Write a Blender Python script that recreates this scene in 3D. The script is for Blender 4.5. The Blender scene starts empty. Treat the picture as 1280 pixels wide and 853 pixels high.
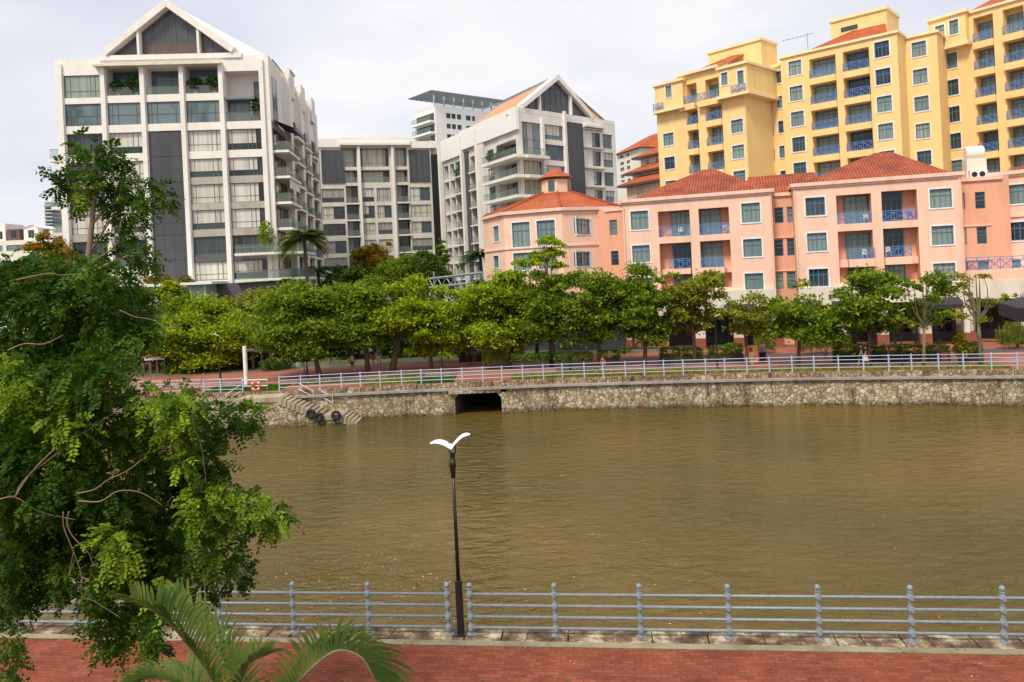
import bpy, bmesh, math, random
import numpy as np
from mathutils import Vector, Matrix
random.seed(7); rng = np.random.default_rng(11)
scene = bpy.context.scene
col = scene.collection
R = math.radians
# ------------------------------------------------------------------ camera model (photograph pixels, 1280 wide)
FP, CXP, HY, ROLL = 960.0, 640.0, 341.0, R(2.8)
CR, SR = math.cos(ROLL), math.sin(ROLL)
CAMZ = 8.0
def ray(px, py):
    a = (px-CXP)/FP; b = (HY-py)/FP
    return (a*CR+b*SR, -a*SR+b*CR)          # X/Y, (Z-CAMZ)/Y
def at(px, py, Y):
    p = ray(px, py); return Vector((p[0]*Y, Y, CAMZ+p[1]*Y))
def on_z(px, py, z=0.0):
    p = ray(px, py); Y = (z-CAMZ)/p[1]; return Vector((p[0]*Y, Y, z))
cam_d = bpy.data.cameras.new('camera'); cam = bpy.data.objects.new('camera', cam_d); col.objects.link(cam)
cam_d.sensor_width = 36; cam_d.lens = 36*FP/1280; cam_d.shift_y = -(426.5-HY)/1280; cam_d.clip_end = 5000; cam_d.clip_start = 0.05
Rv = Vector((CR, 0, -SR)); Uv = Vector((SR, 0, CR)); Bv = Vector((0, -1, 0))
M = Matrix((Rv, Uv, Bv)).transposed().to_4x4(); M.translation = Vector((0, 0, CAMZ)); cam.matrix_world = M
scene.camera = cam
# ------------------------------------------------------------------ object helpers
def tag(o, label=None, cat=None, group=None, kind=None):
    if label: o['label'] = label
    if cat: o['category'] = cat
    if group: o['group'] = group
    if kind: o['kind'] = kind
    return o
def empty(name, loc, label=None, cat=None, group=None):
    o = bpy.data.objects.new(name, None); col.objects.link(o); o.location = loc; o.empty_display_size = .3
    return tag(o, label, cat, group)
ORG = {}
def origin(o):
    v = Vector((0, 0, 0))
    while o is not None: v += Vector(o.location); o = o.parent
    return v
class MB:
    def __init__(s): s.v = []; s.f = []; s.uv = []; s.m = []
    def quad(s, *pts, uv=None, mi=0):
        n = len(s.v); s.v += [tuple(p) for p in pts]; s.f.append(tuple(range(n, n+len(pts)))); s.uv.append(uv); s.m.append(mi)
    def box8(s, c, mi=0):
        n = len(s.v); s.v += [tuple(p) for p in c]
        for f in ((0,3,2,1),(4,5,6,7),(0,1,5,4),(1,2,6,5),(2,3,7,6),(3,0,4,7)):
            s.f.append(tuple(n+i for i in f)); s.uv.append(None); s.m.append(mi)
    def box(s, x0,x1,y0,y1,z0,z1, mi=0):
        s.box8([(x0,y0,z0),(x1,y0,z0),(x1,y1,z0),(x0,y1,z0),(x0,y0,z1),(x1,y0,z1),(x1,y1,z1),(x0,y1,z1)], mi)
    def fbox(s, F, u0,u1,w0,w1,z0,z1, mi=0):
        s.box8([F.P(u0,w1,z0),F.P(u1,w1,z0),F.P(u1,w0,z0),F.P(u0,w0,z0),F.P(u0,w1,z1),F.P(u1,w1,z1),F.P(u1,w0,z1),F.P(u0,w0,z1)], mi)
    def fquad(s, F, u0,u1,z0,z1, w=0, mi=0):
        s.quad(F.P(u0,w,z0),F.P(u1,w,z0),F.P(u1,w,z1),F.P(u0,w,z1), mi=mi)
    def tube(s, pts, r, seg=8, caps=True, mi=0):
        pts = [Vector(p) for p in pts]; n = len(pts)
        rr = list(r) if hasattr(r, '__len__') else [r]*n
        base = len(s.v); up = Vector((0,0,1)) if abs((pts[-1]-pts[0]).normalized().z) < .9 else Vector((1,0,0))
        for i, p in enumerate(pts):
            d = (pts[min(i+1,n-1)]-pts[max(i-1,0)]).normalized()
            a = d.cross(up).normalized(); b = a.cross(d)
            for k in range(seg):
                t = 2*math.pi*k/seg; s.v.append(tuple(p+(a*math.cos(t)+b*math.sin(t))*rr[i]))
        for i in range(n-1):
            for k in range(seg):
                k2 = (k+1)%seg
                s.f.append((base+i*seg+k, base+i*seg+k2, base+(i+1)*seg+k2, base+(i+1)*seg+k)); s.uv.append(None); s.m.append(mi)
        if caps:
            s.f.append(tuple(base+k for k in range(seg))[::-1]); s.uv.append(None); s.m.append(mi)
            s.f.append(tuple(base+(n-1)*seg+k for k in range(seg))); s.uv.append(None); s.m.append(mi)
    def lathe(s, c, prof, seg=14, mi=0):
        s.tube([ (c[0],c[1],c[2]+z) for r,z in prof ], [max(r,1e-4) for r,z in prof], seg, True, mi)
    def ball(s, c, rx, ry, rz, seg=10, rings=6, mi=0, jit=0):
        base = len(s.v)
        for i in range(rings+1):
            ph = math.pi*i/rings
            for k in range(seg):
                t = 2*math.pi*k/seg; j = 1+random.uniform(-jit, jit)
                s.v.append((c[0]+rx*math.sin(ph)*math.cos(t)*j, c[1]+ry*math.sin(ph)*math.sin(t)*j, c[2]+rz*math.cos(ph)*j))
        for i in range(rings):
            for k in range(seg):
                k2 = (k+1)%seg; s.f.append((base+i*seg+k, base+(i+1)*seg+k, base+(i+1)*seg+k2, base+i*seg+k2)); s.uv.append(None); s.m.append(mi)
    def torus(s, c, R_, r, ax, bx, seg=18, rs=8, mi=0):
        base = len(s.v); n = Vector(ax).cross(Vector(bx))
        for i in range(seg):
            t = 2*math.pi*i/seg; d = Vector(ax)*math.cos(t)+Vector(bx)*math.sin(t)
            for k in range(rs):
                q = 2*math.pi*k/rs; s.v.append(tuple(Vector(c)+d*(R_+r*math.cos(q))+n*r*math.sin(q)))
        for i in range(seg):
            for k in range(rs):
                i2=(i+1)%seg; k2=(k+1)%rs
                s.f.append((base+i*rs+k, base+i2*rs+k, base+i2*rs+k2, base+i*rs+k2)); s.uv.append(None); s.m.append(mi)
    def build(s, name, mats, parent=None, smooth=False, label=None, cat=None, group=None, kind=None, loc=None):
        if not isinstance(mats, (list, tuple)): mats = [mats]
        me = bpy.data.meshes.new(name); o = bpy.data.objects.new(name, me); col.objects.link(o)
        if parent is not None: o.parent = parent; off = origin(parent)
        else:
            if loc is None:
                a = np.array(s.v); loc = (float(a[:,0].mean()), float(a[:,1].mean()), float(a[:,2].min()))
            off = Vector(loc); o.location = off
        me.from_pydata([(v[0]-off[0], v[1]-off[1], v[2]-off[2]) for v in s.v], [], s.f)
        for m in mats: me.materials.append(m)
        if any(s.m): me.polygons.foreach_set('material_index', s.m)
        if any(u is not None for u in s.uv):
            L = me.uv_layers.new(name='UVMap'); i = 0
            for f, u in zip(s.f, s.uv):
                for k in range(len(f)):
                    if u is not None: L.data[i].uv = u[k]
                    i += 1
        if smooth: me.polygons.foreach_set('use_smooth', [True]*len(me.polygons))
        me.update()
        return tag(o, label, cat, group, kind)
# ------------------------------------------------------------------ materials
def nt(name):
    m = bpy.data.materials.new(name); m.use_nodes = True; t = m.node_tree
    return m, t, t.nodes['Principled BSDF']
def N(t, typ, **kw):
    n = t.nodes.new(typ)
    for k, v in kw.items():
        if k.startswith('_'): setattr(n, k[1:], v)
        else: n.inputs[k.replace('__', ' ')].default_value = v
    return n
def ramp(t, fac, stops):
    n = t.nodes.new('ShaderNodeValToRGB'); t.links.new(fac, n.inputs[0]); e = n.color_ramp.elements
    while len(e) < len(stops): e.new(.5)
    for i, (p, c) in enumerate(stops):
        e[i].position = p; e[i].color = (*c, 1) if len(c) == 3 else c
    return n.outputs[0]
def pos(t, scale=(1,1,1)):
    g = N(t, 'ShaderNodeNewGeometry'); m = N(t, 'ShaderNodeMapping'); m.inputs['Scale'].default_value = scale
    t.links.new(g.outputs['Position'], m.inputs[0]); return m.outputs[0]
def mul(t, a, b, mode='MULTIPLY', fac=1.0):
    m = N(t, 'ShaderNodeMix', _data_type='RGBA', _blend_type=mode); m.inputs[0].default_value = fac
    for x, s in ((a, 6), (b, 7)):
        if isinstance(x, tuple): m.inputs[s].default_value = (*x, 1)
        else: t.links.new(x, m.inputs[s])
    return m.outputs[2]
def mixf(t, f, a, b):
    m = N(t, 'ShaderNodeMix', _data_type='RGBA'); t.links.new(f, m.inputs[0])
    for x, s in ((a, 6), (b, 7)):
        if isinstance(x, tuple): m.inputs[s].default_value = (*x, 1)
        else: t.links.new(x, m.inputs[s])
    return m.outputs[2]
def bump(t, bs, h, strength=.3, dist=.05):
    b = N(t, 'ShaderNodeBump', Strength=strength, Distance=dist); t.links.new(h, b.inputs['Height']); t.links.new(b.outputs[0], bs.inputs['Normal'])
def plain(name, c, rough=.6, metal=0, var=.12, scale=3.0, spec=None):
    m, t, b = nt(name); n = N(t, 'ShaderNodeTexNoise', Scale=scale, Detail=4); t.links.new(pos(t), n.inputs[0])
    cc = ramp(t, n.outputs[0], [(.3, tuple(x*(1-var) for x in c)), (.7, tuple(min(1, x*(1+var)) for x in c))])
    t.links.new(cc, b.inputs['Base Color']); b.inputs['Roughness'].default_value = rough; b.inputs['Metallic'].default_value = metal
    if spec is not None: b.inputs['Specular IOR Level'].default_value = spec
    return m
def plaster(name, c, streak=.22, tone=.08):
    m, t, b = nt(name)
    n1 = N(t, 'ShaderNodeTexNoise', Scale=.35, Detail=5); t.links.new(pos(t), n1.inputs[0])
    n2 = N(t, 'ShaderNodeTexNoise', Scale=1.0, Detail=4, Roughness=.7); t.links.new(pos(t, (1.1, 1.1, .22)), n2.inputs[0])
    n3 = N(t, 'ShaderNodeTexNoise', Scale=9.0, Detail=3); t.links.new(pos(t), n3.inputs[0])
    a = ramp(t, n1.outputs[0], [(.3, (1-tone,)*3), (.7, (1+tone*.4,)*3)])
    s = ramp(t, n2.outputs[0], [(.30, (1-streak, 1-streak*1.05, 1-streak*1.1)), (.55, (1, 1, 1))])
    cc = mul(t, mul(t, c, a), s); t.links.new(cc, b.inputs['Base Color']); b.inputs['Roughness'].default_value = .9; b.inputs['Specular IOR Level'].default_value = .2
    bump(t, b, n3.outputs[0], .15, .02); return m
def glassy(name, c1, c2, rough=.08, sc=.6, spec=.5):
    m, t, b = nt(name); oi = N(t, 'ShaderNodeObjectInfo'); n = N(t, 'ShaderNodeTexNoise', Scale=sc, Detail=2)
    n.noise_dimensions = '4D'; t.links.new(pos(t, (1, 1, .7)), n.inputs[0]); t.links.new(oi.outputs['Random'], n.inputs['W'])
    add = N(t, 'ShaderNodeMath', _operation='ADD'); t.links.new(n.outputs[0], add.inputs[0])
    sc2 = N(t, 'ShaderNodeMath', _operation='MULTIPLY_ADD'); t.links.new(oi.outputs['Random'], sc2.inputs[0]); sc2.inputs[1].default_value = .5; sc2.inputs[2].default_value = -.25
    t.links.new(sc2.outputs[0], add.inputs[1])
    t.links.new(ramp(t, add.outputs[0], [(.35, c1), (.65, c2)]), b.inputs['Base Color']); b.inputs['Roughness'].default_value = rough
    b.inputs['Specular IOR Level'].default_value = spec
    n4 = N(t, 'ShaderNodeTexNoise', Scale=.8); t.links.new(pos(t), n4.inputs[0]); bump(t, b, n4.outputs[0], .05, .05)
    return m
def curtain(name, c1, c2, pitch=7.0, rough=.25):
    m, t, b = nt(name); oi = N(t, 'ShaderNodeObjectInfo')
    w = N(t, 'ShaderNodeTexNoise', Scale=pitch, Detail=2); t.links.new(pos(t, (1, 1, .03)), w.inputs[0])
    a = ramp(t, w.outputs[0], [(.35, (.7, .7, .7)), (.6, (1, 1, 1))])
    cc = mul(t, mixf(t, oi.outputs['Random'], c1, c2), a); t.links.new(cc, b.inputs['Base Color'])
    b.inputs['Roughness'].default_value = .6; b.inputs['Coat Weight'].default_value = .8; b.inputs['Coat Roughness'].default_value = .05
    return m
def leafmat(name, c1, c2, c3, transl=.35, scale=1.2, attr=False):
    m, t, b = nt(name); n = N(t, 'ShaderNodeTexNoise', Scale=scale, Detail=3); t.links.new(pos(t), n.inputs[0])
    g = N(t, 'ShaderNodeTexWhiteNoise'); g.noise_dimensions = '3D'; t.links.new(pos(t, (7, 7, 7)), g.inputs[0])
    f = N(t, 'ShaderNodeMath', _operation='MULTIPLY_ADD'); t.links.new(g.outputs[0], f.inputs[0]); f.inputs[1].default_value = .16; t.links.new(n.outputs[0], f.inputs[2])
    cc = ramp(t, f.outputs[0], [(.40, c1), (.58, c2), (.78, c3)])
    if attr:
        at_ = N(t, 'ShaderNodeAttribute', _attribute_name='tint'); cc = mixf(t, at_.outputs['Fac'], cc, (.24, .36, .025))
    t.links.new(cc, b.inputs['Base Color']); b.inputs['Roughness'].default_value = .6; b.inputs['Specular IOR Level'].default_value = .12
    tr = N(t, 'ShaderNodeBsdfTranslucent'); t.links.new(mul(t, cc, (1.5, 1.6, .6)), tr.inputs[0])
    mx = N(t, 'ShaderNodeMixShader'); mx.inputs[0].default_value = transl
    t.links.new(b.outputs[0], mx.inputs[1]); t.links.new(tr.outputs[0], mx.inputs[2]); t.links.new(mx.outputs[0], t.nodes['Material Output'].inputs[0])
    return m
def brick(name, c1, c2, mortar, sx, sz, rough=.8, rot=0):
    m, t, b = nt(name); g = N(t, 'ShaderNodeNewGeometry'); mp = N(t, 'ShaderNodeMapping'); mp.inputs['Rotation'].default_value = (0, 0, rot)
    t.links.new(g.outputs['Position'], mp.inputs[0])
    bt = N(t, 'ShaderNodeTexBrick'); bt.inputs['Scale'].default_value = 1; bt.inputs['Brick Width'].default_value = sx; bt.inputs['Row Height'].default_value = sz
    bt.inputs['Mortar Size'].default_value = .010; bt.inputs['Color1'].default_value = (*c1, 1); bt.inputs['Color2'].default_value = (*c2, 1); bt.inputs['Mortar'].default_value = (*mortar, 1)
    bt.inputs['Mortar Smooth'].default_value = .3
    t.links.new(mp.outputs[0], bt.inputs[0])
    n = N(t, 'ShaderNodeTexNoise', Scale=.9, Detail=6, Roughness=.65); t.links.new(pos(t), n.inputs[0])
    n2 = N(t, 'ShaderNodeTexNoise', Scale=14, Detail=3); t.links.new(pos(t), n2.inputs[0])
    a = ramp(t, n.outputs[0], [(.3, (.72, .70, .70)), (.62, (1.08, 1.05, 1.05))]); a2 = ramp(t, n2.outputs[0], [(.3, (.85,)*3), (.7, (1.1,)*3)])
    t.links.new(mul(t, mul(t, bt.outputs[0], a), a2), b.inputs['Base Color']); b.inputs['Roughness'].default_value = .95; b.inputs['Specular IOR Level'].default_value = .1
    bump(t, b, bt.outputs['Fac'], -.25, .01); return m
def rubble(name, tint=(1,1,1)):
    m, t, b = nt(name)
    p = pos(t, (1, 1, 1.15)); nz = N(t, 'ShaderNodeTexNoise', Scale=3, Detail=3); t.links.new(p, nz.inputs[0])
    av = N(t, 'ShaderNodeVectorMath', _operation='MULTIPLY_ADD'); t.links.new(nz.outputs['Color'], av.inputs[0]); av.inputs[1].default_value = (.22,)*3; t.links.new(p, av.inputs[2])
    v = N(t, 'ShaderNodeTexVoronoi', Scale=3.4); v.feature = 'F1'; t.links.new(av.outputs[0], v.inputs[0])
    e = N(t, 'ShaderNodeTexVoronoi', Scale=3.4); e.feature = 'DISTANCE_TO_EDGE'; t.links.new(av.outputs[0], e.inputs[0])
    sp = N(t, 'ShaderNodeSeparateColor'); t.links.new(v.outputs['Color'], sp.inputs[0])
    st = ramp(t, sp.outputs[0], [(.0, (.24,.18,.11)), (.3, (.38,.30,.19)), (.6, (.45,.38,.26)), (.85, (.51,.45,.34)), (1, (.57,.53,.45))])
    mort = ramp(t, e.outputs['Distance'], [(.02, (0,0,0)), (.07, (1,1,1))])
    c = mixf(t, mort, (.19,.14,.085), st)
    n1 = N(t, 'ShaderNodeTexNoise', Scale=.55, Detail=6, Roughness=.7); t.links.new(pos(t, (1, 1, .6)), n1.inputs[0])
    c = mul(t, c, ramp(t, n1.outputs[0], [(.33, (.50,.45,.38)), (.52, (1,1,1))]))
    n2 = N(t, 'ShaderNodeTexNoise', Scale=1.3, Detail=5, Roughness=.7); t.links.new(pos(t, (1.4, 1.4, .16)), n2.inputs[0])
    c = mul(t, c, ramp(t, n2.outputs[0], [(.34, (.45,.40,.33)), (.45, (1,1,1)), (.60, (1,1,1)), (.70, (1.1,.70,.30))]))
    g = N(t, 'ShaderNodeNewGeometry'); sx = N(t, 'ShaderNodeSeparateXYZ'); t.links.new(g.outputs['Position'], sx.inputs[0])
    ns = N(t, 'ShaderNodeMath', _operation='MULTIPLY_ADD'); t.links.new(nz.outputs[0], ns.inputs[0]); ns.inputs[1].default_value = .5; t.links.new(sx.outputs[2], ns.inputs[2])
    wl = ramp(t, N2(t, ns.outputs[0], -2.3, -1.0), [(.22, (.30,.27,.17)), (.5, (1,1,1))])
    c = mul(t, c, wl); c = mul(t, c, tint)
    t.links.new(c, b.inputs['Base Color']); b.inputs['Roughness'].default_value = .9
    bump(t, b, mort, .8, .06); return m
def N2(t, f, lo, hi):
    m = N(t, 'ShaderNodeMapRange'); t.links.new(f, m.inputs[0]); m.inputs[1].default_value = lo; m.inputs[2].default_value = hi; return m.outputs[0]
def tiles(name, c1, c2, c3):
    m, t, b = nt(name); uv = N(t, 'ShaderNodeUVMap'); sp = N(t, 'ShaderNodeSeparateXYZ'); t.links.new(uv.outputs[0], sp.inputs[0])
    def sine(o, k, p=0):
        a = N(t, 'ShaderNodeMath', _operation='MULTIPLY'); a.inputs[1].default_value = k; t.links.new(o, a.inputs[0])
        s = N(t, 'ShaderNodeMath', _operation='SINE'); t.links.new(a.outputs[0], s.inputs[0]); return s.outputs[0]
    s1 = sine(sp.outputs[0], 2*math.pi/.27)
    fr = N(t, 'ShaderNodeMath', _operation='MULTIPLY'); fr.inputs[1].default_value = 1/.40; t.links.new(sp.outputs[1], fr.inputs[0])
    fr2 = N(t, 'ShaderNodeMath', _operation='FRACT'); t.links.new(fr.outputs[0], fr2.inputs[0])
    h = N(t, 'ShaderNodeMath', _operation='MULTIPLY_ADD'); t.links.new(fr2.outputs[0], h.inputs[0]); h.inputs[1].default_value = -.7; t.links.new(s1, h.inputs[2])
    n = N(t, 'ShaderNodeTexNoise', Scale=.5, Detail=5, Roughness=.6); t.links.new(pos(t), n.inputs[0])
    base = ramp(t, n.outputs[0], [(.35, c1), (.5, c2), (.68, c3)])
    w = N(t, 'ShaderNodeTexNoise', Scale=6.0, Detail=2); t.links.new(pos(t), w.inputs[0])
    base = mul(t, base, ramp(t, w.outputs[0], [(.35, (.7,.66,.6)), (.6, (1.1,1.1,1.1))]))
    gr = ramp(t, s1 if False else N2(t, s1, -1, 1), [(.0, (.42,.36,.34)), (.4, (1,1,1))]); gr2 = ramp(t, fr2.outputs[0], [(.0, (.55,.5,.5)), (.22, (1,1,1))])
    t.links.new(mul(t, mul(t, base, gr), gr2), b.inputs['Base Color']); b.inputs['Roughness'].default_value = .8; bump(t, b, h.outputs[0], .6, .05); return m
def ribbed(name, c, k=.35, rough=.5):
    m, t, b = nt(name); br = N(t, 'ShaderNodeTexBrick'); br.inputs['Scale'].default_value = 1; br.offset = 0
    g = N(t, 'ShaderNodeNewGeometry'); s = N(t, 'ShaderNodeSeparateXYZ'); t.links.new(g.outputs['Position'], s.inputs[0])
    cb = N(t, 'ShaderNodeCombineXYZ'); t.links.new(s.outputs[0], cb.inputs[0]); t.links.new(s.outputs[2], cb.inputs[1]); t.links.new(cb.outputs[0], br.inputs[0])
    br.inputs['Brick Width'].default_value = 1.1; br.inputs['Row Height'].default_value = 3.2; br.inputs['Mortar Size'].default_value = .03
    br.inputs['Color1'].default_value = (*c, 1); br.inputs['Color2'].default_value = (*[x*1.15 for x in c], 1); br.inputs['Mortar'].default_value = (*[x*.5 for x in c], 1)
    n = N(t, 'ShaderNodeTexNoise', Scale=.3, Detail=4); t.links.new(pos(t, (1, 1, .4)), n.inputs[0])
    t.links.new(mul(t, br.outputs[0], ramp(t, n.outputs[0], [(.3, (.75,)*3), (.7, (1.25,)*3)])), b.inputs['Base Color']); b.inputs['Roughness'].default_value = rough
    return m
MT = dict(
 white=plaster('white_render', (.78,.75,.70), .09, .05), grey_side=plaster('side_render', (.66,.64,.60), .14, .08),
 spandrel=plaster('spandrel_grey_beige', (.42,.385,.34), .2, .1), conc=plaster('beige_concrete', (.63,.60,.53), .15, .08),
 dark=ribbed('dark_cladding', (.050,.052,.060)), darkgrey=plain('dark_grey_panel', (.09,.09,.095)),
 frame=plain('window_frame', (.10,.11,.125), .4), wframe=plain('white_frame', (.72,.72,.72), .5),
 bframe=plain('blue_frame', (.07,.17,.29), .5), brail=plain('blue_railing', (.09,.21,.48), .5),
 gdark=glassy('dark_glass', (.012,.016,.02), (.045,.06,.065)), gblue=glassy('reflective_glass', (.06,.09,.10), (.15,.2,.21), .05),
 gable=glassy('gable_glass', (.03,.035,.04), (.075,.08,.085), .12), brownp=plain('bronze_panel', (.10,.065,.05), .4),
 blind=curtain('cream_blind', (.62,.60,.53), (.50,.47,.38), 2.5), sheer=curtain('sheer_curtain', (.40,.39,.36), (.27,.27,.25), 5),
 green=curtain('sage_curtain', (.27,.34,.27), (.13,.19,.17), 4.5), cream=curtain('cream_curtain', (.6,.5,.3), (.48,.42,.3), 4),
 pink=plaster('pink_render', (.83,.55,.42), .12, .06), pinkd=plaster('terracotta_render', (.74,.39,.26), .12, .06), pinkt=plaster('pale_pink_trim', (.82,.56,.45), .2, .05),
 yellow=plaster('yellow_render', (.84,.61,.275), .08, .05), yellowt=plaster('pale_yellow_trim', (.86,.70,.42), .08, .04),
 creamw=plaster('cream_render', (.78,.74,.64), .12, .06), creams=plaster('cream_stone', (.70,.65,.56), .2, .08),
 tile=tiles('orange_tile', (.42,.075,.02), (.52,.11,.03), (.60,.16,.05)), tiled=tiles('weathered_tile', (.22,.05,.025), (.36,.075,.03), (.48,.115,.045)),
 orange=plain('orange_sheet', (.60,.25,.09), .5), greyroof=plain('grey_roof', (.16,.17,.19), .5), white2=plain('white_paint', (.78,.77,.75), .5, var=.05),
 glassrail=None, steel=plain('grey_steel', (.24,.27,.31), .4, .3), brickred=plain('red_brick_base', (.26,.07,.04), .8),
 black=plain('black_metal', (.012,.012,.014), .35), awn=plain('dark_awning', (.025,.025,.03), .7), rail=plain('blue_grey_paint', (.20,.235,.265), .42, var=.15, scale=9),
 railfar=plain('pale_blue_paint', (.38,.47,.62), .45), lampw=plain('white_lamp_blade', (.86,.86,.86), .3, var=.02),
 bark=plain('brown_bark', (.11,.075,.045), .9, var=.4, scale=8), twig=plain('pale_twig', (.23,.16,.095), .8, var=.2, scale=8),
 barkg=plain('grey_green_bark', (.16,.15,.08), .9, var=.3, scale=6), terra=plain('terracotta_pot', (.42,.12,.05), .8), trough=plain('dark_trough', (.05,.03,.025), .8),
 rubber=plain('tyre_rubber', (.014,.014,.014), .8), buoy=plain('orange_buoy', (.70,.09,.03), .5), buoyw=plain('buoy_band', (.8,.75,.7), .5),
 copingm=plaster('coping_concrete', (.34,.31,.28), .35, .15), stepm=plaster('step_stone', (.42,.35,.25), .4, .2), metalw=plain('white_handrail', (.62,.60,.62), .4),
 skin=plain('skin', (.42,.24,.15), .6, var=.05), hair=plain('dark_hair', (.015,.01,.008), .7), teal=plain('pale_teal_panel', (.36,.46,.44), .4),
 soil=plain('soil', (.06,.04,.025), .9), redc=plain('red_fabric', (.55,.03,.03), .8), whitec=plain('white_fabric', (.75,.75,.72), .8), bluec=plain('blue_fabric', (.05,.16,.5), .8),
 blackc=plain('black_fabric', (.015,.015,.02), .8), mauvec=plain('mauve_print_fabric', (.10,.07,.11), .8, var=.8, scale=14), yellowc=plain('yellow_fabric', (.7,.5,.03), .8),
 maroonc=plain('maroon_fabric', (.10,.015,.015), .8), wood=plain('brown_timber', (.14,.07,.035), .6),
)
def mk_glassrail():
    m, t, b = nt('railing_glass'); b.inputs['Base Color'].default_value = (.38,.43,.40,1); b.inputs['Roughness'].default_value = .05
    tr = N(t, 'ShaderNodeBsdfTransparent'); tr.inputs[0].default_value = (.86,.91,.88,1); mx = N(t, 'ShaderNodeMixShader'); mx.inputs[0].default_value = .84
    t.links.new(b.outputs[0], mx.inputs[1]); t.links.new(tr.outputs[0], mx.inputs[2]); t.links.new(mx.outputs[0], t.nodes['Material Output'].inputs[0]); return m
MT['glassrail'] = mk_glassrail()
# ------------------------------------------------------------------ light and sky
SUN_EL, SUN_AZ = R(52), R(-150)      # azimuth measured from +Y towards +X: behind the camera, to its left
w = bpy.data.worlds.new("World"); scene.world = w; w.use_nodes = True; t = w.node_tree; bg = t.nodes['Background']
sky = N(t, 'ShaderNodeTexSky', _sky_type='NISHITA', _sun_disc=False, _sun_elevation=SUN_EL, _sun_rotation=SUN_AZ)
sky.air_density = 1.0; sky.dust_density = 2.5
tc = N(t, 'ShaderNodeTexCoord'); mp = N(t, 'ShaderNodeMapping'); mp.inputs['Scale'].default_value = (1, 1, 2.6); t.links.new(tc.outputs['Generated'], mp.inputs[0])
cn = N(t, 'ShaderNodeTexNoise', Scale=2.2, Detail=7, Roughness=.52); t.links.new(mp.outputs[0], cn.inputs[0])
cn2 = N(t, 'ShaderNodeTexNoise', Scale=1.1, Detail=3); t.links.new(mp.outputs[0], cn2.inputs[0])
cloudc = ramp(t, cn.outputs[0], [(.30, (4.9,5.05,5.8)), (.47, (5.6,5.7,6.15)), (.60, (6.5,6.45,6.5)), (.72, (5.9,5.9,6.15))])
mask = ramp(t, cn2.outputs[0], [(.28, (.72,)*3), (.45, (.97,)*3)])
skyc = mixf(t, mask, sky.outputs[0], cloudc)
t.links.new(skyc, bg.inputs[0]); bg.inputs[1].default_value = .10
sd = bpy.data.lights.new('sun', 'SUN'); so = bpy.data.objects.new('sun', sd); col.objects.link(so)
sd.energy = 2.4; sd.angle = R(14); sd.color = (1, .91, .76)
dv = Vector((math.sin(SUN_AZ)*math.cos(SUN_EL), math.cos(SUN_AZ)*math.cos(SUN_EL), math.sin(SUN_EL)))
so.rotation_euler = dv.to_track_quat('Z', 'Y').to_euler()
scene.view_settings.view_transform = 'Standard'; scene.view_settings.look = 'None'; scene.view_settings.gamma = 1; scene.view_settings.exposure = .62
scene.view_settings.use_curve_mapping = False
scene.cycles.max_bounces = 6; scene.cycles.transparent_max_bounces = 8; scene.cycles.use_denoising = True
# ================================================================== SETTING
WZ = -2.3; CZ = -0.35
# far quay line (coping edge) in plan
qpx = [(60,505),(330,497.5),(450,491),(540,487),(620,484),(700,480.5),(860,475.8),(1000,472.6),(1140,471),(1280,470)]
Q = [on_z(x, y, CZ) for x, y in qpx]
Q = [Vector((Q[0].x-60, Q[0].y+3, CZ))] + Q + [Vector((Q[-1].x+60, Q[-1].y-7, CZ))]
def qy(x):
    for a, b in zip(Q, Q[1:]):
        if a.x <= x <= b.x: return a.y+(b.y-a.y)*(x-a.x)/(b.x-a.x)
    return Q[-1].y if x > 0 else Q[0].y
# near quay line: foot of the near posts
npx = [(27,752+34),(272,768+20),(366,789.5),(460,797),(560,803),(588,804),(697,807.5),(800,807.5),(911,806.5),(1024,805),(1139,803.5),(1254,802)]
NQ = [on_z(x, y) for x, y in npx]
pa, pb = on_z(366, 790), on_z(1254, 803)
nd = (pb-pa).normalized(); nn = Vector((nd.y, -nd.x, 0))      # nn points to the camera side
if nn.y > 0: nn = -nn
def nq(s, w=0): p = pa+nd*s+nn*w; return Vector((p.x, p.y, 0))
def sheet(name, pts, z, m, label=None, kind='structure'):
    b = MB(); b.quad(*[(p[0], p[1], z) for p in pts]); return b.build(name, m, kind=kind, loc=(0,0,0))
# water
def water_mat():
    m, t, b = nt('river_water')
    p = pos(t, (1, 1, 1))
    n1 = N(t, 'ShaderNodeTexNoise', Scale=1.25, Detail=4, Roughness=.55, Distortion=.6); mp1 = N(t, 'ShaderNodeMapping'); mp1.inputs['Rotation'].default_value = (0,0,.75); mp1.inputs['Scale'].default_value = (.75, 1.7, 1); t.links.new(p, mp1.inputs[0]); t.links.new(mp1.outputs[0], n1.inputs[0])
    n2 = N(t, 'ShaderNodeTexNoise', Scale=.10, Detail=3); t.links.new(p, n2.inputs[0])
    amp = ramp(t, n2.outputs[0], [(.35, (.4,)*3), (.6, (1,)*3)])
    mm = N(t, 'ShaderNodeMath', _operation='MULTIPLY'); t.links.new(n1.outputs[0], mm.inputs[0]); t.links.new(amp, mm.inputs[1])
    bump(t, b, mm.outputs[0], .9, .6)
    n3 = N(t, 'ShaderNodeTexNoise', Scale=.06, Detail=4); t.links.new(p, n3.inputs[0])
    t.links.new(ramp(t, n3.outputs[0], [(.35, (.085,.066,.016)), (.65, (.145,.095,.024))]), b.inputs['Base Color'])
    b.inputs['Roughness'].default_value = .06; b.inputs['IOR'].default_value = 1.33; b.inputs['Specular IOR Level'].default_value = .5
    return m
sheet('river_water', [(-400,-10),(400,-10),(400,75),(-400,75)], WZ, water_mat())
ob = bpy.data.objects['river_water']
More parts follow.
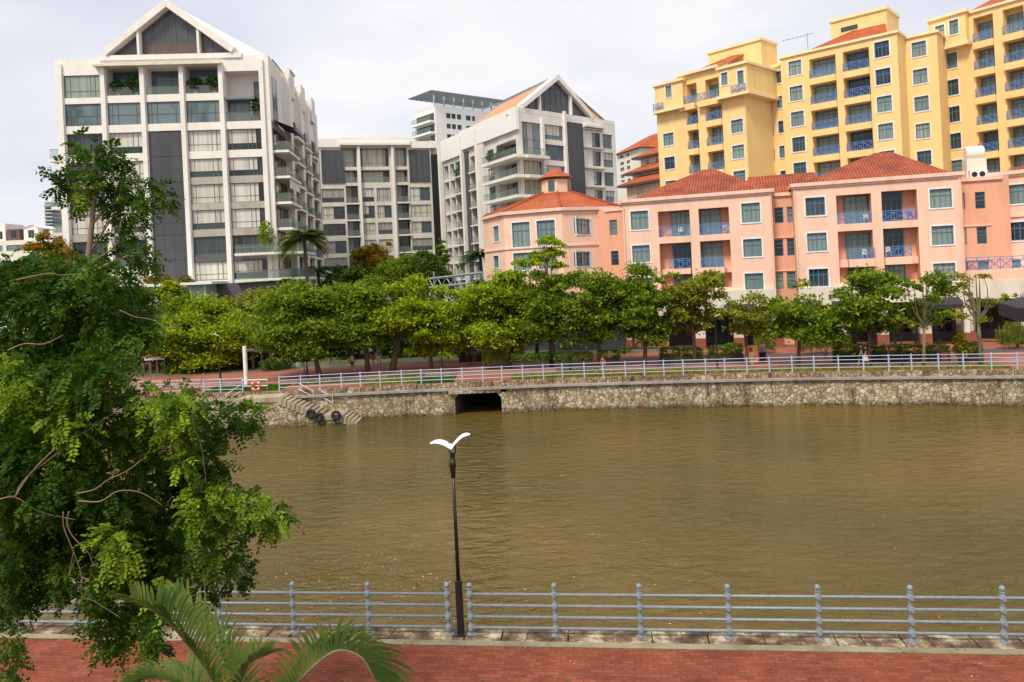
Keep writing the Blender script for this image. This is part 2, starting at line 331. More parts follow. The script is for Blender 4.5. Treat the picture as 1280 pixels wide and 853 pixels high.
# far ground: one sheet to the horizon
pavemat = brick('promenade_brick', (.36,.095,.05), (.44,.13,.07), (.24,.12,.08), .22, .11)
def far_ground():
    m, t, b = nt('far_ground'); n = N(t, 'ShaderNodeTexNoise', Scale=.25, Detail=6); t.links.new(pos(t), n.inputs[0])
    g = N(t, 'ShaderNodeNewGeometry'); sx = N(t, 'ShaderNodeSeparateXYZ'); t.links.new(g.outputs['Position'], sx.inputs[0])
    red = ramp(t, n.outputs[0], [(.4, (.25,.075,.045)), (.6, (.33,.11,.065))]); gr = ramp(t, n.outputs[0], [(.4, (.07,.075,.04)), (.6, (.13,.12,.08))])
    t.links.new(mixf(t, N2(t, sx.outputs[1], 70, 72), red, gr), b.inputs['Base Color']); b.inputs['Roughness'].default_value = .85; return m
b = MB()
for p, q in zip(Q, Q[1:]):
    b.quad((p.x, p.y+.55, 0), (q.x, q.y+.55, 0), (q.x, 2500, 0), (p.x, 2500, 0))
b.quad((-2500, Q[0].y+.55, 0), (Q[0].x, Q[0].y+.55, 0), (Q[0].x, 2500, 0), (-2500, 2500, 0)); b.quad((Q[-1].x, Q[-1].y+.55, 0), (2500, Q[-1].y+.55, 0), (2500, 2500, 0), (Q[-1].x, 2500, 0))
b.build('ground', far_ground(), kind='structure', loc=(0,0,0))
# grey paving bands and lawns behind the far railing
def strip(name, o0, o1, x0, x1, z, m, kind='structure'):
    b = MB(); xs = [x0]+[p.x for p in Q if x0 < p.x < x1]+[x1]
    for a, c in zip(xs, xs[1:]): b.quad((a, qy(a)+o0, z), (c, qy(c)+o0, z), (c, qy(c)+o1, z), (a, qy(a)+o1, z))
    return b.build(name, m, kind=kind, loc=(0,0,0))
paveg = plain('grey_paver', (.24,.21,.19), .85, var=.2, scale=1.5)
strip('paving_band', 5.2, 5.9, -60, 60, .004, paveg)
strip('paving_band', 9.0, 9.6, -60, 8, .004, paveg)
strip('road', 9.9, 12.3, 8, 60, .004, plain('dark_asphalt', (.08,.07,.07), .9, var=.15))
# far quay wall : rubble with the culvert mouth, coping, parapet row of stones
cul0, cul1 = 567, 626
def qpoint(px, z=CZ):
    # intersection of the pixel column with the quay polyline
    best = None
    for a, c in zip(Q, Q[1:]):
        for i in range(41):
            p = a.lerp(c, i/40); sx = CXP+FP*((p.x*CR-(z-CAMZ)*SR)/p.y)
            if best is None or abs(sx-px) < best[0]: best = (abs(sx-px), p)
    return Vector((best[1].x, best[1].y, 0))
stone = rubble('rubble_stone')
cA, cB = qpoint(567), qpoint(626)
wp = [p for p in Q if p.x < cA.x-.3]+[Vector((cA.x, cA.y, 0)), Vector((cB.x, cB.y, 0))]+[p for p in Q if p.x > cB.x+.3]
b = MB()
for p, q in zip(wp, wp[1:]):
    if abs(p.x-cA.x) < 1e-4:
        top = -.75
        b.quad((p.x,p.y,top),(q.x,q.y,top),(q.x,q.y,CZ-.12),(p.x,p.y,CZ-.12))
        d = (q-p); dn = d.normalized(); c = .35       # chamfered corners of the mouth
        b.quad((p.x,p.y,top-.35),(p.x+dn.x*c,p.y+dn.y*c,top),(p.x,p.y,top)); b.quad((q.x,q.y,top-.35),(q.x,q.y,top),(q.x-dn.x*c,q.y-dn.y*c,top))
    else:
        n_ = max(1, int((q-p).length/6))
        for i in range(n_):
            s, e = p.lerp(q, i/n_), p.lerp(q, (i+1)/n_)
            b.quad((s.x,s.y,WZ-1),(e.x,e.y,WZ-1),(e.x,e.y,CZ-.12),(s.x,s.y,CZ-.12))
b.build('quay_wall', stone, kind='structure', loc=(0,0,0))
b = MB()   # culvert tunnel
for (p, s) in ((cA, -1), (cB, 1)):
    b.quad((p.x,p.y,WZ-1),(p.x+2,p.y+14,WZ-1),(p.x+2,p.y+14,-.7),(p.x,p.y,-.7))
b.quad((cA.x,cA.y,-.74),(cB.x,cB.y,-.74),(cB.x+2,cB.y+14,-.74),(cA.x+2,cA.y+14,-.74)); b.quad((cA.x+2,cA.y+14,WZ-1),(cB.x+2,cB.y+14,WZ-1),(cB.x+2,cB.y+14,-.7),(cA.x+2,cA.y+14,-.7))
b.build('culvert_tunnel', plain('dark_concrete', (.10,.08,.06), .9), kind='structure', loc=(0,0,0))
b = MB()   # concrete surround of the mouth
for p, w_ in ((cA, -.42), (cB, .42)):
    x0, x1 = sorted((p.x, p.x+w_)); b.box(x0, x1, p.y-.05, p.y+.3, WZ-.6, CZ-.12)
b.box(cA.x-.42, cB.x+.42, min(cA.y,cB.y)-.05, cA.y+.2, -.73, -.5)
b.build('culvert_frame', stone, kind='structure', loc=(0,0,0))
b = MB()
def prism(b, off0, off1, z0, z1, xa=-1e9, xb=1e9, pts=Q):
    for p, q in zip(pts, pts[1:]):
        if q.x < xa or p.x > xb: continue
        b.box8([(p.x,p.y+off0,z0),(q.x,q.y+off0,z0),(q.x,q.y+off1,z0),(p.x,p.y+off1,z0),(p.x,p.y+off0,z1),(q.x,q.y+off0,z1),(q.x,q.y+off1,z1),(p.x,p.y+off1,z1)])
prism(b, -.22, .22, CZ-.14, CZ+.02); b.build('quay_coping', MT['copingm'], kind='structure', loc=(0,0,0))
b = MB()   # row of old stone blocks behind the coping
x = -75.0
while x < 75:
    L = random.uniform(.5, 1.1); h = random.uniform(-.02, .03)
    b.box8([(x,qy(x)+.10,CZ-.1),(x+L-.05,qy(x+L)+.10,CZ-.1),(x+L-.05,qy(x+L)+.62,CZ-.1),(x,qy(x)+.62,CZ-.1),(x,qy(x)+.16+random.uniform(-.04,.04),.02+h),(x+L-.05,qy(x+L)+.16,.02+h),(x+L-.05,qy(x+L)+.62,.02+h),(x,qy(x)+.62,.02+h)]); x += L
b.build('kerb_stones', rubble('kerb_rubble', (.75,.68,.62)), kind='structure', loc=(0,0,0))
# grass strips behind the far railing (stuff)
def blades(name, polys, n, h, m, label):
    vs = []; 
    b = MB()
    for (x0, x1, o0, o1, k) in polys:
        xs = rng.uniform(x0, x1, k); os_ = rng.uniform(o0, o1, k)
        for x, o in zip(xs, os_):
            y = qy(x)+o; a = random.uniform(0, 6.28); hh = h*random.uniform(.5, 1.2); w_ = .05
            b.quad((x-w_*math.cos(a), y-w_*math.sin(a), 0), (x+w_*math.cos(a), y+w_*math.sin(a), 0), (x+random.uniform(-.08,.08), y+random.uniform(-.08,.08), hh))
    return b.build(name, m, kind='stuff', label=label, cat='grass', loc=(0,0,0))
grassm = leafmat('yellow_ground_cover', (.12,.14,.015), (.22,.23,.02), (.34,.32,.03), .2, 2.5)
grassg = leafmat('green_ground_cover', (.035,.08,.01), (.07,.13,.015), (.12,.19,.02), .2, 2.5)
XQ = lambda px: qpoint(px).x
blades('ground_cover', [(XQ(450), XQ(520), 1.3, 4.6, 2600), (XQ(640), XQ(880), 1.0, 2.9, 5200), (XQ(880), XQ(1290), 1.2, 2.3, 4600)], 0, .22, grassm, 'yellow green ground cover strip along the far railing')
blades('grass', [(XQ(250), XQ(345), 1.2, 4.2, 2600), (XQ(350), XQ(450), 3.6, 4.9, 900), (XQ(520), XQ(566), .9, 4.6, 2600), (XQ(470), XQ(520), 4.6, 6.4, 1300), (XQ(700), XQ(760), 2.9, 5.0, 1400)], 0, .16, grassg, 'dark green grass patches under the far bank trees')
lawn_y = plain('lawn_yellow', (.17,.17,.025), .95, var=.35, scale=1.2); lawn_g = plain('lawn_green', (.05,.09,.015), .95, var=.3, scale=1.2)
for (xa, xb, o0, o1, m_) in ((450,520,1.2,4.7,lawn_y),(640,880,.9,3.0,lawn_y),(880,1290,1.1,2.4,lawn_y),(250,345,1.1,4.3,lawn_g),(350,450,3.5,5.0,lawn_g),(520,566,.8,4.7,lawn_g),(470,520,4.75,6.5,lawn_g),(700,760,3.05,5.1,lawn_g)): strip('lawn', o0, o1, XQ(xa), XQ(xb), .008, m_)
# near promenade, kerb
ex = 60
nearbrick = brick('near_brick', (.20,.053,.032), (.28,.085,.050), (.13,.06,.045), .25, .125, rot=-math.atan2(nd.y, nd.x))
b = MB(); s0, s1 = -60, 80
b.quad(nq(s0, .50), nq(s1, .50), nq(s1, 60), nq(s0, 60)); b.build('promenade', nearbrick, kind='structure', loc=(0,0,0))
b = MB()
def nbox(b, sa, sb, wa, wb, z0, z1, j=0):
    J = lambda: random.uniform(-j, j)
    b.box8([(*nq(sa, wb).xy, z0), (*nq(sb, wb).xy, z0), (*nq(sb, wa).xy, z0), (*nq(sa, wa).xy, z0), (*nq(sa+J(), wb+J()).xy, z1+J()*.5), (*nq(sb+J(), wb+J()).xy, z1+J()*.5), (*nq(sb+J(), wa+J()).xy, z1+J()*.5), (*nq(sa+J(), wa+J()).xy, z1+J()*.5)])
nbox(b, s0, s1, .30, .52, -.4, .012); b.build('kerb_strip', plaster('kerb_concrete', (.30,.26,.18), .4, .25), kind='structure', loc=(0,0,0))
b = MB(); s = -30.0
while s < 50:
    L = random.uniform(.45, 1.0); nbox(b, s, s+L-.025, -.34+random.uniform(-.07,.05), .295, -.6, .0, .02); s += L
def gran():
    m, t, b_ = nt('old_granite'); n = N(t, 'ShaderNodeTexNoise', Scale=1.6, Detail=7, Roughness=.7); t.links.new(pos(t), n.inputs[0])
    n2 = N(t, 'ShaderNodeTexNoise', Scale=9, Detail=5, Roughness=.7); t.links.new(pos(t), n2.inputs[0])
    c = ramp(t, n.outputs[0], [(.38, (.055,.032,.022)), (.50, (.17,.105,.06)), (.57, (.32,.27,.17)), (.66, (.60,.54,.42))])
    t.links.new(mul(t, c, ramp(t, n2.outputs[0], [(.3, (.6,)*3), (.65, (1.15,)*3)])), b_.inputs['Base Color']); b_.inputs['Roughness'].default_value = .9; bump(t, b_, n2.outputs[0], .5, .03); return m
b.build('kerb', gran(), kind='structure', loc=(0,0,0))
b = MB(); b.quad((*nq(s0,-.2).xy,-3.4),(*nq(s1,-.2).xy,-3.4),(*nq(s1,-.2).xy,-.3),(*nq(s0,-.2).xy,-.3)); b.build('near_quay_wall', stone, kind='structure', loc=(0,0,0))
# moss line between kerb and brick, floating leaves
b = MB()
for i in range(2600):
    s_ = random.uniform(-8, 24); w_ = .53+abs(random.gauss(0, .03)); p = nq(s_, w_); a = random.uniform(0, 6.28); r = random.uniform(.008, .025)
    b.quad((p.x-r*math.cos(a), p.y-r*math.sin(a), .003), (p.x+r*math.cos(a), p.y+r*math.sin(a), .003), (p.x, p.y, random.uniform(.01,.035)))
b.build('moss', plain('moss', (.17,.19,.04), .9), kind='stuff', label='moss and weeds growing along the kerb joint', cat='moss', loc=(0,0,0))
b = MB()
for i in range(430):
    if random.random() < .72: p = on_z(random.gauss(420, 110), random.uniform(690, 790), WZ+.012)
    else: p = on_z(random.uniform(300, 1280), random.uniform(560, 790), WZ+.012)
    if p.y < 17.5: continue
    a = random.uniform(0, 6.28); r = random.uniform(.025, .065); c, s_ = math.cos(a)*r, math.sin(a)*r
    b.quad((p.x-c, p.y-s_, p.z), (p.x+s_*.5, p.y-c*.5, p.z+.01), (p.x+c, p.y+s_, p.z), (p.x-s_*.5, p.y+c*.5, p.z+.004), mi=random.choice([0,0,0,0,0,1,0]))
b.build('floating_leaves', [plain('leaf_rust', (.42,.13,.03), .7), plain('leaf_yellow', (.52,.40,.10), .7), plain('leaf_white', (.6,.5,.4), .7)], kind='stuff', label='fallen leaves and scraps floating on the brown water', cat='leaves', loc=(0,0,0))
b = MB()
for i in range(260):
    s_ = random.uniform(-9, 22); w_ = .35+abs(random.gauss(0, 1.3)); p = nq(s_, w_); a = random.uniform(0, 6.28); r = random.uniform(.015, .045); c, q = math.cos(a)*r, math.sin(a)*r
    b.quad((p.x-c, p.y-q, .018), (p.x+q*.5, p.y-c*.5, .026), (p.x+c, p.y+q, .02), (p.x-q*.5, p.y+c*.5, .03), mi=random.choice([0,0,1,2]))
b.build('leaf_litter', [plain('dry_leaf', (.22,.10,.03), .8), plain('green_leaf', (.10,.16,.03), .8), plain('pale_leaf', (.45,.33,.12), .8)], kind='stuff', label='small dry leaves scattered over the near brick promenade', cat='leaves', loc=(0,0,0))
# ================================================================== near railings and lamp
RH = [.16, .40, .65, .90]
def near_rail(sv, label, ext0=0, ext1=0):
    root = empty('railing', nq(sv[0]), label, 'railing', 'blue grey railings on the near quay')
    for s_ in sv:
        p = nq(s_); b = MB()
        prof = [(.075,0),(.075,.03),(.045,.04),(.042,.10)]
        for z in RH: prof += [(.045,z-.07),(.06,z-.06),(.062,z-.035),(.075,z-.02),(.075,z+.02),(.062,z+.035),(.06,z+.06),(.045,z+.07)]
        prof += [(.04,1.0),(.055,1.01),(.055,1.03),(.03,1.04)]+[(.062*math.sin(a_), 1.095-.062*math.cos(a_)) for a_ in [.5,.9,1.3,1.7,2.1,2.6,3.1]]
        b.lathe((p.x,p.y,0), prof, 14)
        for z in RH:
            b.tube([p+nn*.06+Vector((0,0,z)), p+nn*.095+Vector((0,0,z))], .042, 10)
        b.box(p.x-.10, p.x+.10, p.y-.07, p.y+.07, -.01, .016)
        b.build('post', MT['rail'], root, smooth=False)
    for z in RH:
        b = MB(); b.tube([nq(sv[0]-ext0)+Vector((0,0,z)), nq(sv[-1]+ext1)+Vector((0,0,z))], .03, 10); b.build('rail', MT['rail'], root, smooth=True)
def s_of(px, py=790): p = on_z(px, 805); 
def snear(px):
    best = None
    for i in range(-3000, 6000):
        s_ = i*.01; p = nq(s_); sx = CXP+FP*((p.x*CR-(.5-CAMZ)*SR)/p.y)
        if best is None or abs(sx-px) < best[0]: best = (abs(sx-px), s_)
    return best[1]
SL = [snear(x) for x in (274, 366.5, 460.5, 560)]; st = SL[1]-SL[0]
near_rail([SL[0]-st*k for k in (5,4,3,2,1)]+SL, 'blue grey railing running left from the black lamp post')
SRr = [snear(x) for x in (588, 694, 800, 910.5, 1023.5, 1139, 1254)]; st = SRr[-1]-SRr[-2]
near_rail(SRr+[SRr[-1]+st*k for k in (1,2,3)], 'blue grey railing running right from the black lamp post')
lp = nq(snear(575), .0)
root = empty('street_lamp', lp, 'tall thin black lamp post with two white wing blades standing at the near railing', 'street lamp')
b = MB(); b.lathe(lp, [(.15,.0),(.15,.02),(.085,.03),(.08,1.15),(.088,1.16),(.088,1.2),(.05,1.21)], 16); b.box(lp.x-.19, lp.x+.19, lp.y-.13, lp.y+.13, -.01, .015); b.build('base', MT['black'], root)
b = MB(); b.lathe(lp, [(.045,1.2),(.040,2.4),(.034,3.75)], 14)
b.lathe(lp, [(.045,3.5),(.06,3.62),(.065,3.66),(.065,3.72),(.078,3.73),(.078,3.88),(.03,3.91)], 14); b.build('pole', MT['black'], root, smooth=True)
b = MB()
for dx in (-.055, .075): b.tube([(lp.x+dx*.6,lp.y,3.9),(lp.x+dx*.6,lp.y,4.02),(lp.x+dx,lp.y,4.07),(lp.x+dx,lp.y,4.30)], .016, 8)
b.lathe(lp, [(.02,3.93),(.045,3.95),(.045,4.05),(.02,4.06)], 10); b.build('bracket', MT['black'], root)
for sgn, L, lab in ((-1, .48, 0), (1, .42, 0)):
    b = MB(); n_ = 12; top = []; bot = []
    for i in range(n_+1):
        t_ = i/n_; x = sgn*(.0+L*t_); z = 4.19+.20*math.sin(min(1, t_*1.15)*math.pi/2)*(1.0 if sgn < 0 else 1.4)-.05*t_*t_*(2 if sgn < 0 else .4)
        ch = .26*math.sqrt(max(.02, 1-(t_-.25)**2*1.6))*(1 if t_ < .96 else .5)
        th = .03*(1-t_)+.01
        top.append([(x, -ch*.9, z-th*.5), (x, -ch*.45, z+th*.7), (x, 0, z+th), (x, ch*.45, z+th*.7), (x, ch*.9, z-th*.5)]); bot.append([(x, -ch*.9, z-th*.5-.005), (x, 0, z-th*.8), (x, ch*.9, z-th*.5-.005)])
    for i in range(n_):
        for k in range(4): b.quad(*[(lp.x+q[0], lp.y+q[1], q[2]) for q in (top[i][k], top[i+1][k], top[i+1][k+1], top[i][k+1])])
        for k in range(2): b.quad(*[(lp.x+q[0], lp.y+q[1], q[2]) for q in (bot[i][k], bot[i+1][k], bot[i+1][k+1], bot[i][k+1])])
    b.build('lamp_blade', MT['lampw'], root, smooth=True)
# ================================================================== far railings
def far_rail(pxs, label, y_off=.35):
    pts = [qpoint(x) for x in pxs]; pts = [Vector((p.x, p.y+y_off, 0)) for p in pts]
    root = empty('railing', pts[0], label, 'railing', 'pale blue railings along the far quay')
    for p in pts:
        b = MB(); b.box(p.x-.038, p.x+.038, p.y-.04, p.y+.04, -.02, 1.16); b.build('post', MT['railfar'], root)
    for z in (.30, .56, .82, 1.07):
        b = MB(); b.tube([(p.x, p.y, z) for p in pts], .026, 6); b.build('rail', MT['railfar'], root)
post_px = [348.5+25.45*i for i in range(23)]
x = post_px[-1]; stp = [27,28,29,29.5,30,30.5,31,31.5,32,32.5,33,33.5,34,35,36]
for s_ in stp: x += s_; post_px.append(x)
far_rail(post_px, 'long pale blue railing along the far quay wall from the steps rightwards')
far_rail([150,176,202,228,254,272,299], 'short pale blue railing on the far quay left of the life buoy')
# low parapet with buoy
P0 = qpoint(305); P1 = qpoint(332); pm = (P0+P1)/2
b = MB(); b.tube([(P0.x,P0.y+.35,0),(P0.x,P0.y+.35,.95),(P1.x,P1.y+.35,.95),(P1.x,P1.y+.35,0)], .05, 8); b.tube([(P0.x,P0.y+.35,.5),(P1.x,P1.y+.35,.5)], .04, 8)
b.build('barrier', MT['metalw'], label='white metal barrier frame that holds the orange life buoy', cat='barrier')
root = empty('life_buoy', (pm.x+.1, pm.y+.2, .2), 'orange ring life buoy hanging on the white barrier above the steps', 'life buoy')
b = MB(); b.torus((pm.x+.1, pm.y+.22, .52), .31, .085, (1,0,0), (0,0,1)); b.build('ring', MT['buoy'], root, smooth=True)
for k in range(4):
    a = math.pi/4+k*math.pi/2; b = MB(); c = Vector((pm.x+.1+.31*math.cos(a), pm.y+.22, .52+.31*math.sin(a)))
    b.tube([c-Vector((-math.sin(a),0,math.cos(a)))*.04, c+Vector((-math.sin(a),0,math.cos(a)))*.04], .094, 10); b.build('band', MT['buoyw'], root)
# landing and river steps
J0, J1 = on_z(288, 499, CZ), on_z(346, 491, CZ)
root = empty('river_steps', (J1.x, J1.y-1.5, WZ), 'old stone river steps descending both ways from a rubble landing', 'steps')
fy = qy(J1.x)-1.7        # front face plane of landing
def stx(px): return (px-CXP)/FP*fy*CR + 0
lx0, lx1 = at(300, 495, fy).x, at(347, 490, fy).x
rx = at(402, 520, fy).x; rx2 = at(425, 524, fy).x; rx3 = at(446, 527, fy).x; lx = at(240, 525, fy).x
b = MB()
prof = [(lx, WZ-.8), (lx, WZ+.1), (lx0, -.15), (lx1, -.15), (rx, -1.62), (rx2, -1.62), (rx3, WZ-.02), (rx3, WZ-.8)]
b.quad(*[(x_, fy, z_) for x_, z_ in prof])
b.quad(*[(x_, fy+.5, z_) for x_, z_ in prof])
b.build('rubble_face', stone, root)
def steps(xa, za, xb, zb, n):
    b = MB()
    for i in range(n):
        t0, t1 = i/n, (i+1)/n; xs = sorted((xa+(xb-xa)*t0, xa+(xb-xa)*t1)); z = za+(zb-za)*t0
        b.box(xs[0]-.02, xs[1]+.03, fy-.08, qy(xa)+.1, z-.5, z+.02); 
    return b
steps(lx1, -.16, rx, -1.55, 10).build('steps', MT['stepm'], root); steps(rx2, -1.6, rx3, WZ-.02, 5).build('steps', MT['stepm'], root); steps(lx0, -.16, lx, WZ+.1, 12).build('steps', MT['stepm'], root)
b = MB(); b.box(rx-.02, rx2+.02, fy-.1, qy(rx)+.1, -1.9, -1.56); b.build('lower_landing', MT['stepm'], root)
b = MB(); b.box(lx0-.1, lx1+.15, fy-.06, qy(lx0)+.4, -.45, -.1); b.build('landing_slab', MT['stepm'], root)
for (xa, za, xb, zb) in ((lx1+1.0,-.3,lx1+2.1,-.95),(lx1+2.5,-.85,lx1+3.5,-1.5),(lx0-.6,-.3,lx0-1.7,-.95)):
    yy = qy(xa)-.12; b = MB()
    b.tube([(xa,yy,za+.1),(xa,yy,za+.95),(xb,yy,zb+.95),(xb,yy,zb+.1)], .035, 6); b.tube([(xa,yy,za+.5),(xb,yy,zb+.5)], .03, 6)
    b.build('handrail', MT['metalw'], root)
for i, (px, py, lab) in enumerate(((388.5,517.5,'black rubber tyre fender at the foot of the stone steps, nearest the landing'),(398.5,522,'black rubber tyre fender hanging lowest, middle of the three'),(420,519.5,'black rubber tyre fender on the low landing wall, apart from the other two'))):
    c = at(px, py, fy-.22); b = MB(); b.torus(c, .25, .115, (1,0,0), (0,0,1)); b.build('tyre', MT['rubber'], smooth=True, label=lab, cat='tyre', group='tyre fenders on the river steps')
# ================================================================== BUILDINGS
def conv(ox, oy, s): return lambda x, y: (ox+x/s, oy+y/s)
c1 = conv(50, 0, 3.657); c2 = conv(50, 190, 3.657); c3 = conv(370, 80, 3.0476); c4 = conv(780, 0, 2.56)
c5 = conv(590, 190, 3.657); c6 = conv(930, 190, 3.657); c9 = conv(500, 90, 4.064); cp = lambda x, y: (x, y)
class Fac:
    def __init__(s, pL, pR, dl, dr=None):
        rl, rr = ray(*pL), ray(*pR)
        if dr is None: dr = dl*rl[1]/rr[1]
        s.init(Vector((rl[0]*dl, dl)), Vector((rr[0]*dr, dr)))
    def init(s, a, c):
        s.o = a; s.t = (c-a).normalized(); s.n = Vector((s.t.y, -s.t.x))
        if s.n.dot(-a) < 0: s.n = -s.n
    def shift(s, w):
        g = Fac.__new__(Fac); g.init(s.o+s.n*w, s.o+s.n*w+s.t); g.n = s.n.copy(); return g
    def side(s, u, back=True):     # a facade perpendicular to this one starting at u and going back
        g = Fac.__new__(Fac); p = s.o+s.t*u; g.o = p; g.t = -s.n.copy(); g.n = s.t.copy(); return g
    def P(s, u, w, z): q = s.o+s.t*u+s.n*w; return (q.x, q.y, z)
    def hit(s, px, py):
        a, c = ray(px, py); # o + t u + n w(=0) = (aY, Y)
        # solve aY = ox + tx u ; Y = oy + ty u
        den = s.t.x-a*s.t.y; u = (a*s.o.y-s.o.x)/den; Y = s.o.y+s.t.y*u
        return u, CAMZ+c*Y
    def u(s, p): return s.hit(*p)[0]
    def z(s, p): return s.hit(*p)[1]
def wall(mb, F, u0, u1, z0, z1, holes, w=0, mi=0, rmi=None):
    hs = [(max(h[0],u0), min(h[1],u1), max(h[2],z0), min(h[3],z1), h[4]) for h in holes]
    hs = [h for h in hs if h[0] < h[1]-.01 and h[2] < h[3]-.01]
    us = sorted({u0, u1, *[h[0] for h in hs], *[h[1] for h in hs]}); zs = sorted({z0, z1, *[h[2] for h in hs], *[h[3] for h in hs]})
    for a, c in zip(zs, zs[1:]):
        run = None
        for i in range(len(us)-1):
            um, zm = (us[i]+us[i+1])/2, (a+c)/2
            inside = any(h[0] < um < h[1] and h[2] < zm < h[3] for h in hs)
            if not inside and run is None: run = us[i]
            if inside and run is not None: mb.fquad(F, run, us[i], a, c, w, mi); run = None
        if run is not None: mb.fquad(F, run, us[-1], a, c, w, mi)
    r = mi if rmi is None else rmi
    for (a, c, e, f, d) in hs:
        P = F.P
        mb.quad(P(a,w,e),P(a,w-d,e),P(a,w-d,f),P(a,w,f), mi=r); mb.quad(P(c,w,e),P(c,w,f),P(c,w-d,f),P(c,w-d,e), mi=r)
        mb.quad(P(a,w,e),P(c,w,e),P(c,w-d,e),P(a,w-d,e), mi=r); mb.quad(P(a,w,f),P(a,w-d,f),P(c,w-d,f),P(c,w,f), mi=r)
def shell(mb, F, u0, u1, z0, z1, D, holes=(), w=0, mi=0, rmi=None, top=True):
    wall(mb, F, u0, u1, z0, z1, holes, w, mi, rmi)
    P = F.P
    mb.quad(P(u0,w,z0),P(u0,w-D,z0),P(u0,w-D,z1),P(u0,w,z1), mi=mi); mb.quad(P(u1,w,z0),P(u1,w,z1),P(u1,w-D,z1),P(u1,w-D,z0), mi=mi)
    mb.quad(P(u0,w-D,z0),P(u1,w-D,z0),P(u1,w-D,z1),P(u0,w-D,z1), mi=mi)
    if top: mb.quad(P(u0,w,z1-.02),P(u1,w,z1-.02),P(u1,w-D,z1-.02),P(u0,w-D,z1-.02), mi=mi)
def window(F, par, u0, u1, z0, z1, dep, vs, hs_, fm, pm_, surround=None, ft=.06, thin=(), name='window', bl=None, w=0):
    b = MB(); W = w-dep
    b.fbox(F,u0,u0+ft,W,W+.07,z0,z1); b.fbox(F,u1-ft,u1,W,W+.07,z0,z1); b.fbox(F,u0+ft,u1-ft,W,W+.07,z0,z0+ft); b.fbox(F,u0+ft,u1-ft,W,W+.07,z1-ft,z1)
    for v in vs: x = u0+(u1-u0)*v; b.fbox(F,x-ft*.5,x+ft*.5,W,W+.06,z0+ft,z1-ft)
    for h in hs_: z = z0+(z1-z0)*h; b.fbox(F,u0+ft,u1-ft,W,W+.055,z-ft*.45,z+ft*.45)
    for v in thin: x = u0+(u1-u0)*v; b.fbox(F,x-.02,x+.02,W,W+.04,z0+ft,z1-ft)
    o = b.build(name, fm, par)
    b = MB(); b.fquad(F,u0,u1,z0,z1,W+.01); b.build('pane', pm_, o)
    if bl:
        m_, va, vb, ha, hb = bl; b = MB(); b.fquad(F,u0+(u1-u0)*va,u0+(u1-u0)*vb,z0+(z1-z0)*ha,z0+(z1-z0)*hb,W+.022); b.build('blind', m_, o)
    if surround:
        b = MB(); s = .13
        b.fbox(F,u0-s,u0,w-.02,w+.05,z0-s,z1+s); b.fbox(F,u1,u1+s,w-.02,w+.05,z0-s,z1+s); b.fbox(F,u0,u1,w-.02,w+.05,z1,z1+s); b.fbox(F,u0,u1,w-.02,w+.06,z0-s,z0)
        b.build('surround', surround, o)
    return o
def blue_rail(F, par, u0, u1, z0, h, w):
    b = MB(); t_ = .035
    b.fbox(F,u0,u1,w-t_,w+t_,z0+h-.06,z0+h); b.fbox(F,u0,u1,w-t_*.7,w+t_*.7,z0+.08,z0+.13); b.fbox(F,u0,u1,w-t_*.5,w+t_*.5,z0+h*.78,z0+h*.82)
    n = max(2, round((u1-u0)/.85)); st_ = (u1-u0)/n
    for i in range(n+1): x = u0+st_*i; x = min(max(x, u0+.03), u1-.03); b.fbox(F,x-.03,x+.03,w-.03,w+.03,z0,z0+h)
    for i in range(n):
        a, c = u0+st_*i, u0+st_*(i+1); zt = z0+h*.78
        for p, q in (((a, z0+.1), (c, zt)), ((a, zt), (c, z0+.1))): b.tube([F.P(p[0],w,p[1]), F.P(q[0],w,q[1])], .03, 4, False)
        for k in (.25,.5,.75): x = a+st_*k; b.tube([F.P(x,w,z0+.1), F.P(x,w,z0+h*.78)], .02, 4, False)
    return b.build('railing', MT['brail'], par)
def glass_rail(F, par, u0, u1, z0, h, w, ends=0.0, mat=None):
    b = MB(); b.fbox(F,u0,u1,w-.02,w+.02,z0,z0+h-.05)
    if ends: b.fbox(F,u0,u0+.03,w-ends,w-.02,z0,z0+h-.05); b.fbox(F,u1-.03,u1,w-ends,w-.02,z0,z0+h-.05)
    o = b.build('glass_railing', MT['glassrail'], par)
    b = MB(); b.fbox(F,u0,u1,w-.03,w+.03,z0+h-.05,z0+h)
    if ends: b.fbox(F,u0,u0+.05,w-ends,w-.03,z0+h-.05,z0+h); b.fbox(F,u1-.05,u1,w-ends,w-.03,z0+h-.05,z0+h)
    b.build('handrail', MT['frame'], par); return o
def hip(mb, F, u0, u1, w0, w1, z0, za, ur0, ur1, wr=None):
    """hip roof with ridge ur0..ur1 (front eave w0, back eave w1)"""
    if wr is None: wr = (w0+w1)/2
    A, B, C, D = (u0,w0,z0),(u1,w0,z0),(u1,w1,z0),(u0,w1,z0); E, G = (ur0,wr,za),(ur1,wr,za)
    def face(*p):
        P3 = [Vector(F.P(*q)) for q in p]; e = (P3[1]-P3[0]).normalized(); n = (P3[1]-P3[0]).cross(P3[-1]-P3[0]).normalized(); v = n.cross(e)
        mb.quad(*P3, uv=[((q-P3[0]).dot(e), (q-P3[0]).dot(v)) for q in P3])
    face(A,B,G,E); face(B,C,G); face(C,D,E,G); face(D,A,E)
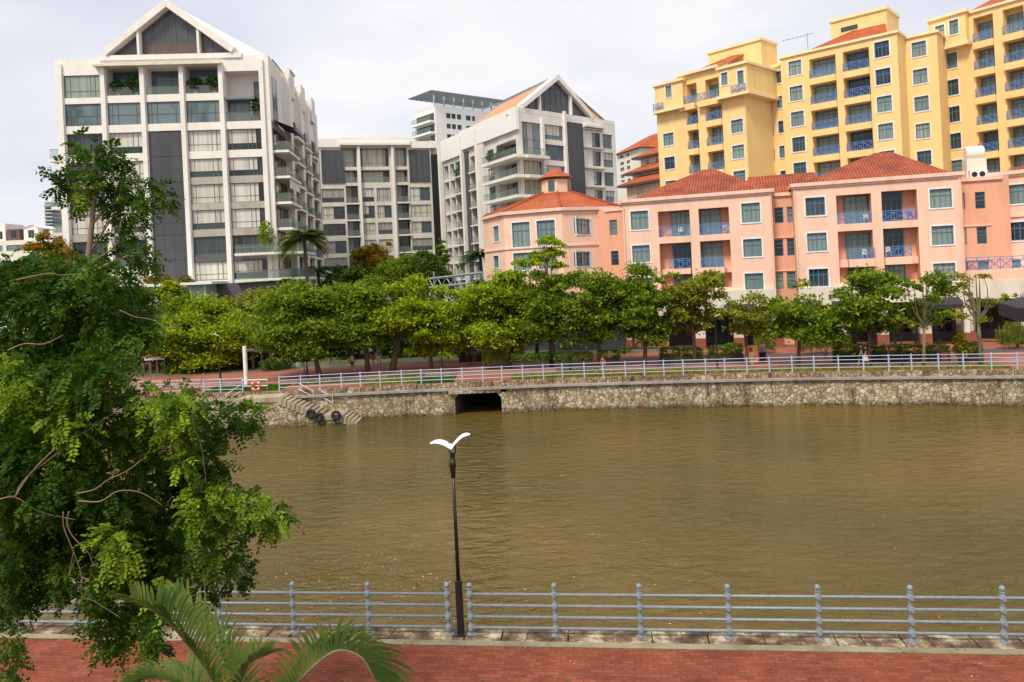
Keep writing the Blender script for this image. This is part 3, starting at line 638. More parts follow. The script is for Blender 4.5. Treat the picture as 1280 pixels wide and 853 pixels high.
# ---------------------------------------------------------------- A: large white gabled block, left
FA = Fac(c1(120,580), c1(1000,553), 92.0)
A = empty('apartment_building', FA.P(0,0,0), 'tall white apartment block with pointed glass gable and dark central strip', 'building')
X = lambda x, y=520: FA.u(c1(x,y))
pil = [X(100), X(295), X(475), X(655), X(835), X(1020)]
pil_w = .5
zt1, zb1 = FA.z(c1(745,305)), FA.z(c1(745,408))
rows = [(c1,460,560),(c1,595,690),(c1,725,810),(c2,148,235),(c2,266,355),(c2,388,470),(c2,505,588)]
RZ = [(FA.z(f(745,y1)), FA.z(f(745,y0))) for f, y0, y1 in rows]
topA = FA.z(c1(200,270)); uR = pil[5]+.9; uL = pil[0]-.6
zbase = 4.6
holes = []
cols = [(pil[i]+.35, pil[i+1]-.35) for i in range(5)]
z1row = (FA.z(c1(195,448)), FA.z(c1(195,345)))
holes.append((*cols[0], *z1row, .25))
for i in (1,2,3): holes.append((*cols[i], zb1-.5, zt1+.1, 2.2))
holes.append((cols[4][0], cols[4][1]+.1, RZ[0][0], FA.z(c1(920,325)), 2.4))
for i in range(4): holes.append((*cols[i], *RZ[0], .25))
holes.append((*cols[2], zbase, RZ[1][1]+.05, .3))
for i in (0,1,3,4): holes.append((*cols[i], RZ[6][0]-.1, RZ[1][1], .45))
b = MB(); shell(b, FA, uL, uR, 0, topA, 36, holes, mi=0, top=True)
b.build('wall', [MT['white']], A)
def wstyle(k, F, u0, u1, z0, z1, dep, par=A, r=None):
    r = random.random() if r is None else r
    if k == 'cream': window(F, par, u0, u1, z0, z1, dep, [.15,.7,.85], [.32], MT['frame'], MT['gdark'] if r < .35 else MT['gblue'], bl=(MT['blind'], .01, .99, .0 if r > .35 else .33, .99))
    elif k == 'glass': window(F, par, u0, u1, z0, z1, dep, [.13,.3,.86], [.45], MT['frame'], MT['gblue'])
    elif k == 'dark': window(F, par, u0, u1, z0, z1, dep, [.14,.4,.7,.85], [.3], MT['frame'], MT['gdark'], ft=.08)
    elif k == 'plain': window(F, par, u0, u1, z0, z1, dep, [.33,.66], [], MT['frame'], MT['gdark'])
window(FA, A, *cols[0], *z1row, .2, [.17,.72,.85], [.3], MT['frame'], MT['gblue'], bl=(MT['green'], .02,.98,.02,.98))
for i in (1,2,3):
    u0, u1 = cols[i]; window(FA, A, u0, u1, zb1-.5, zt1+.1, 2.15, [.3,.62], [.62,.82], MT['frame'], MT['gblue'])
    glass_rail(FA, A, u0+.02, u1-.02, zb1-.5, 1.0, -.1)
for i in range(4): wstyle('glass', FA, *cols[i], *RZ[0], .2)
wz = FA.z(c1(920,325))
window(FA, A, cols[4][0], cols[4][0]+(cols[4][1]-cols[4][0])*.66, *RZ[0], 1.2, [.3,.6], [.5], MT['frame'], MT['gblue'])
b = MB(); b.fbox(FA, cols[4][0], cols[4][1]+.05, -2.35, -2.3, RZ[0][0], wz); b.build('back_wall', MT['white'], A)
window(FA, A, cols[4][1]-1.1, cols[4][1]-.2, RZ[0][0]+.2, wz-.8, 2.2, [], [.33,.66], MT['frame'], MT['gblue'])
b = MB(); b.fbox(FA, cols[4][0]-.05, cols[4][1]-.6, -1.25, .1, RZ[0][1]+.02, RZ[0][1]+.28); b.build('awning', MT['greyroof'], A)
glass_rail(FA, A, cols[4][0]+.02, cols[4][1]+.3, RZ[0][0], 1.15, -.05)
b = MB(); b.fquad(FA, *cols[2], zbase, RZ[1][1]+.05, -.12)
for k in range(7): zz = RZ[k][0] if k else RZ[0][0]; b.fbox(FA, cols[2][0], cols[2][1], -.12, -.08, RZ[k][0]-.5, RZ[k][0]-.42)
b.build('cladding_panel', MT['dark'], A)
for k in range(1,7):
    z0, z1 = RZ[k]
    zn = RZ[k+1][1] if k < 6 else z0-.6
    for i in (0,1,3,4):
        u0, u1 = cols[i]
        b = MB(); b.fbox(FA, u0, u1, -.42, -.12, zn, z0); b.build('spandrel', MT['darkgrey'] if k == 5 else (MT['white'] if k == 1 else MT['spandrel']), A)  # top row white, one row dark grey, the others a grey beige tone
        st = 'dark' if (k == 5 or (i == 0 and k < 4)) else 'cream'
        if i == 4:
            uu = u0+(u1-u0)*.84; wstyle(st, FA, u0, uu, z0, z1, .38)
            b = MB(); b.fquad(FA, uu, u1, z0, z1, -.40); b.build('pane', MT['gdark'], A)
        else: wstyle(st, FA, u0, u1, z0, z1, .38)
b = MB()
for i, p in enumerate(pil):      # pilasters standing slightly proud
    b.fbox(FA, p-.26, p+.26, .004, .28, zbase, topA-.6 if i in (0,5) else RZ[0][1]+4.6)
b.build('pilaster', MT['white'], A)
# gable
def gable(F, par, uA, zA, u0, z0, u1, z1, thick, w0, w1, glassw, mull, zmid, fm, gm, wm, brown=True, split=None):
    b = MB()
    def band(p, q, th):      # sloping slab from p to q in (u,z)
        du, dz = q[0]-p[0], q[1]-p[1]; L = math.hypot(du, dz); nx, nz = -dz/L*th, du/L*th
        if nz < 0: nx, nz = -nx, -nz
        b.box8([F.P(p[0],w1,p[1]),F.P(q[0],w1,q[1]),F.P(q[0],w0,q[1]),F.P(p[0],w0,p[1]),F.P(p[0]+nx,w1,p[1]+nz),F.P(q[0]+nx,w1,q[1]+nz),F.P(q[0]+nx,w0,q[1]+nz),F.P(p[0]+nx,w0,p[1]+nz)])
    band((u0, z0), (uA, zA), thick); band((u1, z1), (uA, zA), thick)
    b.quad(F.P(uA-.01,w1+.002,zA+thick*.2),F.P(uA-thick*.72,w1+.002,zA+thick*.72),F.P(uA,w1+.002,zA+thick*1.38),F.P(uA+thick*.72,w1+.002,zA+thick*.72))
    b.build('gable_frame', wm, par)
    b = MB(); b.quad(F.P(u0,glassw,z0),F.P(u1,glassw,z1),F.P(uA,glassw,zA)); o = b.build('gable_window', gm, par)
    for k in mull:
        m_ = MB(); u = u0+(u1-u0)*k; zz = z0+(zA-z0)*((u-u0)/(uA-u0)) if u < uA else z1+(zA-z1)*((u1-u)/(u1-uA))
        m_.fbox(F, u-.05, u+.05, glassw, glassw+.08, z0, zz); m_.build('mullion', fm, o)
    if split:
        for k in split:
            u = u0+(u1-u0)*k; zz = z0+(zA-z0)*((u-u0)/(uA-u0)) if u < uA else z1+(zA-z1)*((u1-u)/(u1-uA))
            m2 = MB(); m2.fbox(F, u-.14, u+.14, glassw, w1-.2, min(z0,z1), zz); m2.build('post', wm, o)
        if brown:
            m3 = MB(); a, c = [u0+(u1-u0)*k for k in split]; m3.fbox(F, a+.26, c-.26, glassw+.01, glassw+.06, z0, zmid); m3.build('bronze_panel', MT['brownp'], o)
gA = FA.hit(*c1(580,36)); g0 = FA.hit(*c1(306,256)); g1 = FA.hit(*c1(876,243))
zg = max(g0[1], g1[1]); zg = (g0[1]+g1[1])/2
gable(FA, A, gA[0], gA[1], g0[0], zg, g1[0], zg, .8, -6, .4, -.8, [.08,.16,.35,.445,.535,.63,.73,.83,.91], FA.z(c1(600,195)), MT['frame'], MT['gable'], MT['white'], True, (.255,.735))
b = MB(); b.fbox(FA, g0[0]-.9, g1[0]+1.2, -2, .18, topA-.3, zg); b.build('beam', MT['white'], A)
b = MB(); b.fbox(FA, cols[1][0]-1.1, cols[3][1]+.6, -.2, .9, zt1+.12, zt1+.42); b.build('canopy', MT['creams'], A)
# larger roof prism behind
r_ap = FA.shift(-3).hit(*c1(650,58)); rL = FA.shift(-3).hit(*c1(150,275)); rR = FA.shift(-3).hit(*c1(1100,300))
b = MB(); F3 = FA.shift(-3)
ux, zx = gA[0]+.8, gA[1]+.75; eL, eR = pil[0]+3.2, uR-.05; ze = topA-.3
P = FA.P
b.quad(P(eL,-3,ze),P(eR,-3,ze+.6),P(ux,-3,zx)); b.quad(P(eR,-3,ze+.6),P(eR,-35,ze+.6),P(ux,-35,zx),P(ux,-3,zx)); b.quad(P(eL,-3,ze),P(ux,-3,zx),P(ux,-35,zx),P(eL,-35,ze)); b.quad(P(eL,-35,ze),P(eR,-35,ze+.6),P(ux,-35,zx))
b.build('roof', MT['white2'], A)
# side facade with fins and balconies
FS = FA.side(uR)
floorz = [RZ[k][0]-.12 for k in range(1,7)]
fl = [RZ[0][0]-.1]+floorz
for j, (s0_, s1_, pr) in enumerate(((.6,7.4,1.9),(10.5,15.5,1.3),(19,23.5,1.0),(27.5,31.5,.7))):
    b = MB(); b.fbox(FS, s1_+.2, s1_+1.9, 0, (.9,.9,.6,.4)[j], 0, topA-.8-.0*j); b.build('fin', MT['white'], A)
    for k, z in enumerate(fl):
        if j == 0 and k == 0: continue
        z1 = z+2.75
        b = MB(); b.fquad(FS, s0_, s1_, z, z1, .03); o = b.build('opening', MT['gdark'], A)
        m_ = MB()
        for q in (0,.33,.66,1): m_.fbox(FS, s0_+(s1_-s0_)*q-.04, s0_+(s1_-s0_)*q+.04, .03, .1, z, z1)
        m_.fbox(FS, s0_, s1_, .03, .1, z1-.1, z1); m_.build('frame', MT['frame'], o)
        if (j+k) % 3 == 0: m_ = MB(); m_.fquad(FS, s0_+.2, s0_+(s1_-s0_)*.4, z, z1-.1, .06); m_.build('blind', MT['blind'], o)
        ext = pr+(1.4 if (j == 0 and k >= 5) else 0)
        b = MB(); b.fbox(FS, s0_-(.2 if k < 5 or j else 1.5), s1_+.3, .0, ext, z-.32, z-.02); o = b.build('balcony', MT['white'], A)
        glass_rail(FS, o, s0_-.1, s1_+.2, z-.02, 1.1, ext-.08, ends=ext-.2)
        if j == 0 and k in (3,): m_ = MB(); m_.fbox(FS, s0_+.3, s1_-.3, ext-.15, ext-.1, z1-1.1, z1); m_.build('roller_screen', MT['creams'], o)
b = MB(); z = RZ[1][1]+.5
b.quad(FS.P(.2,.1,z+.6),FS.P(7.6,.1,z+.6),FS.P(7.6,2.6,z-.5),FS.P(.2,2.6,z-.5)); b.quad(FS.P(.2,2.6,z-.5),FS.P(7.6,2.6,z-.5),FS.P(7.6,2.6,z-.75),FS.P(.2,2.6,z-.75)); b.build('awning', MT['awn'], A)
for s_ in (1.5, 9.0, 17.0, 25.5):
    b = MB(); b.fbox(FS, s_, s_+1.3 if s_ > 2 else s_+2.6, .02, .06, RZ[0][0]-(.5 if s_ > 2 else 0), topA-2.2); b.build('strip_window', MT['gable'], A)
for k, (s_, dz) in enumerate(((10.0, .4), (18.3, .6), (27.0, .8))):
    b = MB(); b.fbox(FS, s_-1.2, s_+2.0, -3, .85, topA-3.0, topA+dz); b.build('parapet', MT['white'], A)
b = MB(); b.fbox(FS, 9.0, 12.5, -1.5, .95, topA+.45, topA+.7); b.build('roof_slab', MT['creams'], A)
# large corner slabs of the two lowest balconies wrapping on the front
for k in (5, 6):
    z = RZ[k][0]-.12; ua, ub = FA.u(c2(912,465)), FA.u(c2(1165,465))
    b = MB(); b.fbox(FA, ua, ub, .3, 2.3, z-.30, z-.02); o = b.build('balcony', MT['white'], A); glass_rail(FA, o, ua+.1, ub-.1, z-.02, 1.05, 2.2, ends=1.8)
# left protruding balconies
for k, zz in enumerate((FA.z(c1(60,725)), FA.z(c1(60,725))-3.2, FA.z(c2(60,250)), FA.z(c2(60,250))-3.2)):
    b = MB(); ua = FA.u(c1(34,700)); b.fbox(FA, ua, uL+.02, -5, -.3, zz-.35, zz); o = b.build('balcony', MT['white'], A); glass_rail(FA, o, ua+.05, uL, zz, 1.15, -.4)
# plants on its terraces
def bush(name, c, rx, rz, m, label, cat='plant', group=None, n=220, ls=.16, pot=None):
    root = empty(name, (c[0], c[1], c[2]), label, cat, group)
    pts = rng.normal(size=(n,3)); pts /= np.linalg.norm(pts, axis=1)[:,None]; pts *= rng.uniform(.55,1.05,(n,1)); pts *= (rx, rx, rz); pts += (c[0], c[1], c[2]+rz+(.35 if pot else 0))
    leaf_mesh('foliage', pts, ls, m, root)
    if pot:
        b = MB(); b.lathe(c, [(.16,0),(.24,.4),(.2,.4)], 10); b.build('pot', pot, root)
    return root
def leaf_mesh(name, pts, size, m, parent=None, up=.6, tint=None, aspect=.55, **kw):
    n = len(pts); nr = rng.normal(size=(n,3)); nr[:,2] = np.abs(nr[:,2])+up; nr /= np.linalg.norm(nr, axis=1)[:,None]
    d = rng.normal(size=(n,3)); d -= nr*(d*nr).sum(1)[:,None]; d /= np.linalg.norm(d, axis=1)[:,None]; e = np.cross(nr, d)
    s = size*rng.uniform(.6,1.3,(n,1)); V = np.stack([pts-d*s, pts+e*s*aspect-nr*s*.15, pts+d*s, pts-e*s*aspect-nr*s*.15], 1).reshape(-1,3)
    return quads(name, V, m, parent, tint=np.repeat(tint,4) if tint is not None else None, **kw)
def quads(name, V, m, parent=None, tint=None, label=None, cat=None, group=None, kind=None):
    off = np.array(origin(parent)) if parent is not None else np.array((float(V[:,0].mean()), float(V[:,1].mean()), float(V[:,2].min())))
    nq_ = len(V)//4; me = bpy.data.meshes.new(name); me.vertices.add(len(V)); me.vertices.foreach_set('co', (V-off).astype(np.float32).ravel())
    me.loops.add(len(V)); me.loops.foreach_set('vertex_index', np.arange(len(V), dtype=np.int32)); me.polygons.add(nq_)
    me.polygons.foreach_set('loop_start', np.arange(0, len(V), 4, dtype=np.int32)); me.polygons.foreach_set('loop_total', np.full(nq_, 4, dtype=np.int32))
    me.materials.append(m)
    if tint is not None:
        a = me.attributes.new('tint', 'FLOAT', 'POINT'); a.data.foreach_set('value', tint.astype(np.float32))
    me.update(calc_edges=True); me.validate()
    o = bpy.data.objects.new(name, me); col.objects.link(o)
    if parent is not None: o.parent = parent
    else: o.location = off
    return tag(o, label, cat, group, kind)
shrubm = leafmat('shrub_leaf', (.02,.05,.012), (.035,.085,.018), (.06,.13,.03), .2)
for (x, s_, lab) in ((345,.7,'small dark round shrub on the top terrace, first of the leftmost bay'),(430,1.0,'big dark round shrub on the top terrace, beside the smaller one'),(703,.75,'dark round shrub on the top terrace third bay, left of its pair'),(790,.85,'dark round shrub on the top terrace third bay, right of its pair')):
    p = FA.P(X(x,400), -.75, zb1-.5); bush('terrace_shrub', p, 1.25*s_, 1.15*s_, shrubm, lab, 'shrub', 'round shrubs on the top terrace', 260, .28, MT['white2'])
p = FA.P(X(990,500), -.6, RZ[0][0]); bush('terrace_shrub', p, .8, 1.4, shrubm, 'narrow upright shrub in a pot on the corner balcony of the white gabled block', 'shrub', None, 260, .24, MT['terra'])
p = FA.P(FA.u(c2(1050,440)), 1.4, RZ[5][0]-.1); bush('climbing_plant', p, 1.0, 1.9, leafmat('lime_leaf', (.10,.17,.01), (.20,.28,.02), (.3,.36,.03), .3), 'bright lime green climber on the low corner balcony', 'plant', None, 420, .22)
b = MB(); a = FA.u(c2(930,440)), FA.u(c2(1150,440))
# podium of A
b = MB(); FP_ = FA.shift(6)
zc_ = FP_.z(c2(600,603)); ua, ub = FP_.u(c2(430,600)), FP_.u(c2(795,600))
pod = empty('podium_pavilion', FP_.P(ua,0,0), 'low pale teal pavilion with flat white roof before the gabled block', 'pavilion')
b.fbox(FP_, ua-6, ub, -6, .8, zc_-.25, zc_+.05); b.build('roof', MT['white2'], pod)
b = MB(); b.fbox(FP_, ua-6, ub-1, -5.6, 0, 0, zc_-.25); b.build('wall', MT['teal'], pod)
m_ = MB()
for k in range(9): u = ua-5+(ub-ua+4)*k/8; m_.fbox(FP_, u-.08, u+.08, 0, .12, 0, zc_-.25)
m_.build('post', MT['wframe'], pod)
b = MB(); F4 = FA; b.fbox(FA, FA.u(c2(760,600)), FA.u(c2(1160,600)), .3, 1.6, 2.0, RZ[6][0]-.5); b.build('beam', MT['darkgrey'], A)
b = MB(); b.fbox(FA, uL, uR, .02, .25, 0, RZ[6][0]-.75); b.build('ground_floor', MT['teal'], A)
pts = np.stack([rng.uniform(0,1,900), rng.uniform(-1.5,-.2,900), rng.uniform(.1,1.0,900)],1)
V = np.array([FP_.P(ua+1+(ub-ua-3.5)*p[0], p[1], zc_+p[2]*(.6+.4*math.sin(p[0]*17))) for p in pts])
leaf_mesh('roof_planting', V, .2, leafmat('roof_plant', (.07,.10,.015), (.2,.19,.03), (.40,.16,.04), .2), None, label='orange and green planting along the flat pavilion roof', cat='plants', kind='stuff')
# ---------------------------------------------------------------- B: middle beige block
FB = Fac((417.6,243.4), (525.9,243.4), 146.0, 150.5)
B = empty('apartment_building', FB.P(0,0,0), 'beige grey eight storey flat block standing between the two gabled white blocks', 'building')
X3 = lambda F, x, y=600: F.u(c3(x,y))
zB = lambda y, x=300: FB.z(c3(x,y))
rows = [(473,525),(540,588),(605,650),(670,717),(733,780)]
BZ = [(zB(b_), zB(a_)) for a_, b_ in rows]
uW = [(X3(FB,104,630), X3(FB,190,630)), (X3(FB,441,630), X3(FB,518,630))]; uBl = [(X3(FB,197,630), X3(FB,244,630)), (X3(FB,391,630), X3(FB,436,630))]; uC = [(X3(FB,259,630), X3(FB,304,630)), (X3(FB,314,630), X3(FB,368,630))]
topB = zB(300); u0, u1 = X3(FB,92,400), X3(FB,515,400)
holes = []
for z0, z1 in BZ:
    for a, c in uW+uC: holes.append((a, c, z0, z1, .3))
    for a, c in uBl: holes.append((a, c, z0-.2, z1+.5, 1.8))
tz0, tz1, tz2, tz3 = zB(452), zB(410), zB(392), zB(318)
hb = (uBl[0][0], uBl[1][1])
pls = [(uBl[0][1], uC[0][0]), (uC[1][1], uBl[1][0])]
segs = [(hb[0]-.5, pls[0][0]), (pls[0][1], pls[1][0]), (pls[1][1], hb[1])]
for a, c in segs: holes.append((a, c, tz2, tz3, 2.0)); holes.append((a, c, tz0, tz1+.3, 2.0))
b = MB(); shell(b, FB, u0, u1, 0, topB, 22, holes); b.build('wall', MT['conc'], B)
for r_, (z0, z1) in enumerate(BZ):
    for a, c in uW+uC: window(FB, B, a, c, z0, z1, .25, [.2,.5,.8], [.35], MT['frame'], MT['gdark'], bl=(MT['blind'] if random.random() < .5 else MT['sheer'], 0.02, random.choice([.98,.98,.5]), .02 if random.random() < .6 else .36, .98) if not (r_ == 2 and a == uW[0][0]) else None)
    for a, c in uBl:
        o = window(FB, B, a, c, z0-.2, z1+.5, 1.7, [.5], [.7], MT['frame'], MT['gdark'], name='balcony_door', bl=(MT['sheer'], .05, .5, .02, .98) if random.random() < .6 else None)
        bb = MB(); bb.fbox(FB, a-.1, c+.1, -1.7, .4, z0-.45, z0-.2); ob_ = bb.build('balcony', MT['white'], B); glass_rail(FB, ob_, a, c, z0-.2, 1.1, .3)
for a, c in segs:
    window(FB, B, a, c, tz2, tz3, 1.9, [.3,.6,.85], [.25], MT['frame'], MT['gblue'], bl=(MT['blind'], .1,.9,.02,.98)); window(FB, B, a, c, tz0, tz1+.3, 1.9, [.5], [], MT['frame'], MT['gdark'], bl=(MT['blind'],.1,.8,.05,.95))
    glass_rail(FB, B, a, c, tz0, 1.1, -.1)
for xa, xb in ((97,184),(431,509)):
    b = MB(); b.fbox(FB, X3(FB,xa,390), X3(FB,xb,390), .005, .18, zB(453), zB(328)); o = b.build('cladding_panel', MT['dark'], B)
    b = MB()
    for k in (.25,.5,.75): u = X3(FB,xa,390)+(X3(FB,xb,390)-X3(FB,xa,390))*k; b.fbox(FB, u-.05, u+.05, .18, .22, zB(453), zB(328))
    b.build('seam', MT['frame'], o)
for a, c in pls: b = MB(); b.fbox(FB, (a+c)/2-.22, (a+c)/2+.22, .005, .7, 0, zB(310)); b.build('pilaster', MT['white'], B)
b = MB(); b.fbox(FB, hb[0]-.8, hb[1]+.6, -.5, 1.1, zB(312), zB(303)); b.build('canopy', MT['white'], B)
b = MB(); b.fbox(FB, X3(FB,88,310)-.2, hb[0]-.6, -20, .3, zB(318), zB(286)); b.fbox(FB, hb[0]-.6, hb[1]+.8, -20, .5, zB(302), zB(283)); b.fbox(FB, hb[1]+.8, X3(FB,535,310), -20, .3, zB(322), zB(296)); b.build('parapet', MT['white'], B)
for sgn, (xa, xb) in ((-1,(64,92)),(1,(514,572))):
    b = MB(); Fb = FB.shift(-2); b.fbox(Fb, X3(Fb,xa,500), X3(Fb,xb,500), -18, 0, 0, zB(340)); b.build('side_wing', MT['dark'], B)
    b = MB(); b.fbox(Fb, X3(Fb,xa-5,500), X3(Fb,xb,500), -18, .1, zB(340)+.01, zB(300)); b.build('parapet', MT['white'], B)
# ---------------------------------------------------------------- C: right white gabled block
FR = Fac(c3(862,222), c3(1207,268), 123.0)         # right (front) face
rcorner = FR.u(c3(853,350)); rend = FR.u(c3(1222,400))
C_ = empty('apartment_building', FR.P(rcorner,0,0), 'white apartment block with pointed glass gable and orange roof behind the pink tower', 'building')
cor = FR.o+FR.t*rcorner
FLt = Fac((553,181), (649,140.5), 1, 1)
# left face : starts at the far left end and ends at the corner
dl_ = cor.y*ray(649,140.5)[1]/ray(553,181)[1]
rl = ray(553,181); FLt.init(Vector((rl[0]*dl_, dl_)), cor)
LL = (cor-FLt.o).length
H1 = FR.z(c3(860,178))
u9 = lambda x, y=500: FLt.u(c9(x,y))
ceil = [FLt.z(c9(600,y)) for y in (345,447,548,650)]
stp_ = (ceil[0]-ceil[3])/3
CE = [ceil[0]-stp_*k for k in range(9)]           # ceiling of each storey from the top
b = MB(); hl = []
colsL = [(222,246,'b'),(252,276,'b'),(281,322,'B'),(333,353,'d'),(358,402,'B'),(447,480,'w')]
cu = []
for xa, xb, k in colsL: cu.append((u9(xa), u9(xb), k))
for a, c, k in cu:
    for q, z in enumerate(CE[:8]):
        if z < 1: continue
        if k in 'bB': hl.append((a, c, z-stp_+.55 if k == 'b' else z-stp_+.35, z, 1.5))
        elif k == 'w': hl.append((a, c, z-stp_+.8, z, .3))
gu = u9(500), u9(598)
for q, z in enumerate(CE[:8]):
    hl.append((gu[0], LL-1.1, z-stp_+.3, z, 1.6))
topC = H1
wall(b, FLt, 0, LL, 0, topC, hl); 
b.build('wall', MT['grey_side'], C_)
for a, c, k in cu:
    if k == 'd': b = MB(); b.fbox(FLt, a, c, .02, .2, 1.0, CE[0]+1.2); b.build('cladding_panel', MT['dark'], C_); continue
    for q, z in enumerate(CE[:8]):
        if k == 'w': window(FLt, C_, a, c, z-stp_+.8, z, .25, [.35,.7], [.4], MT['frame'], MT['gblue'], bl=(MT['blind'], .0,1,.4,1) if q%2 else None)
        else:
            z0 = z-stp_+(.55 if k == 'b' else .35); window(FLt, C_, a, c, z0, z, 1.45, [.5], [], MT['frame'], MT['gdark'], name='balcony_door', bl=(MT['sheer'], .5,.95,.02,.95) if (q+int(a))%2 else None)
            if k == 'B': b = MB(); b.fbox(FLt, a-.1, c+.1, -1.4, .5 if a < 12 else .1, z0-.22, z0); o = b.build('balcony', MT['white'], C_); glass_rail(FLt, o, a, c, z0, 1.05, .42 if a < 12 else .05)
for q, z in enumerate(CE[:8]):
    z0 = z-stp_+.3; window(FLt, C_, gu[0], LL-1.1, z0, z, 1.55, [.3,.6,.8], [.75], MT['frame'], MT['gdark'], name='balcony_door', bl=(MT['sheer'], .02,.3,.02,.98))
for x_ in (212, 326, 404):
    u_ = u9(x_+4); b = MB(); b.fbox(FLt, u_-.35, u_+.35, .005, .8, 0, topC-.5); b.build('fin', MT['white'], C_)
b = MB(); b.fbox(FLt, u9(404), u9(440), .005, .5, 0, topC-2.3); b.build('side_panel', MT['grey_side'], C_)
b = MB(); b.fbox(FLt, 0, u9(328), .005, .45, CE[0]+.9, topC+.2); b.fbox(FLt, u9(328), u9(445), .005, .6, CE[0]+1.6, topC+.4); b.fbox(FLt, u9(445), LL+.25, .005, .5, CE[0]+1.6, topC+.5); b.build('parapet', MT['white2'], C_)
# corner balconies wrap both faces
uc0 = u9(465); fu = FR.u(c3(938,400))
for q in range(1, 5):
    z = CE[q]+.05
    b = MB(); b.fbox(FLt, uc0, LL+1.9, .0, 1.9, z, z+.5); b.fbox(FR, rcorner, fu, .0, 1.9, z, z+.5); o = b.build('balcony', MT['white'], C_)
    glass_rail(FLt, o, uc0+.1, LL+1.8, z+.5, 1.1, 1.8); glass_rail(FR, o, rcorner-.0, fu-.1, z+.5, 1.1, 1.8)
# right face
hr = []; rc = [(FR.u(c3(866,350)), FR.u(c3(936,350))), (FR.u(c3(946,350)), FR.u(c3(1022,350))), (FR.u(c3(1130,350)), FR.u(c3(1162,350))), (FR.u(c3(1171,350)), FR.u(c3(1208,350)))]
zr = lambda y, x=984: FR.z(c3(x,y))
hr.append((*rc[0], zr(352,900), zr(224,900), .3))
for q in range(1, 8): hr.append((*rc[0], CE[q]-stp_+.5, CE[q]-.05, .3))
mid = [(zr(290),zr(234)),(zr(368),zr(309)),(zr(440),zr(388))]+[(zr(440)-stp_*k, zr(388)-stp_*k) for k in (1,2,3,4)]
for z0, z1 in mid: hr.append((*rc[1], z0, z1, .3))
rr_ = [(zr(318,1146),zr(264,1146)),(zr(390,1146),zr(334,1146)),(zr(463,1146),zr(410,1146)),(zr(525,1146),zr(481,1146))]
rr_ += [(rr_[-1][0]-3.1*k, rr_[-1][1]-3.1*k) for k in (1,2,3)]
for z0, z1 in rr_: hr.append((*rc[2], z0, z1, .3)); hr.append((*rc[3], z0, z1, .3))
b = MB(); wall(b, FR, rcorner, rend, 0, H1-.2, hr)
Pp = FR.P; D_ = 36
dv2 = Vector((FLt.o.x-cor.x, FLt.o.y-cor.y)); r1 = FR.o+FR.t*rend
b.quad((r1.x,r1.y,0),(r1.x+dv2.x,r1.y+dv2.y,0),(r1.x+dv2.x,r1.y+dv2.y,H1),(r1.x,r1.y,H1)); b.quad((r1.x+dv2.x,r1.y+dv2.y,0),(FLt.o.x,FLt.o.y,0),(FLt.o.x,FLt.o.y,H1),(r1.x+dv2.x,r1.y+dv2.y,H1))
b.quad((cor.x,cor.y,H1-.25),(r1.x,r1.y,H1-.25),(r1.x+dv2.x,r1.y+dv2.y,H1-.25),(FLt.o.x,FLt.o.y,H1-.25)); b.build('wall', MT['white'], C_)
window(FR, C_, *rc[0], zr(352,900), zr(224,900), .25, [.3,.62], [.5], MT['frame'], MT['gblue'], bl=(MT['sheer'], .3,.62,.02,.98))
for q in range(1, 8): window(FR, C_, *rc[0], CE[q]-stp_+.5, CE[q]-.05, .25, [.3,.6,.8], [], MT['frame'], MT['gblue'], bl=(MT['cream'], .1,.9,.02,.98))
for i_, (z0, z1) in enumerate(mid): window(FR, C_, *rc[1], z0, z1, .25, [.2,.5,.85], [.3], MT['frame'], MT['gblue'], bl=(MT['blind'], .0,.85,.3,.98) if i_ != 1 else None)
for i_, (z0, z1) in enumerate(rr_):
    window(FR, C_, *rc[2], z0, z1, .25, [.5], [.5], MT['frame'], MT['gdark'], bl=(MT['sheer'],.02,.5,.1,.98)); window(FR, C_, *rc[3], z0, z1, .25, [.33,.66], [.5], MT['frame'], MT['gblue'], bl=(MT['blind'],.02,.98,.5,.98) if i_%2 else None)
    b = MB(); b.fbox(FR, FR.u(c3(1088,400)), rc[3][0]-.2, .005, .5, z1+.35, z1+.6); b.build('ledge', MT['conc'], C_)
b = MB(); b.fbox(FR, FR.u(c3(1032,350)), FR.u(c3(1086,350)), .005, .7, 0, zr(228,1060)); b.build('cladding_panel', MT['dark'], C_)
b = MB()
for x_ in (940, 1026): u_ = FR.u(c3(x_,350)); b.fbox(FR, u_-.25, u_+.25, .005, .45, 0, zr(182,1020) if x_ > 1000 else H1-1)
b.build('pilaster', MT['white'], C_)
b = MB(); b.fbox(FR, FR.u(c3(1090,260)), rc[3][0]-.1, -.2, 1.0, zr(244,1110), zr(236,1110)); b.build('canopy', MT['white'], C_)
gA = FR.hit(*c3(995,62)); g0 = FR.hit(*c3(868,176)); g1 = FR.hit(*c3(1122,197))
zg = (g0[1]+g1[1])/2
gable(FR, C_, gA[0], gA[1], g0[0], zg, g1[0], zg, .72, -1.2, .3, -.5, [.1,.2,.33,.42,.5,.58,.66,.85,.93], zg, MT['frame'], MT['gable'], MT['white2'], False, (.235,.70))
b = MB(); b.fbox(FR, rcorner, rend, -3, .02, H1-.25, zg-.02); b.build('beam', MT['white'], C_)
b = MB()   # roof running back parallel to the left face
def bk(u, z, f): q = FR.o+FR.t*u+dv2*f; return (q.x, q.y, z)
ug, zgp = gA[0], gA[1]+.9
b.quad(bk(ug,zgp,.03), bk(ug,zgp-.3,.75), bk(ug-4.6,zgp-5.3,.75), bk(ug-4.6,zgp-5.0,.03)); b.build('roof', MT['greyroof'], C_)
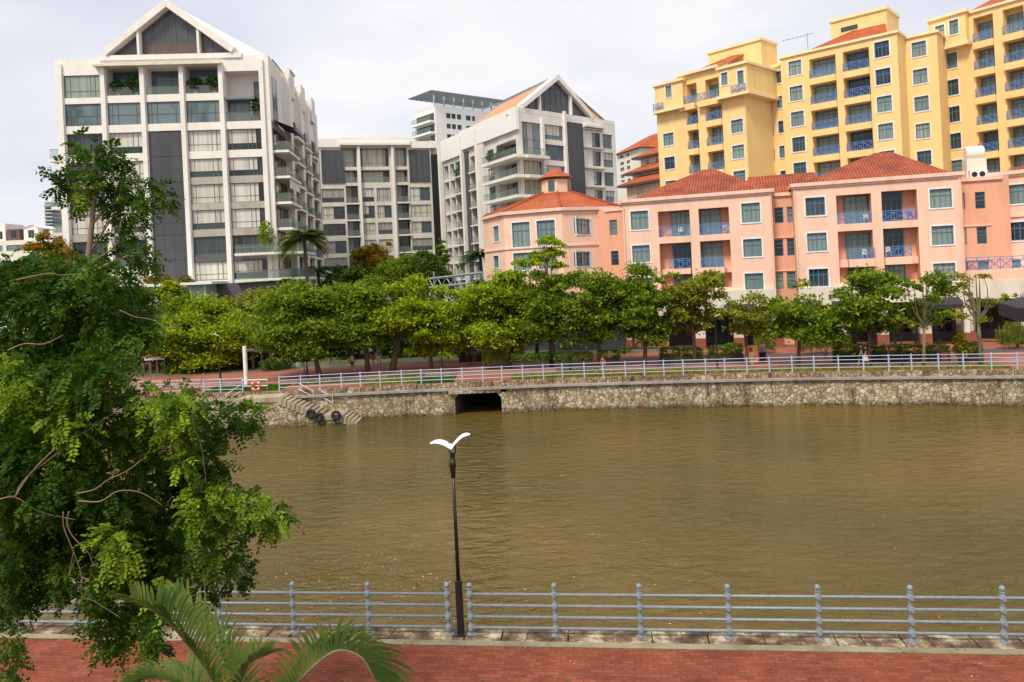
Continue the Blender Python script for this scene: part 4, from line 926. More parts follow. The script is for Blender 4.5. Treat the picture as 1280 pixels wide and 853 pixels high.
b = MB(); b.quad(bk(ug-.1,zgp-.3,.02), bk(ug-.1,zgp-.6,.7), bk(rcorner+1,H1+.5,.7), bk(rcorner+1,H1+.8,.02)); b.quad(bk(ug,zgp,.02), bk(ug,zgp,.7), bk(rend-.6,H1-.1,.7), bk(rend-.6,H1,.02)); b.build('roof', MT['orange'], C_)
b = MB(); b.quad(bk(ug,zgp-.1,.04), bk(rend-.6,H1-.1,.04), bk(rcorner+1,H1-.1,.04)); b.build('roof_wall', MT['white'], C_)
# awning + plants on C corner
p = FLt.P(LL-2.6, 1.9, CE[0]+.1)
b = MB(); b.quad(FLt.P(gu[0]-.2,.1,CE[0]+.4),FLt.P(LL-1,.1,CE[0]+.4),FLt.P(LL-1,2.0,CE[0]-.3),FLt.P(gu[0]-.2,2.0,CE[0]-.3)); b.build('awning', MT['greyroof'], C_)
bush('terrace_plants', FLt.P(gu[0]+.5, 1.1, CE[1]+.55), 1.4, .9, leafmat('terrace_leaf', (.04,.08,.015), (.09,.15,.02), (.2,.22,.03), .2), 'leafy plants on the top corner balcony of the orange roofed block', 'plants', None, 300, .22)
bush('terrace_plants', FLt.P(u9(300), -.2, CE[1]-stp_*0+.35), 1.6, .9, shrubm, 'green plants in an upper recessed balcony of the grey side wall', 'plants', None, 240, .22)
# ---------------------------------------------------------------- D: distant white tower with roof pergola
FD = Fac(c9(180,170), c9(500,210), 205.0)
Dd = empty('tower_block', FD.P(0,0,0), 'distant white tower block with a slatted pergola over its roof terrace', 'building')
ud = lambda x, y=230: FD.u(c9(x,y)); zd = lambda y, x=200: FD.z(c9(x,y))
b = MB(); hd = []
for y0, y1 in ((212,238),(265,290),(318,342),(370,395)):
    for xa, xb in ((235,258),(262,284),(290,312),(335,360),(366,382)): hd.append((ud(xa), ud(xb), zd(y1,260), zd(y0,260), .4))
shell(b, FD, ud(180), ud(560), 0, zd(172), 10, hd); b.build('wall', MT['white2'], Dd)
for a, c, e, f, d in hd: window(FD, Dd, a, c, e, f, .35, [.5], [], MT['frame'], MT['gdark'], ft=.1)
FDs = FD.side(ud(180)); FDs.t = -FD.n.copy(); FDs.n = -FD.t.copy()
for q, (y0, y1) in enumerate(((205,245),(262,302),(318,350),(375,405))):
    b = MB(); z0, z1 = zd(y1,180), zd(y0,180); b.fquad(FDs, .6, 9, z0, z1, .05); o = b.build('opening', MT['gdark'], Dd)
    b = MB(); b.fbox(FDs, .3, 9.5, 0, 1.6, z0-.6, z0); o = b.build('balcony', MT['white2'], Dd); glass_rail(FDs, o, .4, 9.4, z0, 1.2, 1.5)
b = MB()
zp = zd(108,175)
for k in range(16): u = ud(180)-1.5+ (ud(515)-ud(180)+2)*k/15; b.fbox(FD, u-.2, u+.2, -9, 2.0, zp-.25, zp)
for w_ in np.linspace(-9, 2.0, 16): b.fbox(FD, ud(180)-2.5, ud(515), w_-.14, w_+.14, zp-.1, zp+.12)
o = b.build('pergola', MT['steel'], Dd)
b = MB()
for k in range(8): u = ud(180)+(ud(515)-ud(180))*k/7; b.fbox(FD, u-.15, u+.15, -.5, -.2, zd(172), zp-.25)
b.build('post', MT['wframe'], o); glass_rail(FD, Dd, ud(180), ud(515), zd(172), 1.6, -.1)
# ---------------------------------------------------------------- E: pink hotel
E = empty('hotel_building', (22, 69, 0), 'long salmon pink building with blue balconies, orange tiled roofs and octagonal tower', 'building')
FE3 = Fac((992,231.5), (1205,215), 70.0)
FE2 = Fac((778,252), (967,235), 75.0, 70.6)
FE3 = Fac((992,231.5), (1205,215), 70.0, 66.3)
zc3 = FE3.z((992,230)); zc2 = FE2.z((870,243)); 
def ewin(F, x0, x1, yr, y0, y1, xr, w=0, holes=None, sur=True, m=None):
    u0, u1 = F.u((x0,yr)), F.u((x1,yr)); z0, z1 = F.z((xr,y1)), F.z((xr,y0)); return (u0,u1,z0,z1,sur)
def do_windows(F, lst, par=E, w=0):
    for (u0,u1,z0,z1,sur) in lst:
        if sur: window(F, par, u0, u1, z0, z1, .18, [.5], [.66], MT['bframe'], MT[random.choice(['green','green','green','green','gdark','sheer'])], surround=MT['wframe'], ft=.075, thin=(.25,.75), w=w)
        else: window(F, par, u0, u1, z0, z1, .18, [], [.5,.75], MT['bframe'], MT['gdark'] if random.random() < .5 else MT['green'], ft=.06, w=w)
ARC = 5.35; ARB = 3.75       # cream arcade beam
def arcade(F, u0, u1, n, D=3.2, cols_at=None):
    us = [u0+(u1-u0)*k/n for k in range(n+1)]
    b = MB(); hs = [(us[k]+.45, us[k+1]-.45, 0, ARB, .9) for k in range(n)]
    wall(b, F, u0, u1, 0, ARC, hs, .55); b.fquad(F, u0, u1, 0, .01, .55)
    b.quad(F.P(u0,.55,ARC),F.P(u1,.55,ARC),F.P(u1,0,ARC),F.P(u0,0,ARC)); b.quad(F.P(u0,.55,0),F.P(u0,-.35,0),F.P(u0,-.35,ARC),F.P(u0,.55,ARC)); b.quad(F.P(u1,.55,0),F.P(u1,-.35,0),F.P(u1,-.35,ARC),F.P(u1,.55,ARC))
    b.quad(F.P(u0,-.3,ARB),F.P(u1,-.3,ARB),F.P(u1,-3.6,ARB),F.P(u0,-3.6,ARB)); b.build('arcade', MT['creams'], E)
    for u in us: b = MB(); b.fbox(F, u-.47, u+.47, -.37, .57, .0, .95); b.build('column_base', MT['brickred'], E)
    b = MB(); b.fquad(F, u0, u1, 0, ARB, -3.6); b.build('shop_front', MT['darkgrey'] , E)
    for k in range(n):
        a, c = us[k]+.3, us[k+1]-.3
        if k % 3 == 1: window(F, E, a+.3, a+(c-a)*.55, .9, 3.2, 3.5, [.5], [.75], MT['frame'], MT['gdark'], name='shop_window'); window(F, E, a+(c-a)*.65, c-.3, .02, 2.9, 3.5, [.5], [], MT['wood'], MT['gdark'], name='shop_door')
        else: window(F, E, a, c, .7, 3.3, 3.5, [.25,.5,.75], [.8], MT['frame'], MT['gdark'], name='shop_window')
def pink_block(F, u0, u1, zt, wins, bays, D=12, n=4, name='wall', cornice=True):
    holes = [(a,c,e,f,.22) for a,c,e,f,s in wins]
    for by in bays: holes.append((by['u0'], by['u1'], by['z0'], by['z1'], 1.3))
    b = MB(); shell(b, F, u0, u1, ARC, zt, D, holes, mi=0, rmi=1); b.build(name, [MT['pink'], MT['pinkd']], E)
    do_windows(F, wins)
    if cornice:
        b = MB(); b.fbox(F, u0-.25, u1+.25, -D, .28, zt-.32, zt+.0); b.fbox(F, u0-.12, u1+.12, -.2, .14, zt-.5, zt-.32); b.build('cornice', MT['pinkt'], E)
def bays_for(F, x0, x1, yr, rows, xr, narrow=None, doorx=None):
    """rows: list of (ytop opening, yrail top, yslab top, yslab bottom); makes one tall recess with slabs"""
    u0, u1 = F.u((x0,yr)), F.u((x1,yr)); z1 = F.z((xr,rows[0][0])); z0 = ARC+.3
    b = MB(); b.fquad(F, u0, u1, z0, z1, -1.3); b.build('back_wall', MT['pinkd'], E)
    for k, (yt, yr_, ys, yb) in enumerate(rows):
        zt, zr_, zs, zb = F.z((xr,yt)), F.z((xr,yr_)), F.z((xr,ys)), F.z((xr,yb))
        nx = narrow[k] if narrow else None
        a, c = (F.u((nx[0],ys)), F.u((nx[1],ys))) if nx else (u0, u1)
        pr = .35 if nx else .02
        b = MB(); b.fbox(F, a, c, -1.28, pr, zb, zs)
        if nx: b.fbox(F, u0, u1, -1.28, -.6, zb, zs)
        o = b.build('balcony', MT['pink'], E)
        blue_rail(F, o, a+.02, c-.02, zs, max(.95, zr_-zs), pr-.06)
        dx = doorx if doorx else (.25,.95)
        da, dc = u0+(u1-u0)*dx[0], u0+(u1-u0)*dx[1]
        window(F, E, da, dc, zs+.02, zt-.05, 1.2, [.5], [.78], MT['bframe'], MT['green'] if random.random() < .7 else MT['gdark'], ft=.075, thin=(.25,.75), name='balcony_door')
    return dict(u0=u0, u1=u1, z0=z0, z1=z1)
# E2
f = lambda x, y: c5(x,y)
rows2 = [(263,281.5,295.3,303.5),(304,324,336,343),(344,364.5,376,384)]
x_ = lambda v: 590+v/3.657
b2a = bays_for(FE2, x_(855), x_(1000), 300, rows2, 850, [None,(x_(903),x_(1001)),(x_(903),x_(1001))], (.38,.98))
b2b = bays_for(FE2, x_(1041), x_(1180), 300, [(260,279,293,301),(302,322,334,341.5),(343,364,376,384)], 893, [None,(x_(1047),x_(1156)),(x_(1047),x_(1156))], (.02,.70))
w2 = []
for (a, c, xr) in ((788.5,810.5,799.5),(927.5,950.5,939)):
    for z0, z1 in ((FE2.z((799.5,287)), FE2.z((799.5,264))), (FE2.z((799.5,328)), FE2.z((799.5,307))), (FE2.z((939,362)), FE2.z((939,342)))):
        w2.append((FE2.u((a,275)), FE2.u((c,275)), z0, z1, True))
pink_block(FE2, FE2.u((779.5,300)), FE2.u((966.5,290)), zc2, w2, [b2a, b2b])
arcade(FE2, FE2.u((779.5,300)), FE2.u((966.5,290)), 4)
# link 2-3
FL3 = FE3.shift(-1.8)
xx = lambda v: 930+v/3.657
wl = []
for y0, y1 in ((259,278.5),(299,320),(340.5,361)):
    for a, c in ((139,180),(197,236)): wl.append((FL3.u((xx(a),y0+10)), FL3.u((xx(c),y0+10)), FL3.z((xx(187),y1)), FL3.z((xx(187),y0)), False))
b = MB(); ua, ub = FL3.u((964,300)), FL3.u((1000,300)); zl = FL3.z((xx(187),241)); shell(b, FL3, ua-1.5, ub+1.5, 0, zl, 8, [(a,c,e,f_,.2) for a,c,e,f_,s in wl]); b.build('link_wall', MT['pinkd'], E); do_windows(FL3, wl)
b = MB(); b.fbox(FL3, ua, ub, -.1, .2, zl-.3, zl+.02); b.build('cornice', MT['pinkt'], E)
for y in (297.5, 339): b = MB(); b.fbox(FL3, ua, ub, 0, .1, FL3.z((981,y)), FL3.z((981,y))+.1); b.build('string_course', MT['pinkt'], E)
# E3
rows3a = [(243,266,279.5,288.5),(291,312,324,334),(334,357,368,377)]
b3a = bays_for(FE3, xx(430), xx(590), 300, rows3a, xx(510), [None,(xx(478),xx(597)),(xx(484),xx(597))], (.28,.97))
b3b = bays_for(FE3, xx(637), xx(800), 300, [(238,262.5,276,285),(285,309,321,330.5),(331,354,366,375)], xx(715), [None,(xx(643),xx(765)),(xx(645),xx(765))], (.02,.66))
w3 = []
for a, c, xr in ((285,374,330),(855,955,905)):
    for y0, y1 in ((247,269.5),(291.5,314),(336.5,358.5)): w3.append((FE3.u((xx(a),280)), FE3.u((xx(c),280)), FE3.z((xx(330),y1)), FE3.z((xx(330),y0)), True))
pink_block(FE3, FE3.u((994.5,300)), FE3.u((1204,280)), zc3, w3, [b3a, b3b])
arcade(FE3, FE3.u((994.5,300)), FE3.u((1204,280)), 4)
# link 3-4
F34 = FE3.shift(-1.6); wl = []
for y0, y1 in ((240,261),(284,305),(327,338)):
    wl.append((F34.u((xx(1060),270)), F34.u((xx(1106),270)), F34.z((xx(1082),y1)), F34.z((xx(1082),y0)), False)); wl.append((F34.u((xx(1006),270)), F34.u((xx(1013),270)), F34.z((xx(1082),y1)), F34.z((xx(1082),y0)), False))
b = MB(); ua, ub = F34.u((1203,300)), F34.u((1240,300)); zl = F34.z((1220,222)); shell(b, F34, ua-1, ub+1.5, ARC, zl, 8, [(a,c,e,f_,.2) for a,c,e,f_,s in wl]); b.build('link_wall', MT['pinkd'], E); do_windows(F34, wl)
b = MB(); b.fbox(F34, ua, ub+1, -.1, .2, zl-.3, zl+.02); b.build('cornice', MT['pinkt'], E)
for y in (283, 326): b = MB(); b.fbox(F34, ua, ub, 0, .1, F34.z((1220,y)), F34.z((1220,y))+.12); b.build('string_course', MT['pinkt'], E)
# E4
FE4 = Fac((1243,216), (1280,211.5), 68.0, 66.6); w4 = []
for y0, y1, xa, xb in ((231,255,1259,1288),(278,301,1260,1288),(324.5,348,1261.5,1273)): w4.append((FE4.u((xa,270)), FE4.u((xb,270)), FE4.z((1270,y1)), FE4.z((1270,y0)), True))
zc4 = FE4.z((1262,214))
w4 += [(a+5.5, c+5.5, e, g, s) for a,c,e,g,s in w4]
pink_block(FE4, FE4.u((1243,290)), FE4.u((1243,290))+22, zc4, w4, [])
b = MB(); zz = FE4.z((1262,272)); b.fbox(FE4, FE4.u((1243,290))-.05, FE4.u((1243,290))+22, .004, .14, zz, zz+.2)
b.build('string_course', MT['pinkt'], E)
arcade(FE4.shift(2.2), FE4.u((1214,360)), FE4.u((1243,290))+20, 5)
FT = FE4.shift(2.6); b = MB(); b.fbox(FT, FT.u((1209,360)), FT.u((1243,290))+20, -4, .1, ARC-.1, ARC+.9); o = b.build('terrace', MT['pink'], E)
blue_rail(FT, o, FT.u((1209,360)), FT.u((1243,290))+20, ARC+.9, 1.1, 0)
# E1 octagonal tower
F1 = Fac((630,266), (702,258.5), 77.5); F1 = Fac((630,266),(702,258.5), 79.5, 77.0)
zc1 = F1.z((665,262.5))
uo0, uo1 = F1.u((631,300)), F1.u((703.5,300)); side = uo1-uo0
def octpts(F, cu, cw, r, k0=math.pi/8): return [(cu+r*math.cos(k0+math.pi/4*k), cw+r*math.sin(k0+math.pi/4*k)) for k in range(8)]
ro = side/2/math.sin(math.pi/8); cuo = (uo0+uo1)/2; cwo = -ro*math.cos(math.pi/8)
op = octpts(F1, cuo, cwo, ro); opw = [Vector(F1.P(u, w_, 0)).xy for u, w_ in op]
def face_fac(p, q):
    g = Fac.__new__(Fac); g.init(p, q); return g
faces = []
for k in range(8):
    p, q = opw[k], opw[(k+1)%8]; mid_ = (p+q)/2; outw = mid_-Vector(F1.P(cuo,cwo,0)).xy
    if (q-p).x < 0: p, q = q, p
    g = Fac.__new__(Fac); g.o = p; g.t = (q-p).normalized(); n_ = Vector((g.t.y,-g.t.x)); g.n = n_ if n_.dot(outw) > 0 else -n_; faces.append((g, mid_))
faces_sorted = sorted(faces, key=lambda t_: t_[1].y)
for g, mid_ in faces:
    wl = []
    vis = g.n.dot(-mid_) > 0
    if vis and abs(g.n.dot(F1.n)) > .98:
        for (xa, xb) in ((640.3,662.5),(671.3,694)):
            wl.append((g.u((xa,290)), g.u((xb,290)), g.z((665,308)), g.z((665,277)), True)); wl.append((g.u((xa,290)), g.u((xb,290)), g.z((665,337)), g.z((665,315.5)), True))
    elif vis:
        if mid_.x > opw[0].x*0+Vector(F1.P(cuo,cwo,0)).x: xs_ = (720,737.5,729)
        else: xs_ = (617,623.8,620)
        for y0, y1 in (((274,293),(315,333)) if xs_[2] > 700 else ((283,302),(320,335))):
            wl.append((g.u((xs_[0],(y0+y1)/2)), g.u((xs_[1],(y0+y1)/2)), g.z((xs_[2],y1)), g.z((xs_[2],y0)), True))
    b = MB(); wall(b, g, 0, side, 0, zc1, [(a,c,e,f_,.2) for a,c,e,f_,s in wl]); b.build('tower_wall', [MT['pink'], MT['pinkd']], E); do_windows(g, wl)
    b = MB(); b.fbox(g, -.12, side+.12, -.1, .28, zc1-.32, zc1); b.build('cornice', MT['pinkt'], E); b = MB(); zsc = F1.z((666,310.5)); b.fbox(g, -.06, side+.06, -.1, .12, zsc, zsc+.16); b.build('string_course', MT['pinkt'], E)
def octroof(mb, cu, cw, r0, z0, r1, z1):
    a, c = octpts(F1, cu, cw, r0), octpts(F1, cu, cw, r1)
    for k in range(8):
        k2 = (k+1)%8; P3 = [Vector(F1.P(*a[k],z0)), Vector(F1.P(*a[k2],z0)), Vector(F1.P(*c[k2],z1)), Vector(F1.P(*c[k],z1))]
        e = (P3[1]-P3[0]).normalized(); n = (P3[1]-P3[0]).cross(P3[3]-P3[0]).normalized(); v = n.cross(e)
        mb.quad(*P3, uv=[((q-P3[0]).dot(e), (q-P3[0]).dot(v)) for q in P3])
Fc = F1.shift(cwo); ztur = Fc.z((689,246.5)); zdr = Fc.z((688,224)); zap = Fc.z((687,210.5))
b = MB(); octroof(b, cuo, cwo, ro+.1, zc1, 2.1, ztur+.3); b.build('roof', MT['tile'], E)
b = MB(); a = octpts(F1, cuo, cwo, ro+.1)
for k in range(8): b.tube([F1.P(*a[k],zc1+.03), F1.P(*octpts(F1,cuo,cwo,2.1)[k],ztur+.33)], .12, 6)
b.build('roof_ridge', MT['tile'], E)
rt = 1.62
b = MB(); octroof(b, cuo, cwo, rt, ztur-.5, rt, zdr); octroof(b, cuo, cwo, rt+.25, ztur-.5, rt+.22, ztur+.3); o = b.build('turret', MT['pink'], E)
b = MB(); octroof(b, cuo, cwo, rt+.45, zdr, .02, zap); b.build('roof', MT['tile'], o)
b = MB(); octroof(b, cuo, cwo, rt+.05, zdr-.25, rt+.42, zdr-.02); b.build('eave', MT['brownp'], o)
for k in range(0,8,2):
    a_ = math.pi/4*k; g = Fac.__new__(Fac); cc = Vector(F1.P(cuo, cwo, 0)).xy; n_ = (F1.t*math.cos(a_)+F1.n*math.sin(a_)); g.n = n_; g.t = Vector((-n_.y, n_.x)); g.o = cc+n_*(rt*math.cos(math.pi/8)+.03)
    b = MB(); b.fbox(g, -.36, .36, 0, .05, ztur+.5, zdr-.35); b.build('window', MT['gblue'], o)
# link 1-2
F12 = F1.shift(-1.2); F12 = Fac((757,262), (782,262.5), 78.0, 77.0); wl = []
for y0, y1 in ((275,294),(314,332)): wl.append((F12.u((762,285)), F12.u((771.5,285)), F12.z((767,y1)), F12.z((767,y0)), False))
b = MB(); zl = F12.z((768,261)); shell(b, F12, F12.u((757,285))-1.5, F12.u((782,285))+1, 0, zl, 8, [(a,c,e,f_,.2) for a,c,e,f_,s in wl]); b.build('link_wall', MT['pinkd'], E); do_windows(F12, wl)
b = MB(); b.fbox(F12, F12.u((757,285)), F12.u((782,285)), -.1, .15, zl-.25, zl); b.build('cornice', MT['pinkt'], E)
b = MB(); F1g = F1.shift(.6); b.fbox(F1, uo0-4.5, uo1+6, .3, 1.2, ARB-.6, ARC-1.0); b.build('canopy', MT['creams'], E)
b = MB(); b.fbox(F1, uo0-2, uo1+6, .02, .25, .0, ARB-.6); b.build('shop_front', MT['gdark'], E)
# roofs
def roof(F, px0, px1, peak0, peak1, zt, D=13, wr=-6.5, u0=None, u1=None):
    Fr = F.shift(wr); a = F.shift(-.4)
    z1 = Fr.z(peak0); b = MB(); hip(b, F, u0, u1, -.35, -D, zt-.05, z1, Fr.u(peak0), Fr.u(peak1), wr); b.build('roof', MT['tiled'], E)
roof(FE2, 0, 0, (878,212.5), (892,212), zc2, u0=FE2.u((786,247)), u1=FE2.u((962,238)))
roof(FE3, 0, 0, (1093,191.5), (1113,191), zc3, u0=FE3.u((1000,229)), u1=FE3.u((1193,215)))
roof(FE4, 0, 0, (1330,190), (1345,190), zc4, u0=FE4.u((1250,214)), u1=FE4.u((1250,214))+21)
b = MB(); hip(b, FL3, FL3.u((930,230)), FL3.u((1030,230)), -.2, -6, zc2-.3, zc2+1.7, FL3.u((930,230))+.5, FL3.u((1030,230))-.5); b.build('roof', MT['tiled'], E)
# water tank with air conditioners on the link roof
FW = FE3.shift(-5); zt0, zt1 = FW.z((1217,200.5)), FW.z((1217,183)); u0, u1 = FW.u((1206,192)), FW.u((1229,192)); rt_ = (zt1-zt0)/2
root = empty('water_tank', FW.P((u0+u1)/2, 0, zt0-1.8), 'white cylindrical water tank on a frame above the pink roof link', 'tank')
b = MB(); b.tube([FW.P(u0,0,zt0+rt_), FW.P(u0+.08,0,zt0+rt_), FW.P(u1-.08,0,zt0+rt_), FW.P(u1,0,zt0+rt_)], [rt_*.86, rt_, rt_, rt_*.86], 20); b.build('drum', MT['creamw'], root, smooth=False)
b = MB(); b.fbox(FW, u0-.05, u1+.05, -rt_, rt_, zt0-1.0, zt0+.1); b.build('frame', MT['creams'], root)
b = MB(); b.fbox(FW, u0-.1, u0+.05, -rt_, rt_, zl-1, zt0-1); b.fbox(FW, u1-.05, u1+.1, -rt_, rt_, zl-1, zt0-1); b.build('leg', MT['creams'], root)
for k in (0,1):
    c = u0+(u1-u0)*(.3+.42*k); r0 = empty('air_conditioner', FW.P(c, .9, zl), ('left' if k == 0 else 'right')+' one of the two air conditioner units under the white tank', 'air conditioner', 'air conditioners under the tank')
    b = MB(); b.fbox(FW, c-.33, c+.33, .3, .9, zt0-1.7, zt0-1.05); b.build('casing', MT['white2'], r0); b = MB(); q = Vector(FW.P(c, .92, zt0-1.38)); b.tube([q, q+Vector((FW.n.x,FW.n.y,0))*.03], .24, 14); b.build('fan', MT['black'], r0)
# awnings on the arcade
for (F, xa, xb, y0, y1, lab) in ((FE3, 1143, 1199, 386, 393.5, 'awning'),(FE3, 1040, 1100, 390, 397, 'awning'),(FE2, 905, 945, 398, 405, 'awning')):
    G = F.shift(.6); a, c = G.u((xa,390)), G.u((xb,390)); z = ARB+.15
    b = MB(); b.box8([F.P(a,1.9,z-.55),F.P(c,1.9,z-.55),F.P(c,.6,z-.1),F.P(a,.6,z-.1),F.P(a,1.9,z-.4),F.P(c,1.9,z-.4),F.P(c,.6,z+.15),F.P(a,.6,z+.15)]); b.fbox(F, a, c, 1.86, 1.9, z-.75, z-.5); b.build('awning', MT['awn'], E)
# ---------------------------------------------------------------- F: yellow apartment block
Y = empty('apartment_building', at(1080,300,92), 'tall yellow apartment block with blue balconies rising behind the pink hotel', 'building')
def yblock(F, ua, ub, zt, wins, bays, D, nm='wall', rows_z=None):
    holes = [(a,c,e,g,.2) for a,c,e,g,s in wins]
    for (a, c, z0, z1) in bays: holes.append((a, c, z0, z1, 1.2))
    b = MB(); shell(b, F, ua, ub, 0, zt, D, holes); b.build(nm, MT['yellow'], Y)
    b = MB(); b.fbox(F, ua-.2, ub+.2, -D, .22, zt-.28, zt); b.build('cornice', MT['yellowt'], Y)
    for (a,c,e,g,s) in wins:
        window(F, Y, a, c, e, g, .16, [.5], [.66], MT['bframe'], MT['green'] if random.random() < .8 else MT['gdark'], surround=MT['wframe'] if s else None, ft=.08, thin=(.25,.75) if s else ())
def ybays(F, a, c, z0, z1, slabs, h=2.3, off=0.35, first_wide=True):
    b = MB(); b.fquad(F, a, c, z0, z1, -1.2); b.build('back_wall', MT['yellow'], Y)
    for k, zs in enumerate(slabs):
        if zs < 1: continue
        b = MB(); b.fbox(F, a-(0 if first_wide else 0), c, -1.18, off, zs-.75, zs); o = b.build('balcony', MT['yellow'], Y)
        blue_rail(F, o, a+.03, c-.03, zs, 1.0, off-.06)
        window(F, Y, a+.12, c-.05, zs+.02, min(zs+h+.03, z1-.1), 1.1, [.5], [.78], MT['bframe'], MT['green'] if random.random() < .75 else MT['gdark'], ft=.08, thin=(.25,.75), name='balcony_door')
ST = 3.1
# Y1
G1 = Fac(c4(142,427), c4(363,383), 100.0)
U = lambda x, y=440: G1.u(c4(x,y))
zw = [(G1.z(c4(363,425)), G1.z(c4(363,383)))]
zw = [(zw[0][0]+ST*(1-k), zw[0][1]+ST*(1-k)) for k in range(8)]
wins = []
for k, (z0, z1) in enumerate(zw):
    if z1 < 2: continue
    wins.append((U(126), U(159), z0, z1, True)); wins.append((U(345), U(383), z0, z1, True))
sl = [G1.z(c4(290,385))+ST*(1-k) for k in range(8)]          # balcony floors
zt = G1.z(c4(240,225)); bz1 = G1.z(c4(240,262))
bays = [(U(207), U(240), 2, bz1), (U(268), U(318), 2, bz1)]
zpl = G1.z(c4(340,310))       # projecting top storeys begin
yblock(G1, U(108), U(393), zpl+.1, [w_ for w_ in wins if w_[3] < zpl], [(a,c,z0,zpl) for a,c,z0,_ in bays], 8.0)
for a, c, z0, z1 in bays: ybays(G1, a, c, z0, zpl, [s_ for s_ in sl if s_ < zpl-1.5])
# top storey
Gt = G1.shift(.7)
ztop = Gt.z(c4(130,262)); zright = G1.z(c4(340,200))
def simple_top(F, ua, ub, z0, z1, ws, D, bal=None):
    b = MB(); shell(b, F, ua, ub, z0, z1, D, [(a,c,e,g,.2) for a,c,e,g in ws]); b.build('top_storey', MT['yellow'], Y)
    b = MB(); b.fbox(F, ua-.2, ub+.2, -D, .25, z1-.3, z1+.02); b.build('cornice', MT['yellowt'], Y); b = MB(); b.fbox(F, ua-.25, ub+.25, -D, .3, z0-.25, z0+.12); b.build('string_course', MT['yellowt'], Y)
    for a,c,e,g in ws: window(F, Y, a, c, e, g, .16, [.5], [.66], MT['bframe'], MT['green'], surround=MT['wframe'], ft=.07)
UT = lambda x, y=300: Gt.u(c4(x,y))
simple_top(Gt, UT(98), UT(188), zpl, ztop-.1, [(UT(134),UT(153),Gt.z(c4(143,312)),Gt.z(c4(143,275)))], 6); blue_rail(Gt, Y, UT(96), UT(128), zpl+.1, .9, .35)
simple_top(Gt, UT(305), UT(396), zpl, Gt.z(c4(325,212)), [(UT(314),UT(334),Gt.z(c4(325,272)),Gt.z(c4(325,232))),(UT(366),UT(386),Gt.z(c4(375,268)),Gt.z(c4(375,226)))], 9); blue_rail(Gt, Y, UT(348), UT(394), zpl+.1, .9, .35)
b = MB(); shell(b, G1, U(180), U(312), zpl, zt, 8, [(a,c,zpl,bz1,1.2) for a,c,_,_ in bays]); b.build('top_storey', MT['yellow'], Y)
b = MB(); b.fbox(G1, U(180), U(312), -8, .5, zt-.3, zt+.02); b.build('cornice', MT['yellowt'], Y)
for a, c, z0, z1 in bays: ybays(G1, a-.8, c, zpl, bz1, [zpl+.15], h=2.0, off=.7)
Gp = G1.shift(-5); b = MB(); b.fbox(Gp, Gp.u(c4(270,180)), Gp.u(c4(440,180)), -4, 0, zt-.5, Gp.z(c4(330,158))); o = b.build('roof_house', MT['yellow'], Y)
b = MB(); b.fbox(Gp, Gp.u(c4(265,180)), Gp.u(c4(443,180)), -4.2, .2, Gp.z(c4(330,158)), Gp.z(c4(330,150))); b.build('cornice', MT['yellowt'], o)
b = MB(); a0, a1 = U(190), U(330); Pq = [G1.P(a0,-.3,zt-.1), G1.P(a1,-.3,zt-.1), G1.P(a1,-5,Gp.z(c4(320,190))), G1.P(U(290),-5,Gp.z(c4(300,190)))]
e = (Vector(Pq[1])-Vector(Pq[0])).normalized(); b.quad(*Pq, uv=[((Vector(q)-Vector(Pq[0])).dot(e), (q[2]-Pq[0][2])*1.7) for q in Pq]); b.build('roof', MT['tile'], Y)
# link Y12
GL = G1.shift(-6.5); wl = []
for k in range(8):
    z0 = GL.z(c4(502,350))+ST*(1-k); z1 = z0+1.5
    if z1 < 2: continue
    wl.append((GL.u(c4(455,350)), GL.u(c4(476,350)), z0-.1, z1-.1, False)); wl.append((GL.u(c4(491,350)), GL.u(c4(512,350)), z0+.15, z1+.15, True))
yblock(GL, GL.u(c4(430,350)), GL.u(c4(560,350)), GL.z(c4(480,210)), wl, [], 6, 'link_wall')
# Y2
G2 = Fac(c4(548,275), c4(832,218), 93.5)
U2 = lambda x, y=300: G2.u(c4(x,y))
zr2 = (G2.z(c4(832,270)), G2.z(c4(832,220))); wins = []
for k in range(9):
    z0, z1 = zr2[0]+ST*(1-k), zr2[1]+ST*(1-k)
    if z1 < 2: continue
    wins.append((U2(531), U2(572), z0, z1, True)); wins.append((U2(808), U2(856), z0, z1, True))
zt2 = G2.z(c4(700,137)); bz2 = G2.z(c4(700,168)); sl = [G2.z(c4(750,310))+ST*(1-k) for k in range(9)]
bays = [(U2(598), U2(682), 2, bz2), (U2(706), U2(790), 2, bz2)]
yblock(G2, U2(505), U2(882), zt2, wins, bays, 4.0)
for a, c, z0, z1 in bays: ybays(G2, a, c, z0, z1, sl)
Gq = G2.shift(-4.5); b = MB(); b.fbox(Gq, Gq.u(c4(662,100)), Gq.u(c4(842,100)), -5, 0, zt2-.5, Gq.z(c4(750,52))); o = b.build('roof_house', MT['yellow'], Y)
b = MB(); b.fbox(Gq, Gq.u(c4(658,100)), Gq.u(c4(846,100)), -5.2, .2, Gq.z(c4(750,52)), Gq.z(c4(750,42))); b.build('cornice', MT['yellowt'], o)
b = MB(); b.fbox(Gq, Gq.u(c4(694,90)), Gq.u(c4(748,90)), .01, .06, Gq.z(c4(720,98)), Gq.z(c4(720,84))); b.build('window', MT['gdark'], o)
b = MB(); Pq = [G2.P(U2(562,160),-.3,zt2-.1), G2.P(U2(840,100),-.3,zt2-.1), G2.P(U2(800,100),-4.6,G2.shift(-4.6).z(c4(780,88))), G2.P(U2(690,100),-4.6,G2.shift(-4.6).z(c4(690,108)))]
e = (Vector(Pq[1])-Vector(Pq[0])).normalized(); b.quad(*Pq, uv=[((Vector(q)-Vector(Pq[0])).dot(e), (q[2]-Pq[0][2])*1.7) for q in Pq]); b.build('roof', MT['tile'], Y)
